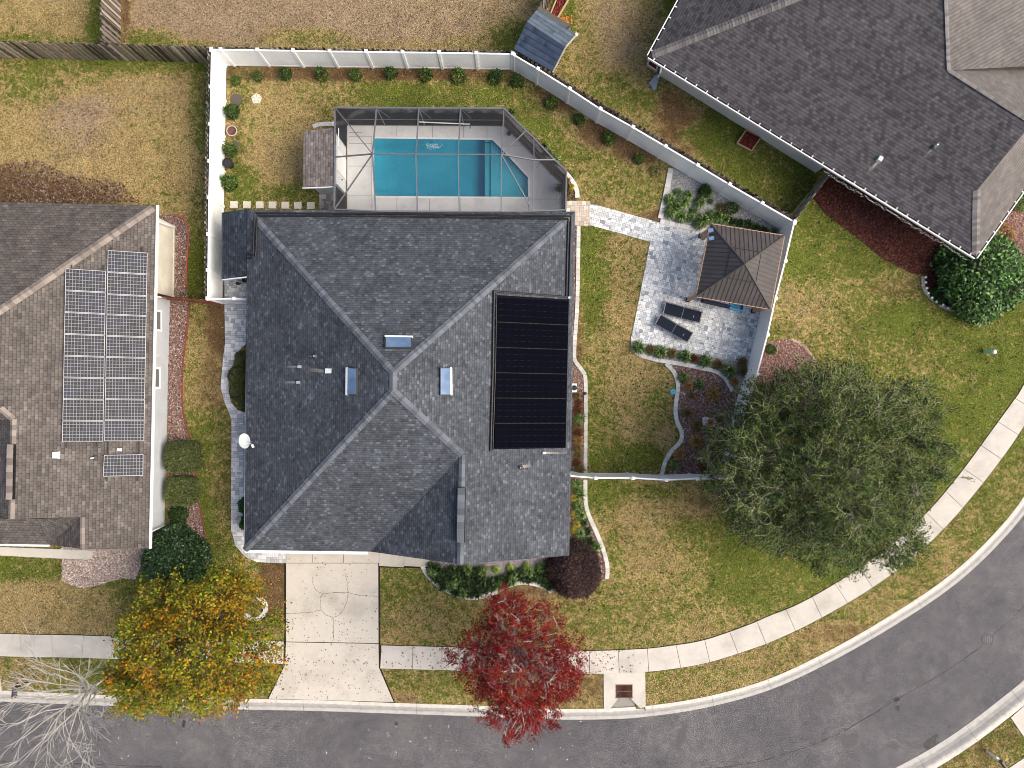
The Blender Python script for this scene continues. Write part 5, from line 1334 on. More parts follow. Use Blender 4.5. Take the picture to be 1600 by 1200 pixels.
def wood_material(name, col):
    m, nt, b = newmat(name, 0.95, 0.1)
    a = nd(nt, "ShaderNodeAttribute", attribute_name="Col").outputs[0]
    f = ramp(nt, noise(nt, 30, 4, objco(nt), 0.7), [(0.3, 0.6), (0.7, 1.3)])
    c = mixc(nt, 1.0, a, mixc(nt, f, (0.6,0.6,0.6), (1.2,1.2,1.2)), 'MULTIPLY'); nt.links.new(c, b.inputs["Base Color"]); return m
M_WOOD = wood_material("weathered_wood", None)
def picket_fence(top_px, label, h=1.8, col=(0.155,0.130,0.110), sect=2.4, seed=1, z0=0.04, off=0.0, group="weathered wood picket fences", single=False, solid=0.0):
    pts = [P(x, y, h) for x, y in top_px]; pts = [Vector((p.x, p.y, 0)) for p in pts]
    rt = root("wood_fence", tuple(pts[0]), label, "fence", group); r = random.Random(seed)
    for a, b in zip(pts, pts[1:]):
        L = (b-a).length; ns = max(1, round(L/sect)); t = (b-a).normalized(); n = Vector((-t.y, t.x, 0)); rz = math.atan2(t.y, t.x)
        for s_ in range(ns):
            p0 = a + t*(L*s_/ns); p1 = a + t*(L*(s_+1)/ns); l = (p1-p0).length; mb = MB()
            for z in (0.35, 0.95, 1.5): mb.col = col; mb.beam(p0 + Vector((0,0,z)), p1 + Vector((0,0,z)), 0.04, 0.09)
            k = int(l/0.125); 
            for i in range(k):
                side = 0.0 if single else (0.04 if i % 2 else -0.04)
                p = p0 + t*(l*(i+.5)/k) + n*(side if not single else 0.035); c = r.choice([.25,.5,.8,1.0,1.3,1.9]); mb.col = tuple(x*c for x in col)
                hh = h + r.uniform(-.03,.02); w = 0.135 if not single else 0.118
                mb.box(p + Vector((0,0,(z0+hh)/2)), (w, 0.02, hh-z0), rz=rz + r.uniform(-.02,.02))
            mb.build("picket_panel", M_WOOD, rt)
            m2 = MB(); m2.col = tuple(x*0.8 for x in col); m2.box(p0 + Vector((0,0,h/2)), (0.09,0.05,h-.05), rz=rz); m2.build("fence_post", M_WOOD, rt)
    return rt
picket_fence([(-260,60),(0,65),(160,68.5),(326,73)], "weathered grey picket fence crossing the dry yards at the top left", seed=1)
picket_fence([(158,67),(157,-70)], "short weathered picket fence running north between the two dry yards", seed=2)
picket_fence([(330,73.5),(560,76.5),(802,80)], "weathered picket fence hidden close behind the rear white fence", seed=3)
picket_fence([(811,82),(893,133),(1043,223),(1244,341)], "dark weathered picket fence close behind the diagonal white fence", seed=4, col=(0.12,0.10,0.085))
picket_fence([(325,80),(322,252),(320,462)], "weathered picket fence pressed against the west white fence", seed=5, col=(0.16,0.14,0.12))
picket_fence([(876,-60),(852,-5),(841,14)], "weathered picket fence running north from the blue grey shed", seed=6)
picket_fence([(244,463),(285,467),(324,469.5)], "red brown stained wood fence between the brown roofed house and the white fence", h=1.7, col=(0.16,0.055,0.035), seed=7, single=True, group="side fences")
picket_fence([(1301,266),(1243,342)], "pale olive wood side gate fence by the cream wall of the grey house", h=1.75, col=(0.24,0.22,0.17), seed=8, group="side fences", single=True)

# ================================================================== swimming pool
DECKZ = 0.06
pool_px = [(583.5,215.5),(770,218),(784,232),(826,277),(826.5,309.5),(583.5,308)]
deck_px = [(543,196.5),(789,197),(880,290),(880,352),(543,352)]
deck = MB().prism([(p.x,p.y) for p in PP(deck_px)], -0.3, DECKZ, [[(p.x,p.y) for p in PP(pool_px)]]).build("pool_deck", m_concrete("pool_deck_concrete", (0.60,0.60,0.59), 0.08, 0.35, 1.2)); tag(deck, kind="structure")
mb = MB()
for a, b in (((545,207),(566,207)),((620,196.5),(620,214)),((676,196.5),(676,215)),((724,197),(724,216)),((761,197),(761,217)),((543,259.5),(582,259.5)),((543,306),(580,306)),((581,309),(581,328)),((620,309),(620,330)),((671,310),(671,330)),((720,310),(720,330)),((826,311),(880,311)),((826,311),(826,330)),((784,228),(818,228)),
             ((545,213),(581,213)),((545,224),(581,224)),((580,213),(580,308)),((838,262),(846,252))):
    mb.beam(P(*a, DECKZ+0.002), P(*b, DECKZ+0.002), 0.022, 0.004)
tag(mb.build("deck_joint", m_plain("dark_joint", (0.22,0.21,0.20), 0.9)), kind="structure")  # darker joint lines across the deck
pr_ = root("swimming_pool", P(680,262), "turquoise swimming pool under the screen enclosure", "swimming pool")
def pool_plaster():
    m, nt, b = newmat("pool_plaster", 0.8, 0.2); co = objco(nt)
    k = mth(nt, 'ADD', mth(nt, 'MULTIPLY', noise(nt, 0.8, 4, co), 0.7), mth(nt, 'MULTIPLY', noise(nt, 7, 3, co), 0.3))
    nt.links.new(ramp(nt, k, [(0.3,(0.13,0.46,0.55)),(0.7,(0.22,0.60,0.68))]), b.inputs["Base Color"]); return m
M_PLAST = pool_plaster()
pw = [Vector((p.x, p.y)) for p in PP(pool_px)]
def pool_floor(px, z, z_low=-1.7, name="basin"):
    q = [(p.x,p.y) for p in PP(px)]
    return MB().prism(q, z_low, z).build(name, M_PLAST, pr_)
mb = MB(); mb.poly([(p.x,p.y,0) for p in pw], -1.25)
for i in range(len(pw)):
    a, b = pw[i], pw[(i+1) % len(pw)]; mb.face([(a.x,a.y,-1.5),(b.x,b.y,-1.5),(b.x,b.y,DECKZ-.002),(a.x,a.y,DECKZ-.002)])
mb.build("basin", M_PLAST, pr_)
pool_floor([(766.5,218.5),(770,218.5),(784,232.5),(825.5,277.3),(826,309),(766.5,309)], -0.38, -1.24, "shelf")
pool_floor([(757,218.5),(766.3,218.5),(766.3,309),(757,309)], -0.50, -1.24, "step")
pool_floor([(584,298),(616,298),(625,307.5),(584,307.5)], -0.35, -1.44, "bench")
# water: clear body that absorbs red
wm = bpy.data.materials.new("pool_water"); wm.use_nodes = True; nt = wm.node_tree
for n in list(nt.nodes): nt.nodes.remove(n)
out = nt.nodes.new("ShaderNodeOutputMaterial")
gl = nd(nt, "ShaderNodeBsdfGlossy", {"Color": (1,1,1,1), "Roughness": 0.06}); tr = nd(nt, "ShaderNodeBsdfTransparent", {"Color": (0.72,0.93,0.96,1)})
fr_ = nd(nt, "ShaderNodeFresnel", {"IOR": 1.33}); bm = nd(nt, "ShaderNodeBump", {"Strength": 0.10, "Distance": 0.03, "Height": noise(nt, 3.5, 3, objco(nt), 0.5, 0.8)})
nt.links.new(bm.outputs[0], gl.inputs["Normal"]); nt.links.new(bm.outputs[0], fr_.inputs["Normal"])
mx = nd(nt, "ShaderNodeMixShader", {0: fr_.outputs[0], 1: tr.outputs[0], 2: gl.outputs[0]})
ab = nd(nt, "ShaderNodeVolumeAbsorption", {"Color": (0.04,0.78,0.90,1), "Density": 0.40})
nt.links.new(mx.outputs[0], out.inputs[0]); nt.links.new(ab.outputs[0], out.inputs[1])
wi_ = [(p.x*0.9992 + pr_.location.x*0.0008, p.y*0.9992 + pr_.location.y*0.0008) for p in pw]
MB().prism(wi_, -1.443, -0.03, bottom=True).build("water", wm, pr_)
mb = MB()
for i in range(len(pw)):
    a, b = pw[i], pw[(i+1) % len(pw)]; mb.beam(Vector((a.x,a.y,DECKZ+.004)), Vector((b.x,b.y,DECKZ+.004)), 0.09, 0.02)
mb.build("coping", m_plain("white_coping", (0.70,0.71,0.71), 0.6, 0.3), pr_)
mb = MB(); rr = random.Random(8)
for i in range(110):
    t = rr.gauss(0, .20); c = P(678, 228, -0.026) + Vector((t, rr.gauss(0,.07), 0)); a = rr.uniform(0,6.28); L_ = rr.uniform(.015,.05)
    u = Vector((math.cos(a), math.sin(a), 0))*L_; v = Vector((-math.sin(a), math.cos(a), 0))*rr.uniform(.006,.02); mb.face([c-u, c+v, c+u, c-v])
tag(mb.build("foam", m_plain("white_foam", (0.55,0.75,0.80), 0.6), pr_), kind="stuff")
for x, y in ((619.5,249.5),(619.5,292.5)):
    MB().lathe([(0.13,-1.42),(0.13,-1.40),(0.0001,-1.395)], P(x,y,0)[:2] + (0,), 18).build("main_drain", m_plain("white_drain_cover", (0.7,0.75,0.76), 0.5) if not bpy.data.materials.get("white_drain_cover") else bpy.data.materials["white_drain_cover"], pr_)

# ---- screen enclosure
M_BRONZE = m_plain("grey_bronze_aluminium", (0.17,0.17,0.185), 0.45, 0.5, 0.3)
cg = root("pool_enclosure", P(700,250), "screened pool enclosure with a grey aluminium frame behind the house", "pool enclosure")
TZ = 2.48
A, B_, C_, D_, E_ = P(523.5,168,TZ), P(787.5,169.5,TZ), P(885,267,TZ), P(884,328,2.6), P(522.5,327,2.6)
N1, N2, N3 = P(582,240.5,3.25), P(783.5,241.5,3.25), P(834.5,250,2.95)
r1, r2, r3 = P(588.5,168.5,TZ), P(654.5,169,TZ), P(719.5,169.2,TZ)
m1, m2 = P(650,241,3.25), P(716,241.3,3.25)
s0, s1, s2, s3, s4 = P(587,330,2.72), P(652,331,2.72), P(717.5,331,2.72), P(783,331,2.72), P(833,330,2.68)
e1, e2, e3 = P(834,215.5,TZ), P(866.5,250,TZ), P(822,204,TZ)
wl = P(523.2,245.5,TZ)
def bm_(name, a, b, w=0.05, h=0.12):
    MB().beam(a, b, w, h).build(name, M_BRONZE, cg)
for a, b in ((A,r1),(r1,r2),(r2,r3),(r3,B_),(B_,e3),(e3,e1),(e1,e2),(e2,C_),(C_,D_),(A,wl),(wl,E_)): bm_("eave_beam", a, b, 0.07, 0.1)
for a, b in ((E_,s0),(s0,s1),(s1,s2),(s2,s3),(s3,s4),(s4,D_)): bm_("eave_beam", a, b, 0.06, 0.08)
for a, b in ((r1,N1),(N1,s0),(r2,m1),(m1,s1),(r3,m2),(m2,s2),(B_,N2),(N2,s3)): bm_("rafter", a, b, 0.05, 0.15)
for a, b in ((A,N1),(N1,E_),(N1,wl),(N2,e3),(N2,s4),(N2,N3),(N3,e2),(e1,N3),(N3,s4)): bm_("rafter", a, b, 0.045, 0.11)
for a, b in ((N1,m1),(m1,m2),(m2,N2)): bm_("purlin", a, b, 0.05, 0.06)
def down(p): return Vector((p.x, p.y, DECKZ))
for p in (A, r1, r2, r3, B_, e1, e2, C_, D_, Vector((D_.x,(C_.y+D_.y)/2,TZ)), E_): bm_("wall_post", down(p), p - Vector((0,0,.05)), 0.05, 0.05)
for a, b in ((A,B_),(B_,C_),(C_,D_)):
    for z in (0.12, 0.95): bm_("chair_rail", Vector((a.x,a.y,z)), Vector((b.x,b.y,z)), 0.045, 0.05)
for a, b in (((r1+Vector((0,0,-.9))),(r1 + (N1-r1)*0.0)),): pass
for p, q in ((r1, A), (r2, r1), (r3, r2), (B_, r3)):   # slanted wall braces
    MB().beam(p - Vector((0,0,.05)), down(p).lerp(down(q), 0.0) + (down(q)-down(p)).normalized()*0.0 + (p-down(p))*0.45 + Vector((0.45,-0.0,0)), 0.03, 0.03).build("brace", M_BRONZE, cg)
M_SW = screen_material("dark_wall_screen", 0.88, (0.011,0.013,0.019)); M_SR = screen_material("roof_screen", 0.13, (0.10,0.10,0.105))
def wscreen(a, b, z0=DECKZ):
    MB().face([Vector((a.x,a.y,z0)), Vector((b.x,b.y,z0)), b - Vector((0,0,.03)), a - Vector((0,0,.03))]).build("wall_screen", M_SW, cg)
shy0, shy1 = P(0,225,0).y, P(0,303,0).y
for a, b in ((A,r1),(r1,r2),(r2,r3),(r3,B_),(B_,e1),(e1,e2),(e2,C_),(C_,D_)): wscreen(a, b)
wscreen(A, Vector((A.x + (E_.x-A.x)*0.3, P(0,205,TZ).y, TZ))); wscreen(Vector((E_.x, P(0,288,TZ).y, TZ)), E_)
for f in ([A,r1,N1],[r1,r2,m1,N1],[r2,r3,m2,m1],[r3,B_,N2,m2],[A,N1,wl],[wl,N1,E_],[E_,N1,s0],[N1,m1,s1,s0],[m1,m2,s2,s1],[m2,N2,s3,s2],[B_,e3,N2],[e3,e1,N3,N2],[e1,e2,N3],[N2,N3,s4],[N2,s4,s3],[N3,e2,C_,D_,s4]):
    mb = MB()
    for t in tessellate_polygon([f]): mb.face([f[k] for k in t])
    mb.build("roof_screen", M_SR, cg)
# pole on the north screen, pots on the deck
pp_ = root("pool_pole", P(694,192,1.0), "long white telescopic pool pole with a brush, hung on the screen wall behind the pool", "pool pole")
MB().tube([P(655,190.5,0.75), P(734,194,0.55)], 0.03, 8).build("pole", M_WHITE, pp_); MB().beam(P(734.5,188,0.55), P(734.5,201,0.5), 0.05, 0.05).build("brush", m_plain("dark_brush", (0.04,0.04,0.045), 0.7), pp_)

# ---- pool equipment shed
es = root("pool_shed", P(520,262), "small white pool shed with a weathered shingle roof beside the pool enclosure", "shed")
x0, x1 = P(500,0).x, P(540.5,0).x
wl2 = MB().prism([(x0,shy0),(x1,shy0),(x1,shy1),(x0,shy1)], 0, 1.95).build("wall", m_plain("white_shed_wall", (0.60,0.63,0.64), 0.8, var=.05), es)
q = [P(473.5,205,2.05), P(524.5,199.5,2.52), P(523,290.5,2.52), P(473,292.5,2.05)]
roof_mesh([[q[0], q[3], q[2], q[1]]], "roof", m_shingle("shed_grey_shingles", (0.20,0.175,0.165), light=1.4, w=0.2, h=0.14), es, 0.08)
gutter("fascia", [q[3] + Vector((0,-.04,0)), q[2] + Vector((0,-.04,0))], M_WHITE, es, 0.05, 0.12, 0.0)
dx = x1 + 0.02
dr_ = MB().box((dx, (P(0,250,0).y+P(0,283,0).y)/2, 1.0), (0.03, P(0,250,0).y-P(0,283,0).y, 1.9)).build("door", M_TRIM, es)
MB().box((dx+.03, P(0,281,1).y, 1.0), (0.05,0.03,0.10)).build("handle", M_BLACKP, dr_)
MB().tube([P(529,200,2.5), P(529,228,2.5)], 0.025).build("white_pipe", M_WHITE, es)

# ---- storage shed at the north fence
M_SHBL_SHADE = m_shingle("blue_grey_shingles", (0.055,0.078,0.125), light=1.05, dark=0.9, w=3.0, h=0.28, blotch=0.10)  # darker copy, shade of the south-west slope painted into the colour
M_SHBL_SUN = m_shingle("blue_grey_shingles", (0.095,0.125,0.165), light=1.05, dark=0.95, w=3.0, h=0.28, blotch=0.10)  # lighter copy, light on the north-east slope painted into the colour
st = root("shed", P(850,66), "blue grey roofed garden shed at the corner of the rear white fence", "shed")
a0, a1 = P(823.5,34,2.75), P(883,73,2.75)          # ridge
b0, b1 = P(802.5,77,2.0), P(863,112,2.0)           # south-west eave
g0_, g1_ = P(838.5,15.5,2.25), P(900,53.5,2.25)    # north-east eave
roof_mesh([[a0, b0, b1, a1]], "roof", M_SHBL_SHADE, st, 0.08); roof_mesh([[a0, a1, g1_, g0_]], "roof", M_SHBL_SUN, st, 0.08)
base = [P(812,74,0), P(869,111,0), P(897,66,0), P(838,30,0)]
bx_ = [Vector((p.x,p.y,0)) for p in base]
def ins(p, k=0.8):
    c = sum(bx_, Vector())/4; return c + (p-c)*k
ringw = [(ins(p).x, ins(p).y) for p in bx_]
MB().prism(ringw, 0, 1.85).build("wall", m_plain("dark_shed_siding", (0.10,0.095,0.085), 0.8), st)
mid = (ins(bx_[1]) + ins(bx_[2]))/2
MB().face([Vector((ringw[1][0],ringw[1][1],1.85)) , Vector((ringw[2][0],ringw[2][1],1.85)), Vector((mid.x,mid.y,2.45))]).build("gable_wall", m_plain("dark_shed_gable", (0.12,0.11,0.10), 0.8), st)
tr_ = MB(); tr_.beam(b1 + Vector((.03,0,-.05)), a1 + Vector((.03,0,-.05)), 0.05, 0.12); tr_.beam(a1 + Vector((.03,0,-.05)), g1_ + Vector((.03,0,-.05)), 0.05, 0.12); tr_.build("trim_board", m_plain("tan_trim_board", (0.42,0.40,0.34), 0.7), st)
MB().box(g1_ + Vector((0.03,0,-.02)), (0.12,0.12,0.1), rz=.6).build("solar_lamp", M_WHITE, st)
for k in (0.3, 0.7):
    pt = Vector((ringw[1][0],ringw[1][1],0)).lerp(Vector((ringw[2][0],ringw[2][1],0)), k) + (ins(bx_[1],1)-ins(bx_[0],1)).normalized()*0.02
    MB().box(pt + Vector((0,0,.95)), (0.62,0.035,1.7), rz=math.atan2(ringw[2][1]-ringw[1][1], ringw[2][0]-ringw[1][0])).build("door", m_plain("faded_shed_door", (0.17,0.15,0.12), 0.8), st)

# raised beds
def raised_bed(px, label, seed, w=0.07, h=0.16, wood=(0.40,0.30,0.18)):
    rt = root("raised_bed", P(sum(p[0] for p in px)/len(px), sum(p[1] for p in px)/len(px)), label, "garden bed", "wood framed garden beds with red mulch")
    q = PP(px); mb = MB()
    for a, b in zip(q, q[1:] + q[:1]): mb.col = tuple(c*random.Random(seed).uniform(.9,1.1) for c in wood); mb.beam(a + Vector((0,0,h/2)), b + Vector((0,0,h/2)), w, h)
    mb.build("timber_frame", M_WOOD, rt)
    MB().poly(PP(px, h*0.6), h*0.6).build("soil", U_RED, rt)
    r = np.random.default_rng(seed); pts = [(p.x,p.y) for p in q]; xs = [p[0] for p in pts]; ys = [p[1] for p in pts]
    n = int((max(xs)-min(xs))*(max(ys)-min(ys))*420); X = r.uniform(min(xs),max(xs),n); Y = r.uniform(min(ys),max(ys),n)
    c0_ = np.array([sum(xs)/len(xs), sum(ys)/len(ys)]); k = in_poly((X-c0_[0])*1.12+c0_[0], (Y-c0_[1])*1.12+c0_[1], pts); X, Y = X[k], Y[k]
    v = leaf_quads(r, np.stack([X,Y,np.full(len(X),h*.6+.03)],1), 0.09, 0.5, 0.5); C = np.array(REDM)[r.integers(0,4,len(X))]*r.uniform(.7,1.3,(len(X),1))
    tag(quads_obj("red_mulch", v, C, M_CHIP, rt), kind="stuff"); return rt
raised_bed([(1165,204),(1188,215.5),(1173,237),(1150.5,225)], "square wood framed bed of red mulch by the cream wall", 1)
raised_bed([(1015,91),(1027,101),(1025,112),(1011,103)], "small framed bed of red mulch at the corner of the grey roof", 2, wood=(0.5,0.42,0.33))
raised_bed([(858,28),(878,-20),(900,-20),(871,30)], "long framed strip of red mulch north of the blue grey shed", 3)

# ---- gazebo
gz = root("gazebo", P(1157,417), "square gazebo with a brown ribbed metal roof beside the fence", "gazebo")
M_BRN = m_plain("brown_metal_roof", (0.088,0.079,0.079), 0.7, 0.2, 0.0, var=0.12, scale=1.5); M_BRD = m_plain("dark_brown_metal", (0.045,0.035,0.032), 0.6); M_CEDAR = m_plain("cedar_wood", (0.50,0.30,0.19), 0.7, 0.2, var=0.2, scale=8)
GE = 2.35
g = [P(1110.5,349.5,GE), P(1226,368,GE), P(1204.5,483.5,GE), P(1087.5,463.5,GE)]
apx = P(1164.5,412.5,3.65)
for i in range(4):
    a, b = g[i], g[(i+1)%4]
    f = MB().face([b, a, apx]) if ((a-b).cross(apx-b)).z > 0 else MB().face([a, b, apx])
    rf = f.build("roof", M_BRN, gz)
    n = (b-a).cross(apx-a).normalized(); n = n if n.z > 0 else -n
    t = (b-a).normalized(); m = (a+b)/2; up_ = (apx - m); up_ = (up_ - t*up_.dot(t))
    hgt = up_.length; up_.normalize(); c = m + t*((apx-m).dot(t)); Lh = (apx - c).dot(up_)
    da = (a-c).dot(t); db = (b-c).dot(t); k = 0
    for s_ in np.linspace(0.03, 0.97, 17):
        xx = da + (db-da)*s_; frac = (1 - xx/da) if xx*da > 0 else (1 - xx/db)
        if frac*Lh < 0.1: continue
        p0 = c + t*xx; MB().beam(p0 + n*.004, p0 + up_*Lh*frac*0.985 + n*.004, 0.022, 0.024, up=n).build("roof_rib", M_BRD, rf)
    hh = 0.60; MB().beam(c + up_*Lh*hh + t*da*(1-hh)*.97 + n*.01, c + up_*Lh*hh + t*db*(1-hh)*.97 + n*.01, 0.03, 0.03, up=n).build("lap_joint", M_BRD, rf)
    MB().beam(a + n*0.012, apx + n*0.012, 0.06, 0.03).build("hip_cap", M_BRD if False else M_BRN, rf)
    MB().beam(a + Vector((0,0,-.04)), b + Vector((0,0,-.04)), 0.045, 0.10).build("wood_fascia", M_CEDAR, gz)
cgz = sum(g, Vector())/4
for i, p in enumerate(g):
    q = cgz + (p-cgz)*0.93; q.z = 0
    MB().box(q + Vector((0,0,1.12)), (0.15,0.15,2.25), rz=-.18).build("post", M_CEDAR, gz)
    q2 = cgz + (g[(i+1)%4]-cgz)*0.93; q2.z = 0
    MB().beam(q + Vector((0,0,2.22)), q2 + Vector((0,0,2.22)), 0.08, 0.16).build("beam", M_CEDAR, gz)
    MB().box(q + Vector((0,0,.07)), (0.22,0.22,0.14), rz=-.18).build("post_base", M_BLACKP, gz)
# things under and beside the gazebo
M_NAVY = m_plain("navy_cushion", (0.035,0.06,0.12), 0.9, 0.1); M_LAV = m_plain("lavender_cushion", (0.33,0.36,0.55), 0.9, 0.1); M_TURQ = m_plain("turquoise_plastic", (0.06,0.42,0.60), 0.4, 0.4)
sf = root("outdoor_sofa", P(1119,462), "dark outdoor sofa with pale blue cushions under the south edge of the gazebo", "sofa")
def oriented(px0, px1, z): return P(*px0, z), P(*px1, z)
a, b = P(1097,462,0), P(1137,471,0); t = (b-a).normalized(); n = Vector((-t.y, t.x, 0)); rz = math.atan2(t.y, t.x); L_ = (b-a).length
MB().box((a+b)/2 + Vector((0,0,.2)) + n*.05, (L_, 0.75, 0.3), rz=rz).build("seat_frame", m_plain("dark_wicker", (0.02,0.022,0.035), 0.8), sf)
MB().box((a+b)/2 - n*0.33 + Vector((0,0,.4)), (L_, 0.10, 0.75), rz=rz).build("backrest", m_plain("navy_wicker", (0.012,0.018,0.05), 0.8), sf)
for k in (-1, 1): MB().box((a+b)/2 + t*k*L_*0.24 + Vector((0,0,.42)) + n*.02, (L_*.46, 0.55, 0.14), rz=rz).build("cushion", M_LAV, sf)
cl = root("tub", P(1149,476), "turquoise tub standing half under the south edge of the gazebo", "tub")
cc_ = P(1149,479.5,0); rz2 = -0.16
m_ = MB(); 
for zz, s_ in ((0,1),):
    pass
Mr = Matrix.Rotation(rz2, 3, 'Z')
def rrect(w, d, r=0.12, n=5):
    o = []
    for cx, cy, a0_ in ((w/2-r,d/2-r,0),(-w/2+r,d/2-r,PI/2),(-w/2+r,-d/2+r,PI),(w/2-r,-d/2+r,3*PI/2)):
        for k in range(n+1): o.append((cx + r*math.cos(a0_+k*PI/2/n), cy + r*math.sin(a0_+k*PI/2/n)))
    return o
outer = [tuple((Mr @ Vector((x,y,0)) + cc_)[:2]) for x, y in rrect(0.78,0.42)]; inner = [tuple((Mr @ Vector((x,y,0)) + cc_)[:2]) for x, y in rrect(0.64,0.30,.08)]
MB().prism(outer, 0.02, 0.34, [inner]).build("tub_wall", M_TURQ, cl); MB().poly([(p[0],p[1],0) for p in inner], 0.18).build("tub_floor", m_plain("deep_blue_plastic", (0.03,0.22,0.42), 0.4), cl)
ch = root("folded_umbrella", P(1106,368), "folded pink and blue parasol leaning on the north-west post of the gazebo", "parasol")
MB().tube([P(1098,373,0.9), P(1104,367,1.6), P(1110,361,2.5)], [0.10,0.09,0.07], 8).build("furled_canopy", m_plain("pinkish_canvas", (0.42,0.33,0.30), 0.9), ch)
for (x,y) in ((1110,360),(1111,372.5)): MB().box(P(x,y,2.62), (0.27,0.17,0.12), rz=.2).build("blue_cap", m_plain("slate_blue_canvas", (0.11,0.19,0.34), 0.8) if not bpy.data.materials.get("slate_blue_canvas") else bpy.data.materials["slate_blue_canvas"], ch)

# ---- loungers
M_SLING = m_plain("charcoal_sling_fabric", (0.018,0.023,0.036), 0.9, 0.05, var=0.1); M_LFR = m_plain("grey_lounger_frame", (0.19,0.20,0.21), 0.4, 0.5, 0.4)
def lounger(px, label, z=0.34):
    q = [P(x, y, z) for x, y in px]      # head-left, foot-left ... corners in order round the bed
    rt = root("sun_lounger", (sum(p.x for p in q)/4, sum(p.y for p in q)/4, 0.035), label, "sun lounger", "sun loungers on the patio")
    a, b, c, d = q     # a-b and d-c are the long sides
    t = (b-a).normalized(); n = Vector((-t.y, t.x, 0)); 
    if (d-a).dot(n) < 0: n = -n
    L_ = ((b-a).length + (c-d).length)/2; W = (d-a).dot(n); o = (a+d)/2 + n*0; Mx = Matrix((t, n, Vector((0,0,1)))).transposed()
    hinge = 0.50*L_
    def pt(x, y, z_): return o + Mx @ Vector((x, y, z_))
    mbk = MB(); mbk.face([pt(.02,-W/2+.03,.02), pt(hinge-.015,-W/2+.03,.0), pt(hinge-.015,W/2-.03,.0), pt(.02,W/2-.03,.02)]); mbk.face([pt(.02,W/2-.03,.005), pt(hinge-.015,W/2-.03,-.015), pt(hinge-.015,-W/2+.03,-.015), pt(.02,-W/2+.03,.005)])
    mbk.build("backrest", M_SLING, rt)
    ms = MB(); ms.face([pt(hinge+.015,-W/2+.03,0), pt(L_-.03,-W/2+.03,0), pt(L_-.03,W/2-.03,0), pt(hinge+.015,W/2-.03,0)]); ms.face([pt(hinge+.015,W/2-.03,-.015), pt(L_-.03,W/2-.03,-.015), pt(L_-.03,-W/2+.03,-.015), pt(hinge+.015,-W/2+.03,-.015)]); ms.build("seat", M_SLING, rt)
    mf = MB()
    for s_ in (-1, 1): mf.tube([pt(0,s_*W/2,.0), pt(L_,s_*W/2,-.01)], 0.02, 8)
    mf.tube([pt(0,-W/2,0), pt(0,W/2,0)], 0.02, 8); mf.tube([pt(L_,-W/2,-.01), pt(L_,W/2,-.01)], 0.02, 8); mf.tube([pt(hinge,-W/2,-.02), pt(hinge,W/2,-.02)], 0.015, 8)
    mf.build("frame", M_LFR, rt)
    for x in (0.22, 0.85):
        for s_ in (-1, 1): MB().tube([pt(L_*x, s_*(W/2-.01), -.01), pt(L_*x, s_*(W/2-.01), -z+.04)], 0.018, 8).build("leg", M_LFR, rt)
    MB().beam(pt(L_*.80,-.02,.012), pt(L_*.80,.12,.012), 0.012, 0.006).build("fabric_tag", M_WHITE, rt)
lounger([(1040.5,472),(1098,487),(1093.5,504.5),(1036,490)], "charcoal sun lounger nearer the gazebo, lying almost straight across the patio")
lounger([(1033.5,492),(1083,520),(1073,537.5),(1022.5,506)], "charcoal sun lounger farther from the gazebo, set at a slant")

# ---- small garden things
M_POT = m_plain("black_plastic_pot", (0.015,0.015,0.018), 0.5, 0.4); M_STN = m_plain("dark_round_stone", (0.085,0.068,0.062), 0.8)
def disc_stone(x, y, rx, ry, label, seed, mat=M_STN, name="stepping_stone", cat="garden stone", h=0.05):
    c = P(x, y); r = random.Random(seed); ring = []
    for k in range(18):
        t = 2*PI*k/18; m = 1 + r.uniform(-.06,.06); ring.append((rx*S*m*math.cos(t), ry*S*m*math.sin(t)))
    o = MB().prism(ring, -0.02, h).build(name, mat); o.location = (c.x, c.y, 0); return tag(o, label, cat)
disc_stone(369.5,155.5,9,8.5, "larger dark round paving stone near the corner of the back yard", 1); disc_stone(366.5,226,7,5.5, "smaller dark round paving stone beside a shrub at the west fence", 2)
pn = root("pentagon_paver", P(401,154.5), "white star shaped paver lying in the dry lawn", "garden paver")
c = P(401,154.5); MB().prism([(c.x+0.29*math.cos(R(90+72*k)), c.y+0.29*math.sin(R(90+72*k))) for k in range(5)][::-1][::-1], 0, 0.04).build("slab", M_STEP, pn)
mb = MB()
for k in range(5): mb.beam(c + Vector((0.07*math.cos(R(90+72*k)), 0.07*math.sin(R(90+72*k)), .042)), c + Vector((0.24*math.cos(R(90+72*k)), 0.24*math.sin(R(90+72*k)), .042)), 0.035, 0.008)
mb.build("relief_ray", m_plain("grey_relief", (0.30,0.28,0.25), 0.9), pn)
fb = root("bowl", P(365,207), "round rust brown bowl with a pale rim by the west white fence", "bowl")
c = P(365,207); MB().lathe([(0.10,0.0),(0.22,0.10),(0.28,0.22),(0.28,0.25),(0.235,0.25),(0.20,0.14),(0.0001,0.09)], (c.x,c.y,0), 24).build("bowl", m_plain("rust_brown_clay", (0.17,0.08,0.065), 0.8, var=.3), fb)
rim = MB(); 
rim.tube([Vector((c.x+0.262*math.cos(2*PI*k/24), c.y+0.262*math.sin(2*PI*k/24), 0.258)) for k in range(25)], 0.025, 6); rim.build("rim", m_plain("pale_pink_rim", (0.52,0.42,0.38), 0.7), fb)
def pot(x, y, r, h, label, plant=None, mat=M_POT, name="plant_pot"):
    c = P(x, y, DECKZ if plant == 'deck' else 0.0); rt = root(name, tuple(c), label, "plant pot")
    MB().lathe([(r*.72,0),(r*.95,h*.9),(r,h*.92),(r,h),(r*.86,h),(r*.84,h*.88),(0.0001,h*.86)], tuple(c), 20).build("pot", mat, rt)
    return rt, c
pot(360.5,258,0.27,0.42, "black round pot by the west white fence, between two shrubs")
pot(374,443,0.11,0.22, "small black pot on the pavers below the side roof")
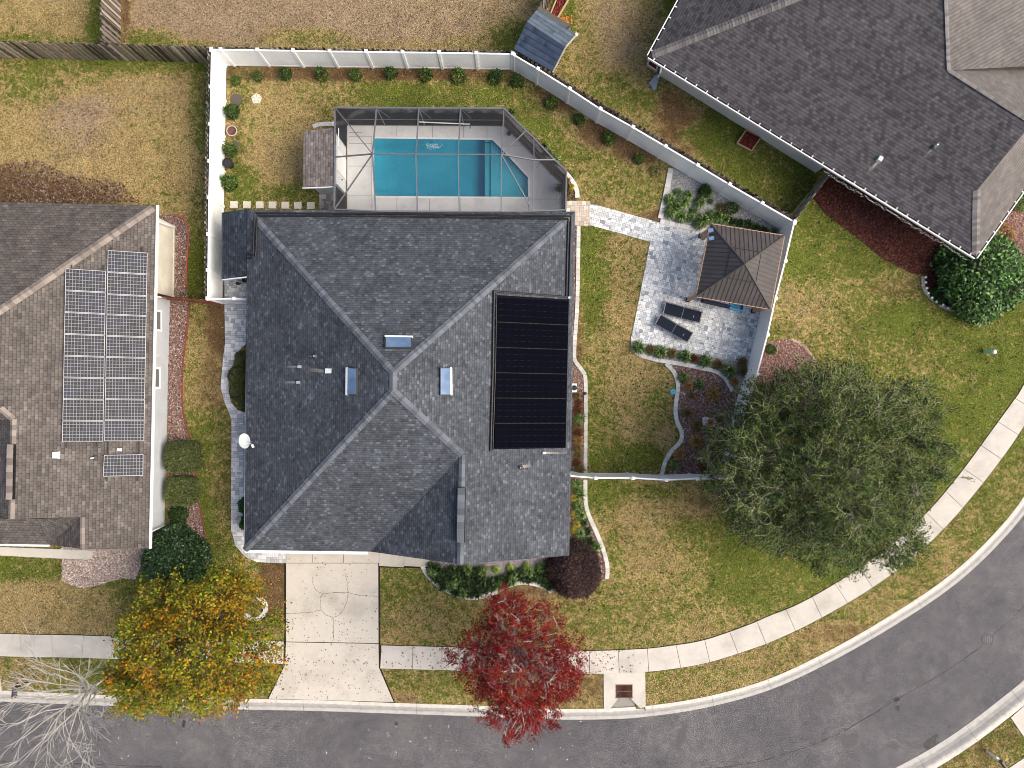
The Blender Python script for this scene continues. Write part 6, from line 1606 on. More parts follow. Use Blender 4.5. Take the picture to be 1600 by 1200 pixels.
pot(387,437.5,0.19,0.35, "larger black pot tucked under the west eave")
pot(795.5,210,0.11,0.18, "small dark pot on the deck at the slanted corner of the pool screen", 'deck')

# sprinkler valve cover, splash of orange, utility marker
vc = root("valve_cover", P(1051,612), "turquoise valve cover in the lawn beside the winding edging", "valve cover")
c = P(1051.5,612); MB().lathe([(0.15,0),(0.15,0.04),(0.12,0.055),(0.0001,0.06)], (c.x,c.y,0), 18).build("cover", M_TURQ, vc); MB().box((c.x,c.y,0.063), (0.06,0.02,0.02)).build("finger_grip", M_NAVY, vc)
um = root("utility_marker", P(1547,549), "pale mint capsule shaped utility marker standing in the east lawn", "marker post")
MB().tube([P(1538,549,0.02), P(1540,549,0.10), P(1552,549.7,0.75)], [0.085,0.10,0.10], 10).build("post", m_plain("mint_plastic", (0.42,0.72,0.62), 0.5), um)
c = P(1554,549.8,0.78); MB().lathe([(0.11,-.06),(0.12,0.0),(0.09,0.06),(0.0001,0.09)], tuple(c), 14).build("cap", M_WHITE, um)
pl_ = root("planter", P(1105,659), "square white block with a round planter of rusty orange leaves in the mulch bed", "planter")
c = P(1101,658); MB().box((c.x,c.y,.14), (0.32,0.42,0.28)).build("block", m_plain("white_concrete", (0.62,0.60,0.57), 0.8), pl_)
c = P(1110,660); MB().lathe([(0.16,0),(0.22,0.3),(0.24,0.32),(0.19,0.32),(0.0001,0.27)], (c.x,c.y,0), 18).build("pot", m_plain("cream_pot", (0.55,0.42,0.32), 0.7), pl_)
hb = root("utility_box", P(896,606), "white box with a dark coil beside the east wall", "utility box")
c = P(896.5,606); MB().box((c.x,c.y,.2), (0.26,0.46,0.4)).build("box", M_WHITE, hb); MB().lathe([(0.12,0.4),(0.14,0.44),(0.0001,0.45)], (c.x,c.y,0), 14).build("coil", M_POT, hb)
sb = root("path_light", P(913.5,615), "small dark garden light on the long stone edging by the east wall", "garden light")
c = P(913.8,614.8); MB().tube([Vector((c.x,c.y,0)), Vector((c.x,c.y,.2))], 0.02).build("stake", M_POT, sb); MB().lathe([(0.075,.19),(0.085,.22),(0.0001,.25)], (c.x,c.y,0), 12).build("lamp_cap", m_plain("dark_maroon_metal", (0.07,0.02,0.02), 0.5), sb)
ff = root("flowers", P(880,30), "cluster of orange flowers beside the blue grey shed", "flowers")
r = np.random.default_rng(5); cpt = np.array(P(879,32,0.15)) + r.normal(size=(120,3))*np.array([.26,.13,.06])
quads_obj("petals", leaf_quads(r, cpt, 0.10, 0.7, 0.6), np.array([(0.75,0.25,0.05)])*r.uniform(.6,1.2,(120,1)), M_CHIP, ff)

# mailboxes and street lamp
def mailbox(px, py, label, ang, post, boxc, door):
    c = P(px, py); rt = root("mailbox", tuple(c), label, "mailbox", rz=0)
    t = Vector((math.cos(ang), math.sin(ang), 0)); n = Vector((-t.y, t.x, 0))
    MB().box(c + Vector((0,0,.55)), (0.11,0.11,1.1), rz=ang).build("post", post, rt)
    MB().beam(c - t*0.30 + Vector((0,0,1.06)), c + t*0.42 + Vector((0,0,1.06)), 0.1, 0.09).build("support_arm", post, rt)
    mb = MB(); L_ = 0.52; ring0 = []; a = c + t*0.16 + Vector((0,0,1.12))
    prof = [(-.085,0),(.085,0),(.085,.12)] + [(.085*math.cos(PI*k/8), .12+.085*math.sin(PI*k/8)) for k in range(1,8)] + [(-.085,.12)]
    r0 = [a - t*L_/2 + n*x + Vector((0,0,z)) for x, z in prof]; r1_ = [a + t*L_/2 + n*x + Vector((0,0,z)) for x, z in prof]
    for k in range(len(prof)): j = (k+1) % len(prof); mb.face([r0[k], r1_[k], r1_[j], r0[j]])
    mb.face(r0[::1]); mb.face(r1_[::-1]); mb.build("box", boxc, rt)
    MB().box(a + t*(L_/2+.008) + Vector((0,0,.09)), (0.015,0.16,0.17), rz=ang).build("door", door, rt)
    MB().box(a + n*.1 + t*.05 + Vector((0,0,.16)), (0.03,0.012,0.14), rz=ang).build("flag", m_plain("red_flag", (0.4,0.03,0.02), .5) if not bpy.data.materials.get("red_flag") else bpy.data.materials["red_flag"], rt)
mailbox(1541,1173, "white post mailbox with a dark box on the dry verge at the bottom right corner", R(-52), M_WHITE, m_plain("plum_grey_metal", (0.06,0.04,0.055), 0.4, 0.5), M_WHITE)
mailbox(382,1082, "brown mailbox on a wooden post at the kerb under the orange tree", R(-92), m_plain("brown_post_wood", (0.14,0.06,0.035), 0.8), m_plain("brown_metal_box", (0.13,0.07,0.045), 0.5), M_BLACKP)
mailbox(47,1063, "black mailbox with a pale side on a black post at the bottom left kerb", R(-95), M_BLACKP, m_plain("blue_black_metal", (0.025,0.03,0.05), 0.4, 0.5), m_plain("pale_mailbox_door", (0.5,0.5,0.5), 0.5))

# ================================================================== plants
M_LEAF = m_attr("leaves", 0.7, 0.10, trans=0.22)
M_LEAFG = m_attr("glossy_leaves", 0.4, 0.4, trans=0.12)
M_BARK = m_plain("brown_bark", (0.13,0.10,0.075), 0.95, 0.1, var=0.3, scale=8)
M_BARKP = m_plain("pale_grey_bark", (0.42,0.385,0.36), 0.95, 0.1, var=0.2, scale=6)
M_BARKW = m_plain("bleached_grey_bark", (0.50,0.48,0.44), 0.95, 0.1, var=0.2, scale=6)
def pal(r, cols, n, lo=.7, hi=1.3):
    cols = np.array(cols); return cols[r.integers(0, len(cols), n)] * r.uniform(lo, hi, (n,1))

def shrub_mesh(name, R_, Hh, n, size, cols, seed, lumps=7, amp=.26, flat=.35, power=2.0, mat=M_LEAF, aspect=.55, core=True, shell=.55):
    """returns (crown mesh, stem mesh) centred on the origin"""
    r = np.random.default_rng(seed)
    d = r.normal(size=(n,3)); d /= np.linalg.norm(d,axis=1)[:,None]; d[:,2] = np.abs(d[:,2])*1.0
    L = r.normal(size=(lumps,3)); L[:,2] = np.abs(L[:,2]); L /= np.linalg.norm(L,axis=1)[:,None]
    dot = (d @ L.T).max(1); rad = (shell + (1-shell)*r.uniform(0,1,n)**.45) * (1.04-amp + amp*np.clip((dot-.6)/.4,0,1)) * (1 + .05*r.normal(size=n))
    if power > 2.01:
        m = (np.abs(d[:,0])**power + np.abs(d[:,1])**power + np.abs(d[:,2])**power)**(1/power); d = d / m[:,None]; rad = (.86+.14*r.uniform(0,1,n)) * (1+.025*r.normal(size=n))
    c = d * rad[:,None] * np.array([R_, R_, Hh]); c[:,2] = np.maximum(c[:,2], 0.04)
    out = d + r.normal(size=(n,3))*.5
    v = leaf_quads(r, c, size, aspect, flat, along=out)
    lump_id = (d @ L.T).argmax(1); tone = r.uniform(.8,1.2,lumps)[lump_id][:,None]
    C = pal(r, cols, n, .75, 1.3) * tone
    ob = quads_obj(name + "_foliage", v, C, mat); me = ob.data; bpy.data.objects.remove(ob)
    mb = MB(); rr = random.Random(seed)
    for k in range(6):
        a = rr.uniform(0,6.28); mb.tube([Vector((0,0,0)), Vector((math.cos(a)*R_*.25, math.sin(a)*R_*.25, Hh*.4)), Vector((math.cos(a)*R_*.6, math.sin(a)*R_*.6, Hh*.75))], [.018,.012,.005], 5)
    so = mb.build("s", M_BARK); sm = so.data; bpy.data.objects.remove(so)
    return me, sm
def place_shrub(ms, x, y, label, group, k=1.0, rz=0.0, cat="shrub", name="shrub", z=0.0, kx=1.0):
    c = P(x, y, 0)
    rt = bpy.data.objects.new(name, None); COL.objects.link(rt); rt.location = (c.x, c.y, z); rt.rotation_euler.z = rz; rt.scale = (k*kx, k, k)
    tag(rt, label, cat, group)
    for nm, me in (("foliage", ms[0]), ("stem", ms[1])):
        o = bpy.data.objects.new(nm, me); COL.objects.link(o); o.parent = rt
    return rt
GRN = [(0.035,0.075,0.016),(0.055,0.11,0.022),(0.085,0.15,0.034),(0.015,0.035,0.010),(0.15,0.21,0.055)]
GRD = [(0.022,0.055,0.014),(0.038,0.085,0.02),(0.065,0.12,0.032),(0.012,0.028,0.009)]
sh = [shrub_mesh("s%d" % i, .40, .72, 420, .105, [GRN,GRD,GRN][i], 20+i) for i in range(3)]
ORD = ["first","second","third","fourth","fifth","sixth","seventh","eighth","ninth","tenth","eleventh","twelfth"]
rr = random.Random(2)
# pixel positions are crown centres (about 0.4 m up)
for i, (x, y, k) in enumerate([(399,115,.75),(444,113,.95),(500,113,1.0),(553,113,.9),(609,112,.95),(666,113,1.05),(716,116,1.05),(774,117,1.05),(810,124,1.05)]):
    place_shrub(sh[i%3], 800+(x-800)*.988, 600+(y-600)*.988, "%s young green shrub from the left along the rear white fence" % ORD[i], "shrubs along the rear white fence", k, rr.uniform(0,6.28))
for i, (x, y, k) in enumerate([(862,158,.95),(905,184,.85),(951,214,.98),(1000,245,.8),(1102,296,.95),(1147,323,1.0)]):
    place_shrub(sh[i%3], 800+(x-800)*.988, 600+(y-600)*.988, "%s dark green shrub eastward from the shed along the diagonal white fence" % ORD[i], "shrubs along the diagonal white fence", k, rr.uniform(0,6.28))
place_shrub(shrub_mesh("pale", .38,.5,200,.11,[(0.30,0.27,0.10),(0.22,0.22,0.08),(0.16,0.10,0.05)],31), 800+(1028-800)*.99, 600+(266-600)*.99, "pale yellowish thin shrub beside the upper gravel bed", "shrubs along the diagonal white fence", .9)
for i, (x, y, k, lab) in enumerate([(364,122,.72,"small light green shrub in the corner of the back yard"),(360.5,173,1.12,"full dark shrub below the large round stone at the west fence"),(357.5,233,1.08,"bushy green shrub between the brown bowl and the black pot"),(355.5,284,1.18,"broad green shrub below the black pot at the west fence")]):
    place_shrub(sh[i%3], 800+(x-800)*.988, 600+(y-600)*.988, lab, "shrubs along the west white fence", k, rr.uniform(0,6.28))

# large shrubs
OLV = [(0.045,0.078,0.014),(0.08,0.115,0.02),(0.018,0.034,0.007),(0.17,0.18,0.045),(0.07,0.075,0.02)]
bxm = shrub_mesh("box", .92, 1.15, 9000, .085, OLV, 41, power=4.5, mat=M_LEAFG)
bxm2 = shrub_mesh("box2", .92, 1.05, 9000, .085, OLV, 42, power=4.5, mat=M_LEAFG)
place_shrub(bxm, 291,712, "upper clipped square bush beside the west house wall", "clipped square bushes", .90, kx=1.04)
place_shrub(bxm2, 289,765, "lower clipped square bush beside the west house wall", "clipped square bushes", .83, kx=1.08)
place_shrub(shrub_mesh("low", .55,.6,1500,.09,GRD,43), 281,804, "small loose dark bush below the two clipped square bushes", "large bushes by the west house", 1.0)
place_shrub(shrub_mesh("round", 1.68,2.0,16000,.13,[(0.028,0.066,0.022),(0.045,0.10,0.03),(0.07,0.135,0.042),(0.018,0.038,0.014)],44,lumps=16,mat=M_LEAFG,shell=.8), 283,868, "large round glossy dark green bush at the corner of the west house", "large bushes by the west house", 1.0)
PUR = [(0.050,0.030,0.030),(0.075,0.047,0.045),(0.032,0.018,0.020),(0.11,0.075,0.068)]
place_shrub(shrub_mesh("purple", 1.55,1.5,15000,.10,PUR,45,lumps=14,shell=.84), 898,886, "large round dark purple brown bush at the south-east corner of the middle house", "large bushes by the middle house", .98, kx=.98)
place_shrub(shrub_mesh("holly", 2.35,2.2,15000,.20,[(0.05,0.125,0.026),(0.09,0.20,0.04),(0.15,0.28,0.065),(0.02,0.045,0.012),(0.04,0.08,0.02)],46,lumps=22,mat=M_LEAFG,shell=.55,amp=.5), 1520,436, "big spreading leafy green bush at the corner of the grey roofed house", "large bushes by the north-east house", 1.0, kx=1.0)
place_shrub(shrub_mesh("holly2", .9,.8,2500,.12,GRD,47,shell=.6), 1466,462, "low dark plant in the mulch beside the big spreading bush", "large bushes by the north-east house", .6)
hed = shrub_mesh("hedge", .6, 1.0, 3600, .09, [(0.055,0.075,0.02),(0.09,0.11,0.028),(0.15,0.13,0.03),(0.03,0.045,0.014)], 48, lumps=9, mat=M_LEAFG, shell=.75)
for i, (x, y, k) in enumerate([(381,562,.75),(377,588,.95),(378,612,.9),(384,632,.6)]):
    place_shrub(hed, x, y, "%s mounded olive bush from the top along the middle house west wall" % ORD[i], "bushes against the west wall of the middle house", k, i*1.3)
place_shrub(shrub_mesh("wg", .5,.8,1600,.12,[(0.035,0.10,0.035),(0.06,0.15,0.05),(0.02,0.06,0.02)],49), 388,790, "upper bright green plant beside the west wall near the front corner", "bushes against the west wall of the middle house", 1.0)
place_shrub(shrub_mesh("wg2", .5,.8,1600,.12,[(0.035,0.10,0.035),(0.06,0.15,0.05),(0.02,0.06,0.02)],50), 389,815, "lower bright green plant beside the west wall near the front corner", "bushes against the west wall of the middle house", .9)

# grassy clumps
def clump_mesh(Rr, n, cols, seed, w=.018, hgt=.35):
    r = np.random.default_rng(seed); a = r.uniform(0,2*PI,n); L = Rr*r.uniform(.55,1.1,n); h = hgt*r.uniform(.6,1.1,n)
    d = np.stack([np.cos(a), np.sin(a)],1); s = np.stack([-np.sin(a), np.cos(a)],1)*w
    b0 = r.normal(size=(n,2))*Rr*.10
    def q(f, z, ww): return np.concatenate([b0 + d*(L*f)[:,None] + s*ww, z[:,None]],1)
    V = []; C = pal(r, cols, n)
    for (f0,z0,w0),(f1,z1,w1) in (((0,0*h,1),(.45,h,1)),((.45,h,1),(1.0,h*.45,.15))):
        V.append(np.stack([q(f0,z0,w0), q(f0,z0,-w0), q(f1,z1,-w1), q(f1,z1,w1)],1))
    ob = quads_obj("c", np.concatenate(V), np.concatenate([C,C]), M_LEAF); me = ob.data; bpy.data.objects.remove(ob); return me
def clump(me, x, y, label, group, k=1.0, cat="grass clump", name="grass_clump"):
    c = P(x, y, 0.01); o = bpy.data.objects.new(name, me); COL.objects.link(o); o.location = c; o.rotation_euler.z = rr.uniform(0,6.28); o.scale = (k,k,k*rr.uniform(.85,1.15)); return tag(o, label, cat, group)
LIR = [(0.10,0.19,0.045),(0.18,0.27,0.08),(0.30,0.36,0.15),(0.055,0.10,0.03)]
LIRD = [(0.016,0.036,0.014),(0.03,0.065,0.022),(0.055,0.095,0.035),(0.14,0.18,0.08)]
cm = [clump_mesh(.40, 120, LIR, 60+i, .026) for i in range(3)]; cd = [clump_mesh(.33, 110, LIRD, 70+i, .018, .28) for i in range(3)]; cdry = clump_mesh(.38, 240, [(0.42,0.26,0.10),(0.30,0.17,0.06),(0.50,0.34,0.15),(0.20,0.11,0.04)], 80, .014, .3)
cbrn = clump_mesh(.34, 170, [(0.22,0.17,0.07),(0.14,0.13,0.05),(0.28,0.15,0.06),(0.10,0.12,0.04)], 81, .02, .3); cred = clump_mesh(.33, 170, [(0.16,0.05,0.03),(0.25,0.09,0.04),(0.10,0.06,0.03)], 82, .02, .3); clime = clump_mesh(.24, 130, [(0.25,0.38,0.06),(0.38,0.48,0.12),(0.16,0.28,0.05)], 83, .026, .22)
g1 = "green grass clumps in the upper gravel bed"
for i, (x, y, k, t) in enumerate([(1046,314,1.0,0),(1056,325,1.1,0),(1066,318,1.1,0),(1047,333,1.05,0),(1063,340,1.0,1),(1078,340,.85,1),(1093,317,.95,0),(1106,302,.7,1),(1095,345,1.15,0),(1110,340,1.0,0),(1120,340,1.05,0),(1132,344,.95,0),(1143,348,1.0,3),(1155,350,1.0,3),(1168,352,1.0,3),(1180,357,1.0,3),(1192,361,.9,3),(1125,325,.8,2),(1110,316,.5,0),(1083,330,.7,0),(1075,306,.75,0),(1058,302,.7,1),(1207,362,.6,0),(1090,352,.8,0),(1132,336,.7,2)]):
    clump([cm[i%3], cm[(i+1)%3], cbrn, cd[i%3]][t], x, y, "%s grass clump of the upper gravel bed, counted from its %s end" % ((ORD + ["thirteenth"])[i if i < 13 else 0], "west") if i < 13 else "%s tuft, %s from the west at the gazebo end of the upper gravel bed" % (["green","bright green","brownish","dark green"][t], ORD[i-13]), g1, k)
for i, (x, y, t) in enumerate([(997,543,0),(1016,547,2),(1031,551,0),(1049,552,2),(1068,556,0),(1084,560,3),(1101,565,0),(1121,570,2),(1137,579,0),(1159,580,2),(1146,596,1),(1158,566,2)]):
    clump([cm[i%3], cdry, cbrn, cred][t], x, y, "%s %s clump from the west in the flower strip below the patio" % (ORD[i], ["bright green","straw coloured","yellow brown","reddish"][t]), "clumps in the strip below the patio", [1.05,.8,.95,.85][t])
for i, (x, y, k, t, lab) in enumerate([(1066,589,.85,0,"dark green clump at the top of the brown mulch bed"),(1091,600,.85,0,"bright green clump right of a straw tuft in the brown mulch bed"),(1075,602,.75,1,"small straw coloured tuft near the top of the brown mulch bed"),(1113,616,1.25,1,"wide straw coloured tuft in the middle of the brown mulch bed"),
        (1086,690,1.2,1,"straw coloured tuft above the lower end of the brown mulch bed"),(1061,709,1.0,1,"golden brown tuft beside the bend of the winding edging"),(1051,726,.85,0,"bright green clump at the foot of the brown mulch bed"),(1088,664,1.0,2,"dull green brown tuft left of the white block"),(1072,645,.9,2,"dull olive tuft along the winding edging"),(1080,618,.7,2,"faint olive tuft below the small straw tuft"),(1100,728,1.0,3,"reddish twiggy tuft near the south fence run"),(1118,700,1.0,3,"reddish tuft at the edge of the big green crown")]):
    clump([cm[i%3], cdry, cbrn, cred][t], x, y, lab, "clumps in the brown mulch bed", k)
# strip along the east wall
for i in range(11):
    y = 618 + i*11.6; t = [2,3,3,0,2,3,1,2,2,3,2][i]
    clump([cm[0], cdry, cbrn, cred][t], 903 + rr.uniform(-2,3), y, "%s %s clump from the top along the east wall north of the white fence" % (ORD[i], ["green","straw coloured","olive brown","rusty red"][t]), "clumps along the east wall", rr.uniform(.75,1.0))
cyel = clump_mesh(.26, 130, [(0.50,0.36,0.05),(0.38,0.30,0.05),(0.22,0.26,0.05)], 84, .028, .25)
for i, (x, y, t) in enumerate([(901,757,0),(905,772,0),(896,778,4),(903,790,0),(898,803,4),(907,803,0),(901,818,4),(912,815,5),(905,832,0),(918,830,5),(897,829,4),(911,845,5),(923,846,5),(930,855,0)]):
    clump([cm[i%3], cdry, cbrn, cred, cyel, cd[i%3]][t], x, y, "%s %s clump %s the south-east corner bed below the white fence" % ((ORD+["last","hindmost"])[i], {0:"green",4:"yellow",5:"dark green"}[t], "in"), "clumps in the south-east corner bed", .9)
# front flower bed: dark mondo grass row, lime rosettes
i = 0
pts_ = []
for k in range(60):
    pts_.append(None)
front = [(676,893),(686,889),(697,892),(708,888),(719,892),(731,889),(742,893),(682,903),(693,904),(704,901),(716,904),(728,902),(740,904),(752,901),(695,914),(706,914),(717,915),(729,914),(741,914),(711,924),(722,925),(734,926),(746,924),(757,920),(768,917),(779,913),(790,909),(766,909),(778,904),(789,901),(801,905),(802,897),(813,901),(814,893),(825,903),(825,894),(836,904),(837,895),(848,909),(848,898),(846,886),(858,905),(755,912),(858,915),(676,883),(753,890)]
for i, (x, y) in enumerate(front):
    row = "upper" if y < 897 else ("middle" if y < 908 else "lower")
    clump((cd[i%3] if (i*7)%5 else cm[i%3]), x+rr.uniform(-1.5,1.5), y+rr.uniform(-1.5,1.5), "dark green tuft in the %s rows of the front flower bed" % row, "dark green tufts in the %s rows of the front flower bed" % row, rr.uniform(.9,1.15))
for i, (x, y) in enumerate([(775,889),(797,886.5),(822,884)]):
    clump(clime, x, y, ["left","middle","right"][i] + " lime green rosette in the grey gravel of the front flower bed", "lime green rosettes", 1.0, "plant", "rosette_plant")
# plants outside the pool screen, potted plant on the deck
for i in range(9):
    x = 580 + i*24; clump(cd[i%3], x, 184, "%s dark clump from the left in the bed behind the pool screen" % ORD[i], "clumps behind the pool screen", 1.25)
for i, (x, y) in enumerate([(800,177),(850,230),(858,241),(868,252),(886,284),(893,293),(889,303)]):
    clump([cd[0],cd[1],cd[2],cm[0],cbrn,cyel,cbrn][i], x, y, "%s clump counted from the rear in the narrow bed along the slanted pool screen" % ORD[i], "clumps along the slanted pool screen", .7)
rt, c = pot(874,297,0.17,0.32, "dark pot with a small leafy plant on the pool deck near its east corner", 'deck')
r = np.random.default_rng(9); cp = np.array([c.x,c.y,.48]) + r.normal(size=(160,3))*np.array([.12,.12,.07]); quads_obj("foliage", leaf_quads(r, cp, .1, .5, .4), pal(r, GRD, 160), M_LEAF, rt)
r = np.random.default_rng(19); cp = np.array(P(1110,660,.36)) + r.normal(size=(130,3))*np.array([.10,.10,.05]); quads_obj("foliage", leaf_quads(r, cp, .08, .5, .4), pal(r, [(0.35,0.12,0.03),(0.2,0.06,0.02),(0.5,0.25,0.08)], 130), M_LEAF, pl_)
# odd plants round the other beds
place_shrub(sh[0], 1203,546, "small dark green shrub against the east side of the white fence", "small shrubs near the big green tree", .75)
place_shrub(shrub_mesh("rs", .7,.5,900,.1,[(0.45,0.16,0.08),(0.30,0.20,0.06),(0.15,0.2,0.06),(0.5,0.3,0.2)],52), 1565,368, "reddish low shrub beyond the corner gutter of the grey house", "small shrubs by the grey house", 1.0)
place_shrub(shrub_mesh("rs2", .7,.6,900,.11,[(0.12,0.25,0.05),(0.2,0.33,0.08),(0.06,0.12,0.03)],53), 1592,315, "bright green shrub at the right edge by the grey house", "small shrubs by the grey house", .8)

# ================================================================== trees
def tubes_obj(name, segs, mat, parent, n=5):
    """segs: list of polylines (points (k,3), radii (k,))"""
    V = []; F = []; base = 0
    for pts, rad in segs:
        k = len(pts); d = np.gradient(pts, axis=0); d /= np.linalg.norm(d,axis=1)[:,None] + 1e-9
        ref = np.where(np.abs(d[:, :1]) < .9, np.array([[1.,0,0]]), np.array([[0,1.,0]])); u = np.cross(d, ref); u /= np.linalg.norm(u,axis=1)[:,None]; w = np.cross(d,u)
        a = 2*PI*np.arange(n)/n
        ring = pts[:,None] + (u[:,None]*np.cos(a)[None,:,None] + w[:,None]*np.sin(a)[None,:,None])*rad[:,None,None]
        V.append(ring.reshape(-1,3)); i = np.arange(k-1)[:,None]*n + np.arange(n)[None]; j = np.arange(k-1)[:,None]*n + (np.arange(n)[None]+1) % n
        F.append(np.stack([i, j, j+n, i+n], -1).reshape(-1,4) + base); base += k*n
    V = np.concatenate(V) - np.array(ORG.get(parent.name, Vector((0,0,0)))); F = np.concatenate(F)
    me = bpy.data.meshes.new(name); me.vertices.add(len(V)); me.loops.add(len(F)*4); me.polygons.add(len(F))
    me.vertices.foreach_set("co", V.astype(np.float32).ravel()); me.loops.foreach_set("vertex_index", F.astype(np.int32).ravel()); me.polygons.foreach_set("loop_start", np.arange(0,len(F)*4,4,dtype=np.int32)); me.update(calc_edges=True)
    return finish(me, name, mat, parent, True)

def grow_tree(seed, base, top, centre, rad, n1, n2, n3, n4, r0, up=.35, droop=.0, wander=.10, twig=.7, l1=1.0, step=.22):
    """limbs of four orders inside an ellipsoid; returns (trunk segs, limb segs, twigs (p, d))"""
    r = np.random.default_rng(seed); C = np.array(centre, float); RR = np.array(rad, float)
    def inside(p, k=1.0): return (((p-C)/(RR*k))**2).sum() < 1
    def line(p, d, L, ra, rb, drp, step=step):
        m = max(3, int(L/step)); pts = [p.copy()]; d = d/np.linalg.norm(d)
        for i in range(m):
            d = d + r.normal(size=3)*wander; d[2] -= drp*(i/m); d /= np.linalg.norm(d)
            p = p + d*(L/m); pts.append(p.copy())
            if i > 1 and not inside(p, 1.04): break
        pts = np.array(pts); return pts, np.linspace(ra, rb, len(pts))
    trunk = []; limbs = []; twigs = []
    b = np.array(base, float); t = np.array(top, float)
    tp = np.stack([b, b + (t-b)*.35 + r.normal(size=3)*.04, b + (t-b)*.7 + r.normal(size=3)*.05, t]); tp[:,2] = [b[2]-.05, b[2]+(t[2]-b[2])*.35, b[2]+(t[2]-b[2])*.7, t[2]]
    trunk.append((tp, np.array([r0*1.35, r0, r0*.9, r0*.72])))
    for i in range(n1):
        a = i*2.39996 + r.uniform(-.25,.25); el = math.asin(min(1.0, (-.05 + 1.05*(i+.5)/n1)))
        tgt = C + RR*np.array([math.cos(a)*math.cos(el), math.sin(a)*math.cos(el), math.sin(el)*.95]) * r.uniform(.85,1.0)
        st = t - np.array([0,0,1])*r.uniform(0,.3)*(t[2]-b[2])
        d = tgt - st; L = np.linalg.norm(d)*l1; d = d/L; d[2] += up
        P1, R1 = line(st, d, L, r0*.5, r0*.10, droop + up*.35)
        limbs.append((P1, R1))
        for j in range(n2):
            k = int(len(P1)*r.uniform(.25,.97)); k = min(k, len(P1)-2); dd = (P1[k+1]-P1[k]); dd /= np.linalg.norm(dd)
            s = r.normal(size=3); s -= dd*(s@dd); s /= np.linalg.norm(s); ang = r.uniform(.45,1.0)
            d2 = dd*math.cos(ang) + s*math.sin(ang); out = P1[k]-C; out /= np.linalg.norm(out/RR.mean())*RR.mean()+1e-9; d2 = d2 + out*.5; d2[2] += .12
            L2 = L*r.uniform(.25,.5)
            P2, R2 = line(P1[k], d2, L2, R1[k]*.6, r0*.045, droop); limbs.append((P2, R2))
            for m in range(n3):
                k2 = min(int(len(P2)*r.uniform(.2,1)), len(P2)-2); de = P2[k2+1]-P2[k2]; de /= np.linalg.norm(de); s = r.normal(size=3); s -= de*(s@de); s /= np.linalg.norm(s); ang = r.uniform(.4,.95)
                P3, R3 = line(P2[k2], de*math.cos(ang)+s*math.sin(ang), L2*r.uniform(.3,.6)+.25, R2[k2]*.6, r0*.022, droop*1.3); limbs.append((P3, R3))
                for q in range(n4):
                    k3 = min(int(len(P3)*r.uniform(.15,1)), len(P3)-2); df = P3[k3+1]-P3[k3]; df /= np.linalg.norm(df); s = r.normal(size=3); s -= df*(s@df); s /= np.linalg.norm(s); ang = r.uniform(.35,.95)
                    twigs.append((P3[k3], df*math.cos(ang)+s*math.sin(ang) - np.array([0,0,droop*.5]), twig*r.uniform(.55,1.25)))
    return trunk, limbs, twigs
def fill_crown(seed, limbs, twigs, centre, rad, M, per, r1=.012, inner=.6, twig=.55, droop=.1, amp=.09):
    """extra side branches so that foliage reaches every part of the crown"""
    r = np.random.default_rng(seed); C = np.array(centre, float); RR = np.array(rad, float)
    N = np.concatenate([p[len(p)//3:] for p, q in limbs]); d = r.normal(size=(M,3)); d /= np.linalg.norm(d,axis=1)[:,None]; d[:,2] = np.where(d[:,2] < -.35, -d[:,2], d[:,2])
    lob = 1 + amp*np.sin(d[:,0]*7+seed) + amp*np.sin(d[:,1]*8+1) + amp*.8*np.sin(d[:,2]*9+d[:,0]*3) + r.normal(size=M)*.03
    T_ = C + d*RR*((inner + (1-inner)*r.uniform(0,1,M)**.6)*lob)[:,None]*.93
    new = []
    for t in T_:
        # nearest node that lies more towards the middle of the tree
        dist = ((N - t)**2).sum(1) + .6*np.maximum(0, (((N-C)/RR)**2).sum(1) - (((t-C)/RR)**2).sum()); p = N[int(dist.argmin())]; v = t - p; L = np.linalg.norm(v)
        if L < .15: continue
        mid = p + v*.5 + r.normal(size=3)*.05*L + np.array([0,0,.06*L]); pts = np.stack([p, mid, t]); new.append((pts, np.array([r1, r1*.8, r1*.5])))
        o = (t-C)/RR; o /= np.linalg.norm(o)+1e-9
        for k in range(per):
            s = r.normal(size=3)*.75; twigs.append((mid + (t-mid)*r.uniform(.1,1), v/L*.6 + o*.7 + s - np.array([0,0,droop]), twig*r.uniform(.6,1.25)))
    limbs += new
def leaves_on(seed, twigs, per, size, aspect, flat, cols, spread=.09, cl=None, mottle=None, jit=.6):
    r = np.random.default_rng(seed); P0 = np.array([t[0] for t in twigs]); D = np.array([t[1] for t in twigs]); D /= np.linalg.norm(D,axis=1)[:,None]; L = np.array([t[2] for t in twigs])
    n = len(P0); idx = np.repeat(np.arange(n), per); f = r.uniform(.1,1.05,n*per)
    c = P0[idx] + D[idx]*(L[idx]*f)[:,None] + r.normal(size=(n*per,3))*spread; c[:,2] -= .08*f**2*L[idx]
    v = leaf_quads(r, c, size, aspect, flat, along=D[idx], jit=jit)
    tw = r.integers(0, len(cols), n); base = np.array(cols)[np.where(r.uniform(size=n*per) < .65, tw[idx], r.integers(0,len(cols),n*per))]
    C = base * r.uniform(.75,1.25,(n*per,1)) * r.uniform(.75,1.2,n)[idx][:,None]
    if mottle is not None: C = mottle(c, C, r)
    return v, C
def twig_segs(twigs, r0, r1, keep=1.0, seed=1):
    r = np.random.default_rng(seed); out = []
    for p, d, L in twigs:
        if r.uniform() > keep: continue
        d = d/np.linalg.norm(d); q = p + d*L*.5 + r.normal(size=3)*.03; e = p + d*L + r.normal(size=3)*.06 - np.array([0,0,.08*L]); out.append((np.stack([p,q,e]), np.array([r0,(r0+r1)/2,r1])))
    return out

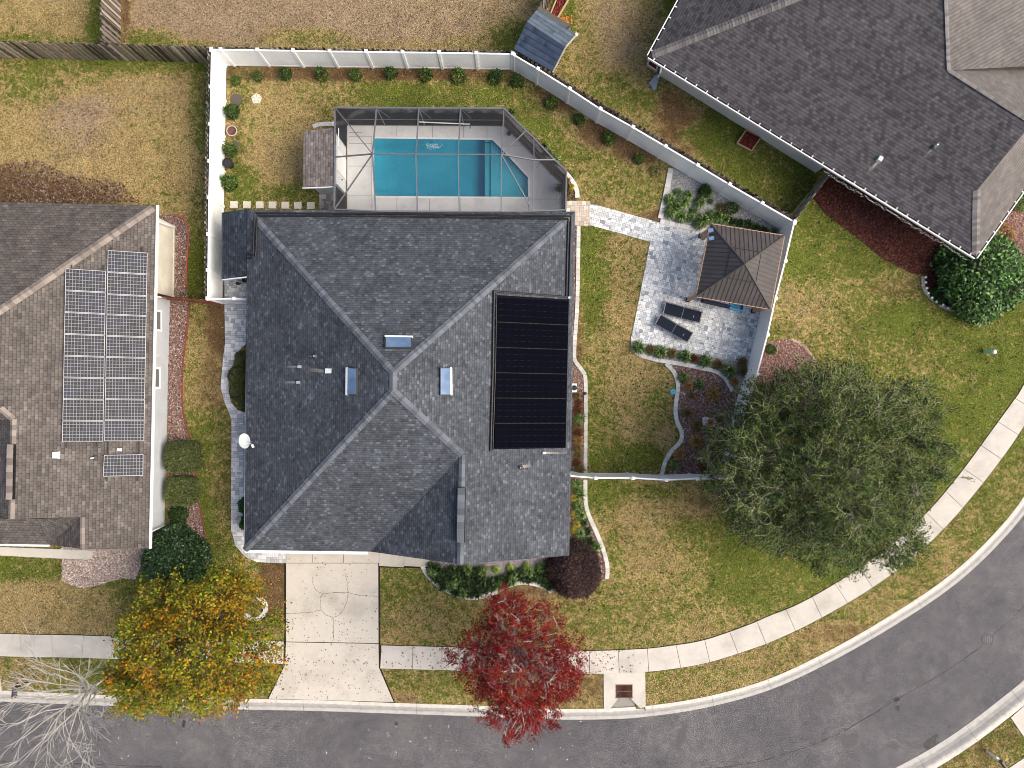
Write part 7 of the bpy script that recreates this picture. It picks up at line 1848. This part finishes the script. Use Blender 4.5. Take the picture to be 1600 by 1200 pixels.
# --- big green tree
gt = root("tree", tuple(P(1236,712)), "big spreading tree with a fine dark green crown reaching over the sidewalk", "tree")
bs = np.array(P(1236,712)); cen = np.array(P(1291,725,4.3)); 
trunk, limbs, twigs = grow_tree(7, bs, bs + np.array([.15,-.05,2.1]), cen, (5.2,4.45,3.2), 30, 7, 5, 4, .24, up=.30, droop=.10, wander=.09, twig=.62)
fill_crown(8, limbs, twigs, cen, (5.25,4.5,3.2), 1200, 5, amp=.10)
for (x_, y_, z_), rr_, m_ in (((1395,845,3.4),(1.7,1.3,1.2),110),((1205,820,3.2),(1.7,1.2,1.2),90),((1190,640,3.3),(1.5,1.3,1.2),80),((1420,640,3.6),(1.6,1.4,1.2),80),((1300,870,3.2),(1.5,1.0,1.1),60)): fill_crown(m_, limbs, twigs, np.array(P(x_,y_,z_)), rr_, m_, 4, amp=.12)
tubes_obj("trunk", trunk + limbs, m_plain("grey_brown_bark", (0.30,0.28,0.22), .95, .1, var=.25), gt, 5)
r = np.random.default_rng(3); sel = [t for t in twigs]
tubes_obj("foliage_twigs", twig_segs(sel, .013, .005, .8), m_plain("grey_twig", (0.40,0.39,0.27), .95, .1), gt, 3)
v, C = leaves_on(11, sel, 16, .10, .40, .45, [(0.036,0.068,0.014),(0.058,0.100,0.020),(0.105,0.150,0.034),(0.018,0.034,0.009),(0.19,0.235,0.065)], .055)
quads_obj("crown", v, C, M_LEAF, gt)
print("green tree", len(twigs), len(v))

# --- orange and yellow tree
ot = root("tree", tuple(P(372,948)), "autumn tree with yellow, orange and green leaves at the bottom left", "tree")
bs = np.array(P(372,948)); cen = np.array(P(299,1003,4.2))
trunk, limbs, twigs = grow_tree(17, bs, bs + np.array([-.05,0,1.9]), cen, (3.0,2.7,2.6), 24, 6, 4, 3, .16, up=.35, droop=.03, twig=.6)
fill_crown(18, limbs, twigs, cen, (3.05,2.75,2.6), 280, 4, twig=.55, amp=.15)
for (x_, y_, z_), rr_, m_ in (((232,1062,3.7),(2.0,1.35,1.5),130),((368,915,4.0),(1.3,1.1,1.2),45),((395,1035,3.6),(1.3,1.2,1.2),40)): fill_crown(m_, limbs, twigs, np.array(P(x_,y_,z_)), rr_, m_, 4, twig=.55, amp=.15)
tubes_obj("trunk", trunk + limbs, M_BARK, ot, 5); tubes_obj("foliage_twigs", twig_segs(twigs, .008, .003, .5), M_BARK, ot, 3)
def autumn(c, C, r):
    f = np.sin(c[:,0]*1.9+1)+np.sin(c[:,1]*2.3+.5)+np.sin(c[:,0]*.9-c[:,1]*1.3)+np.sin(c[:,2]*3.1+c[:,0]); return C * np.where(f[:,None] > .8, np.array([[1.15,.85,.8]]), np.where(f[:,None] < -.8, np.array([[.82,.98,.9]]), 1.0))
v, C = leaves_on(12, twigs, 10, .125, .62, .5, [(0.38,0.27,0.018),(0.28,0.28,0.022),(0.40,0.17,0.02),(0.22,0.22,0.022),(0.13,0.15,0.018),(0.27,0.24,0.022),(0.07,0.08,0.012),(0.16,0.17,0.02)], .10, mottle=autumn)
quads_obj("crown", v, C, M_LEAF, ot)
print("orange tree", len(v))

# --- red tree
rt_ = root("tree", tuple(P(802,986)), "red leaved maple with pale bare branch tips beside the sidewalk", "tree")
bs = np.array(P(802,986)); cen = np.array(P(809,1038,4.4))
trunk, limbs, twigs = grow_tree(27, bs, bs + np.array([0,0,1.7]), cen, (2.35,2.65,2.9), 22, 6, 4, 3, .15, up=.35, droop=.0, twig=.5)
fill_crown(28, limbs, twigs, cen, (2.45,2.8,2.9), 360, 4, r1=.02, twig=.5, droop=-.1, amp=.15)
tubes_obj("trunk", trunk + limbs, M_BARKP, rt_, 5); tubes_obj("foliage_twigs", twig_segs(twigs, .010, .005, .4), m_plain("reddish_twig", (0.34,0.20,0.19), .9, .1), rt_, 3)
r = np.random.default_rng(5)
v, C = leaves_on(13, twigs, 19, .076, .55, .4, [(0.18,0.008,0.010),(0.27,0.013,0.012),(0.10,0.005,0.008),(0.38,0.04,0.02),(0.045,0.004,0.005),(0.20,0.016,0.012)], .06)
quads_obj("crown", v, C, M_LEAF, rt_)

# --- bare tree
bt = root("tree", tuple(P(176,1050)), "leafless pale grey tree spreading over the road at the bottom left", "tree")
bs = np.array(P(176,1050)); cen = np.array(P(104,1100,4.2))
trunk, limbs, twigs = grow_tree(39, bs, bs + np.array([-.05,-.05,2.2]), cen, (2.6,2.75,3.3), 17, 4, 4, 2, .085, up=.12, droop=-.04, wander=.14, twig=.5, step=.4)
tubes_obj("trunk", trunk + [(p, np.maximum(q*1.05,.008)) for p, q in limbs] + twig_segs(twigs, .007, .004, .3), M_BARKW, bt, 5)

# ================================================================== fallen leaves, grass blades
hard = [[(346,326),(903,326),(903,352),(903,905),(380,905),(346,470)], PATIO, [(884,314),(922,314),(922,353),(884,353)], WALK, deck_px, [(526,172),(790,172),(900,290),(902,313),(540,350),(495,305),(498,222)], [(443,860),(674,860),(674,886),(593,885),(593,1043),(616,1098),(418,1093),(443,1038)],
        [(-200,310),(280,330),(297,358),(293,466),(297,500),(285,600),(287,650),(305,730),(326,890),(232,905),(150,916),(97,905),(97,872),(-200,866)], [(1052,262),(1226,362),(1226,384),(1034,346)], [(989,533),(1176,570),(1145,750),(1036,748),(1064,690),(1055,640),(1042,566),(990,550)], [(903,560),(918,600),(918,780),(950,860),(948,910),(900,910)],
        [(662,870),(880,870),(880,932),(840,912),(790,918),(735,935),(685,914)], [(1015,85),(1063,0),(1700,0),(1700,310),(1540,480),(1500,485),(1443,455),(1450,432),(1330,365),(1262,300),(1290,272),(1032,118)], [(1192,535),(1252,530),(1286,580),(1290,640),(1190,640)], [(942,1050),(1009,1048),(1009,1110),(942,1112)], [(803,77),(863,112),(903,54),(838,14)], [(1577,1121),(1700,1010),(1700,1260),(1560,1204),(1604,1170)]]
def scatter_leaves(name, px, n, size, cols, z, seed, cluster=None):
    r = np.random.default_rng(seed); w = [(p.x,p.y) for p in PP(px)]; xs = [p[0] for p in w]; ys = [p[1] for p in w]
    if cluster: c = P(*cluster[:2]); X = r.normal(c.x, cluster[2], n); Y = r.normal(c.y, cluster[2], n)
    else: X = r.uniform(min(xs),max(xs),n); Y = r.uniform(min(ys),max(ys),n)
    k = in_poly(X, Y, w)
    if name in ('weeds', 'leaf_litter', 'dead_brush'):
        for h_ in hard: k &= ~in_poly(800 + X/S, 600 - Y/S, h_)
    X, Y = X[k], Y[k]
    v = leaf_quads(r, np.stack([X,Y,np.full(len(X),z+.012)],1), size, .5, .85); v[...,2] = np.maximum(v[...,2], z+.003); tag(quads_obj(name, v, pal(r, cols, len(X), .6, 1.3), M_CHIP), kind="stuff")
BR = [(0.20,0.12,0.07),(0.14,0.08,0.05),(0.30,0.19,0.12),(0.10,0.07,0.05)]
scatter_leaves("fallen_leaves", [(447,870),(592,870),(592,1043),(614,1096),(421,1090),(447,1038)], 300, .075, BR, .04, 1)
scatter_leaves("fallen_leaves", [(447,960),(592,960),(592,1043),(614,1096),(421,1090),(447,1038)], 170, .085, BR + [(0.28,0.10,0.04)], .041, 2)
scatter_leaves("fallen_leaves", [(592,1009),(1000,1014),(1000,1050),(592,1044)], 260, .10, [(0.13,0.04,0.035),(0.2,0.06,0.05),(0.09,0.05,0.04)], .034, 3)
scatter_leaves("fallen_leaves", [(850,1000),(960,1000),(960,1055),(850,1055)], 420, .09, [(0.16,0.03,0.03),(0.10,0.03,0.03),(0.25,0.10,0.08)], .034, 4, cluster=(895,1030,1.3))
scatter_leaves("fallen_leaves", [(595,880),(1000,880),(1000,1008),(595,1004)], 2600, .085, [(0.35,0.23,0.14),(0.22,0.12,0.07),(0.45,0.33,0.22),(0.14,0.06,0.05)], .03, 5, cluster=(850,960,3.0))
scatter_leaves("fallen_leaves", [(200,880),(447,880),(447,1100),(200,1100)], 420, .09, [(0.5,0.30,0.06),(0.4,0.16,0.05),(0.3,0.2,0.08)], .034, 6)
scatter_leaves("fallen_leaves", [(180,1095),(700,1115),(950,1125),(950,1190),(180,1190)], 160, .09, [(0.45,0.42,0.36),(0.3,0.2,0.12),(0.55,0.5,0.42)], -.09, 7)

scatter_leaves("dead_brush", [(-20,262),(60,250),(110,275),(190,285),(220,318),(-20,318)], 2600, .13, [(0.10,0.06,0.04),(0.06,0.035,0.025),(0.30,0.22,0.17),(0.16,0.09,0.06)], .04, 8)
scatter_leaves("dead_brush", [(0,100),(320,100),(320,318),(0,318)], 900, .10, [(0.16,0.12,0.09),(0.30,0.24,0.20),(0.10,0.07,0.05)], .02, 9, cluster=(115,215,1.6))
scatter_leaves("leaf_litter", [(190,0),(830,0),(800,70),(190,66)], 1600, .08, [(0.16,0.11,0.08),(0.30,0.22,0.16),(0.10,0.08,0.05)], .02, 10)
scatter_leaves("leaf_litter", [(350,104),(800,107),(1040,262),(1020,290),(860,190),(790,130),(350,125)], 2200, .08, [(0.22,0.13,0.08),(0.32,0.22,0.14),(0.10,0.06,0.04)], .02, 11)
scatter_leaves("weeds", [(905,360),(1600,330),(1600,600),(1300,900),(920,1000)], 2200, .15, [(0.05,0.085,0.015),(0.08,0.13,0.02),(0.03,0.05,0.01)], .02, 12)
# short turf: real blades over every lawn near the camera
nb = 120000
r = np.random.default_rng(77)
X = r.uniform(-28.5,28.5,nb); Y = r.uniform(-21.5,21.5,nb)
px = 800 + X/S; py = 600 - Y/S
keep = np.ones(nb, bool)
for h_ in hard: keep &= ~in_poly(px, py, h_)
sw = [((p.x),(p.y)) for p in T] + [((p.x),(p.y)) for p in Bn[::-1]]
keep &= ~in_poly(X, Y, sw)
X, Y, px, py = X[keep], Y[keep], px[keep], py[keep]
d1_ = signed(K1w[::2], X, Y); d2_ = -signed(K2w[::2], X, Y); k = np.minimum(d1_, d2_) < -0.03; X, Y = X[k], Y[k]
ix = np.clip(((X+31)/.2).astype(int)+6, 0, nx-1); iy = np.clip(((Y+24)/.2).astype(int)+6, 0, ny-1); zn = ZONE[ix, iy]
g_ = zn[:,0] + r.normal(size=len(X))*.22
k = r.uniform(size=len(X)) > zn[:,1]*.85; X, Y, g_, zn = X[k], Y[k], g_[k], zn[k]
n = len(X); gg = np.clip((g_-.2)/.6, 0, 1)[:,None]
C = np.array(LAWN['straw'])*(1-gg) + np.array(LAWN['green2'])*gg*1.05
rb_ = (r.uniform(size=n) < zn[:,2])[:,None]; C = np.where(rb_, np.array(LAWN['rust'])*1.3, C) * r.choice([.45,.7,.9,1.1,1.25], (n,1), p=[.18,.2,.3,.2,.12])
v = leaf_quads(r, np.stack([X,Y,r.uniform(.015,.045,n)],1), .10, .3, .35)
v[...,2] = np.clip(v[...,2], .002, .09)
tag(quads_obj("grass", v, C, m_attr("grass_blades", .8, .1, trans=.1)), kind="stuff")
print("grass", n)
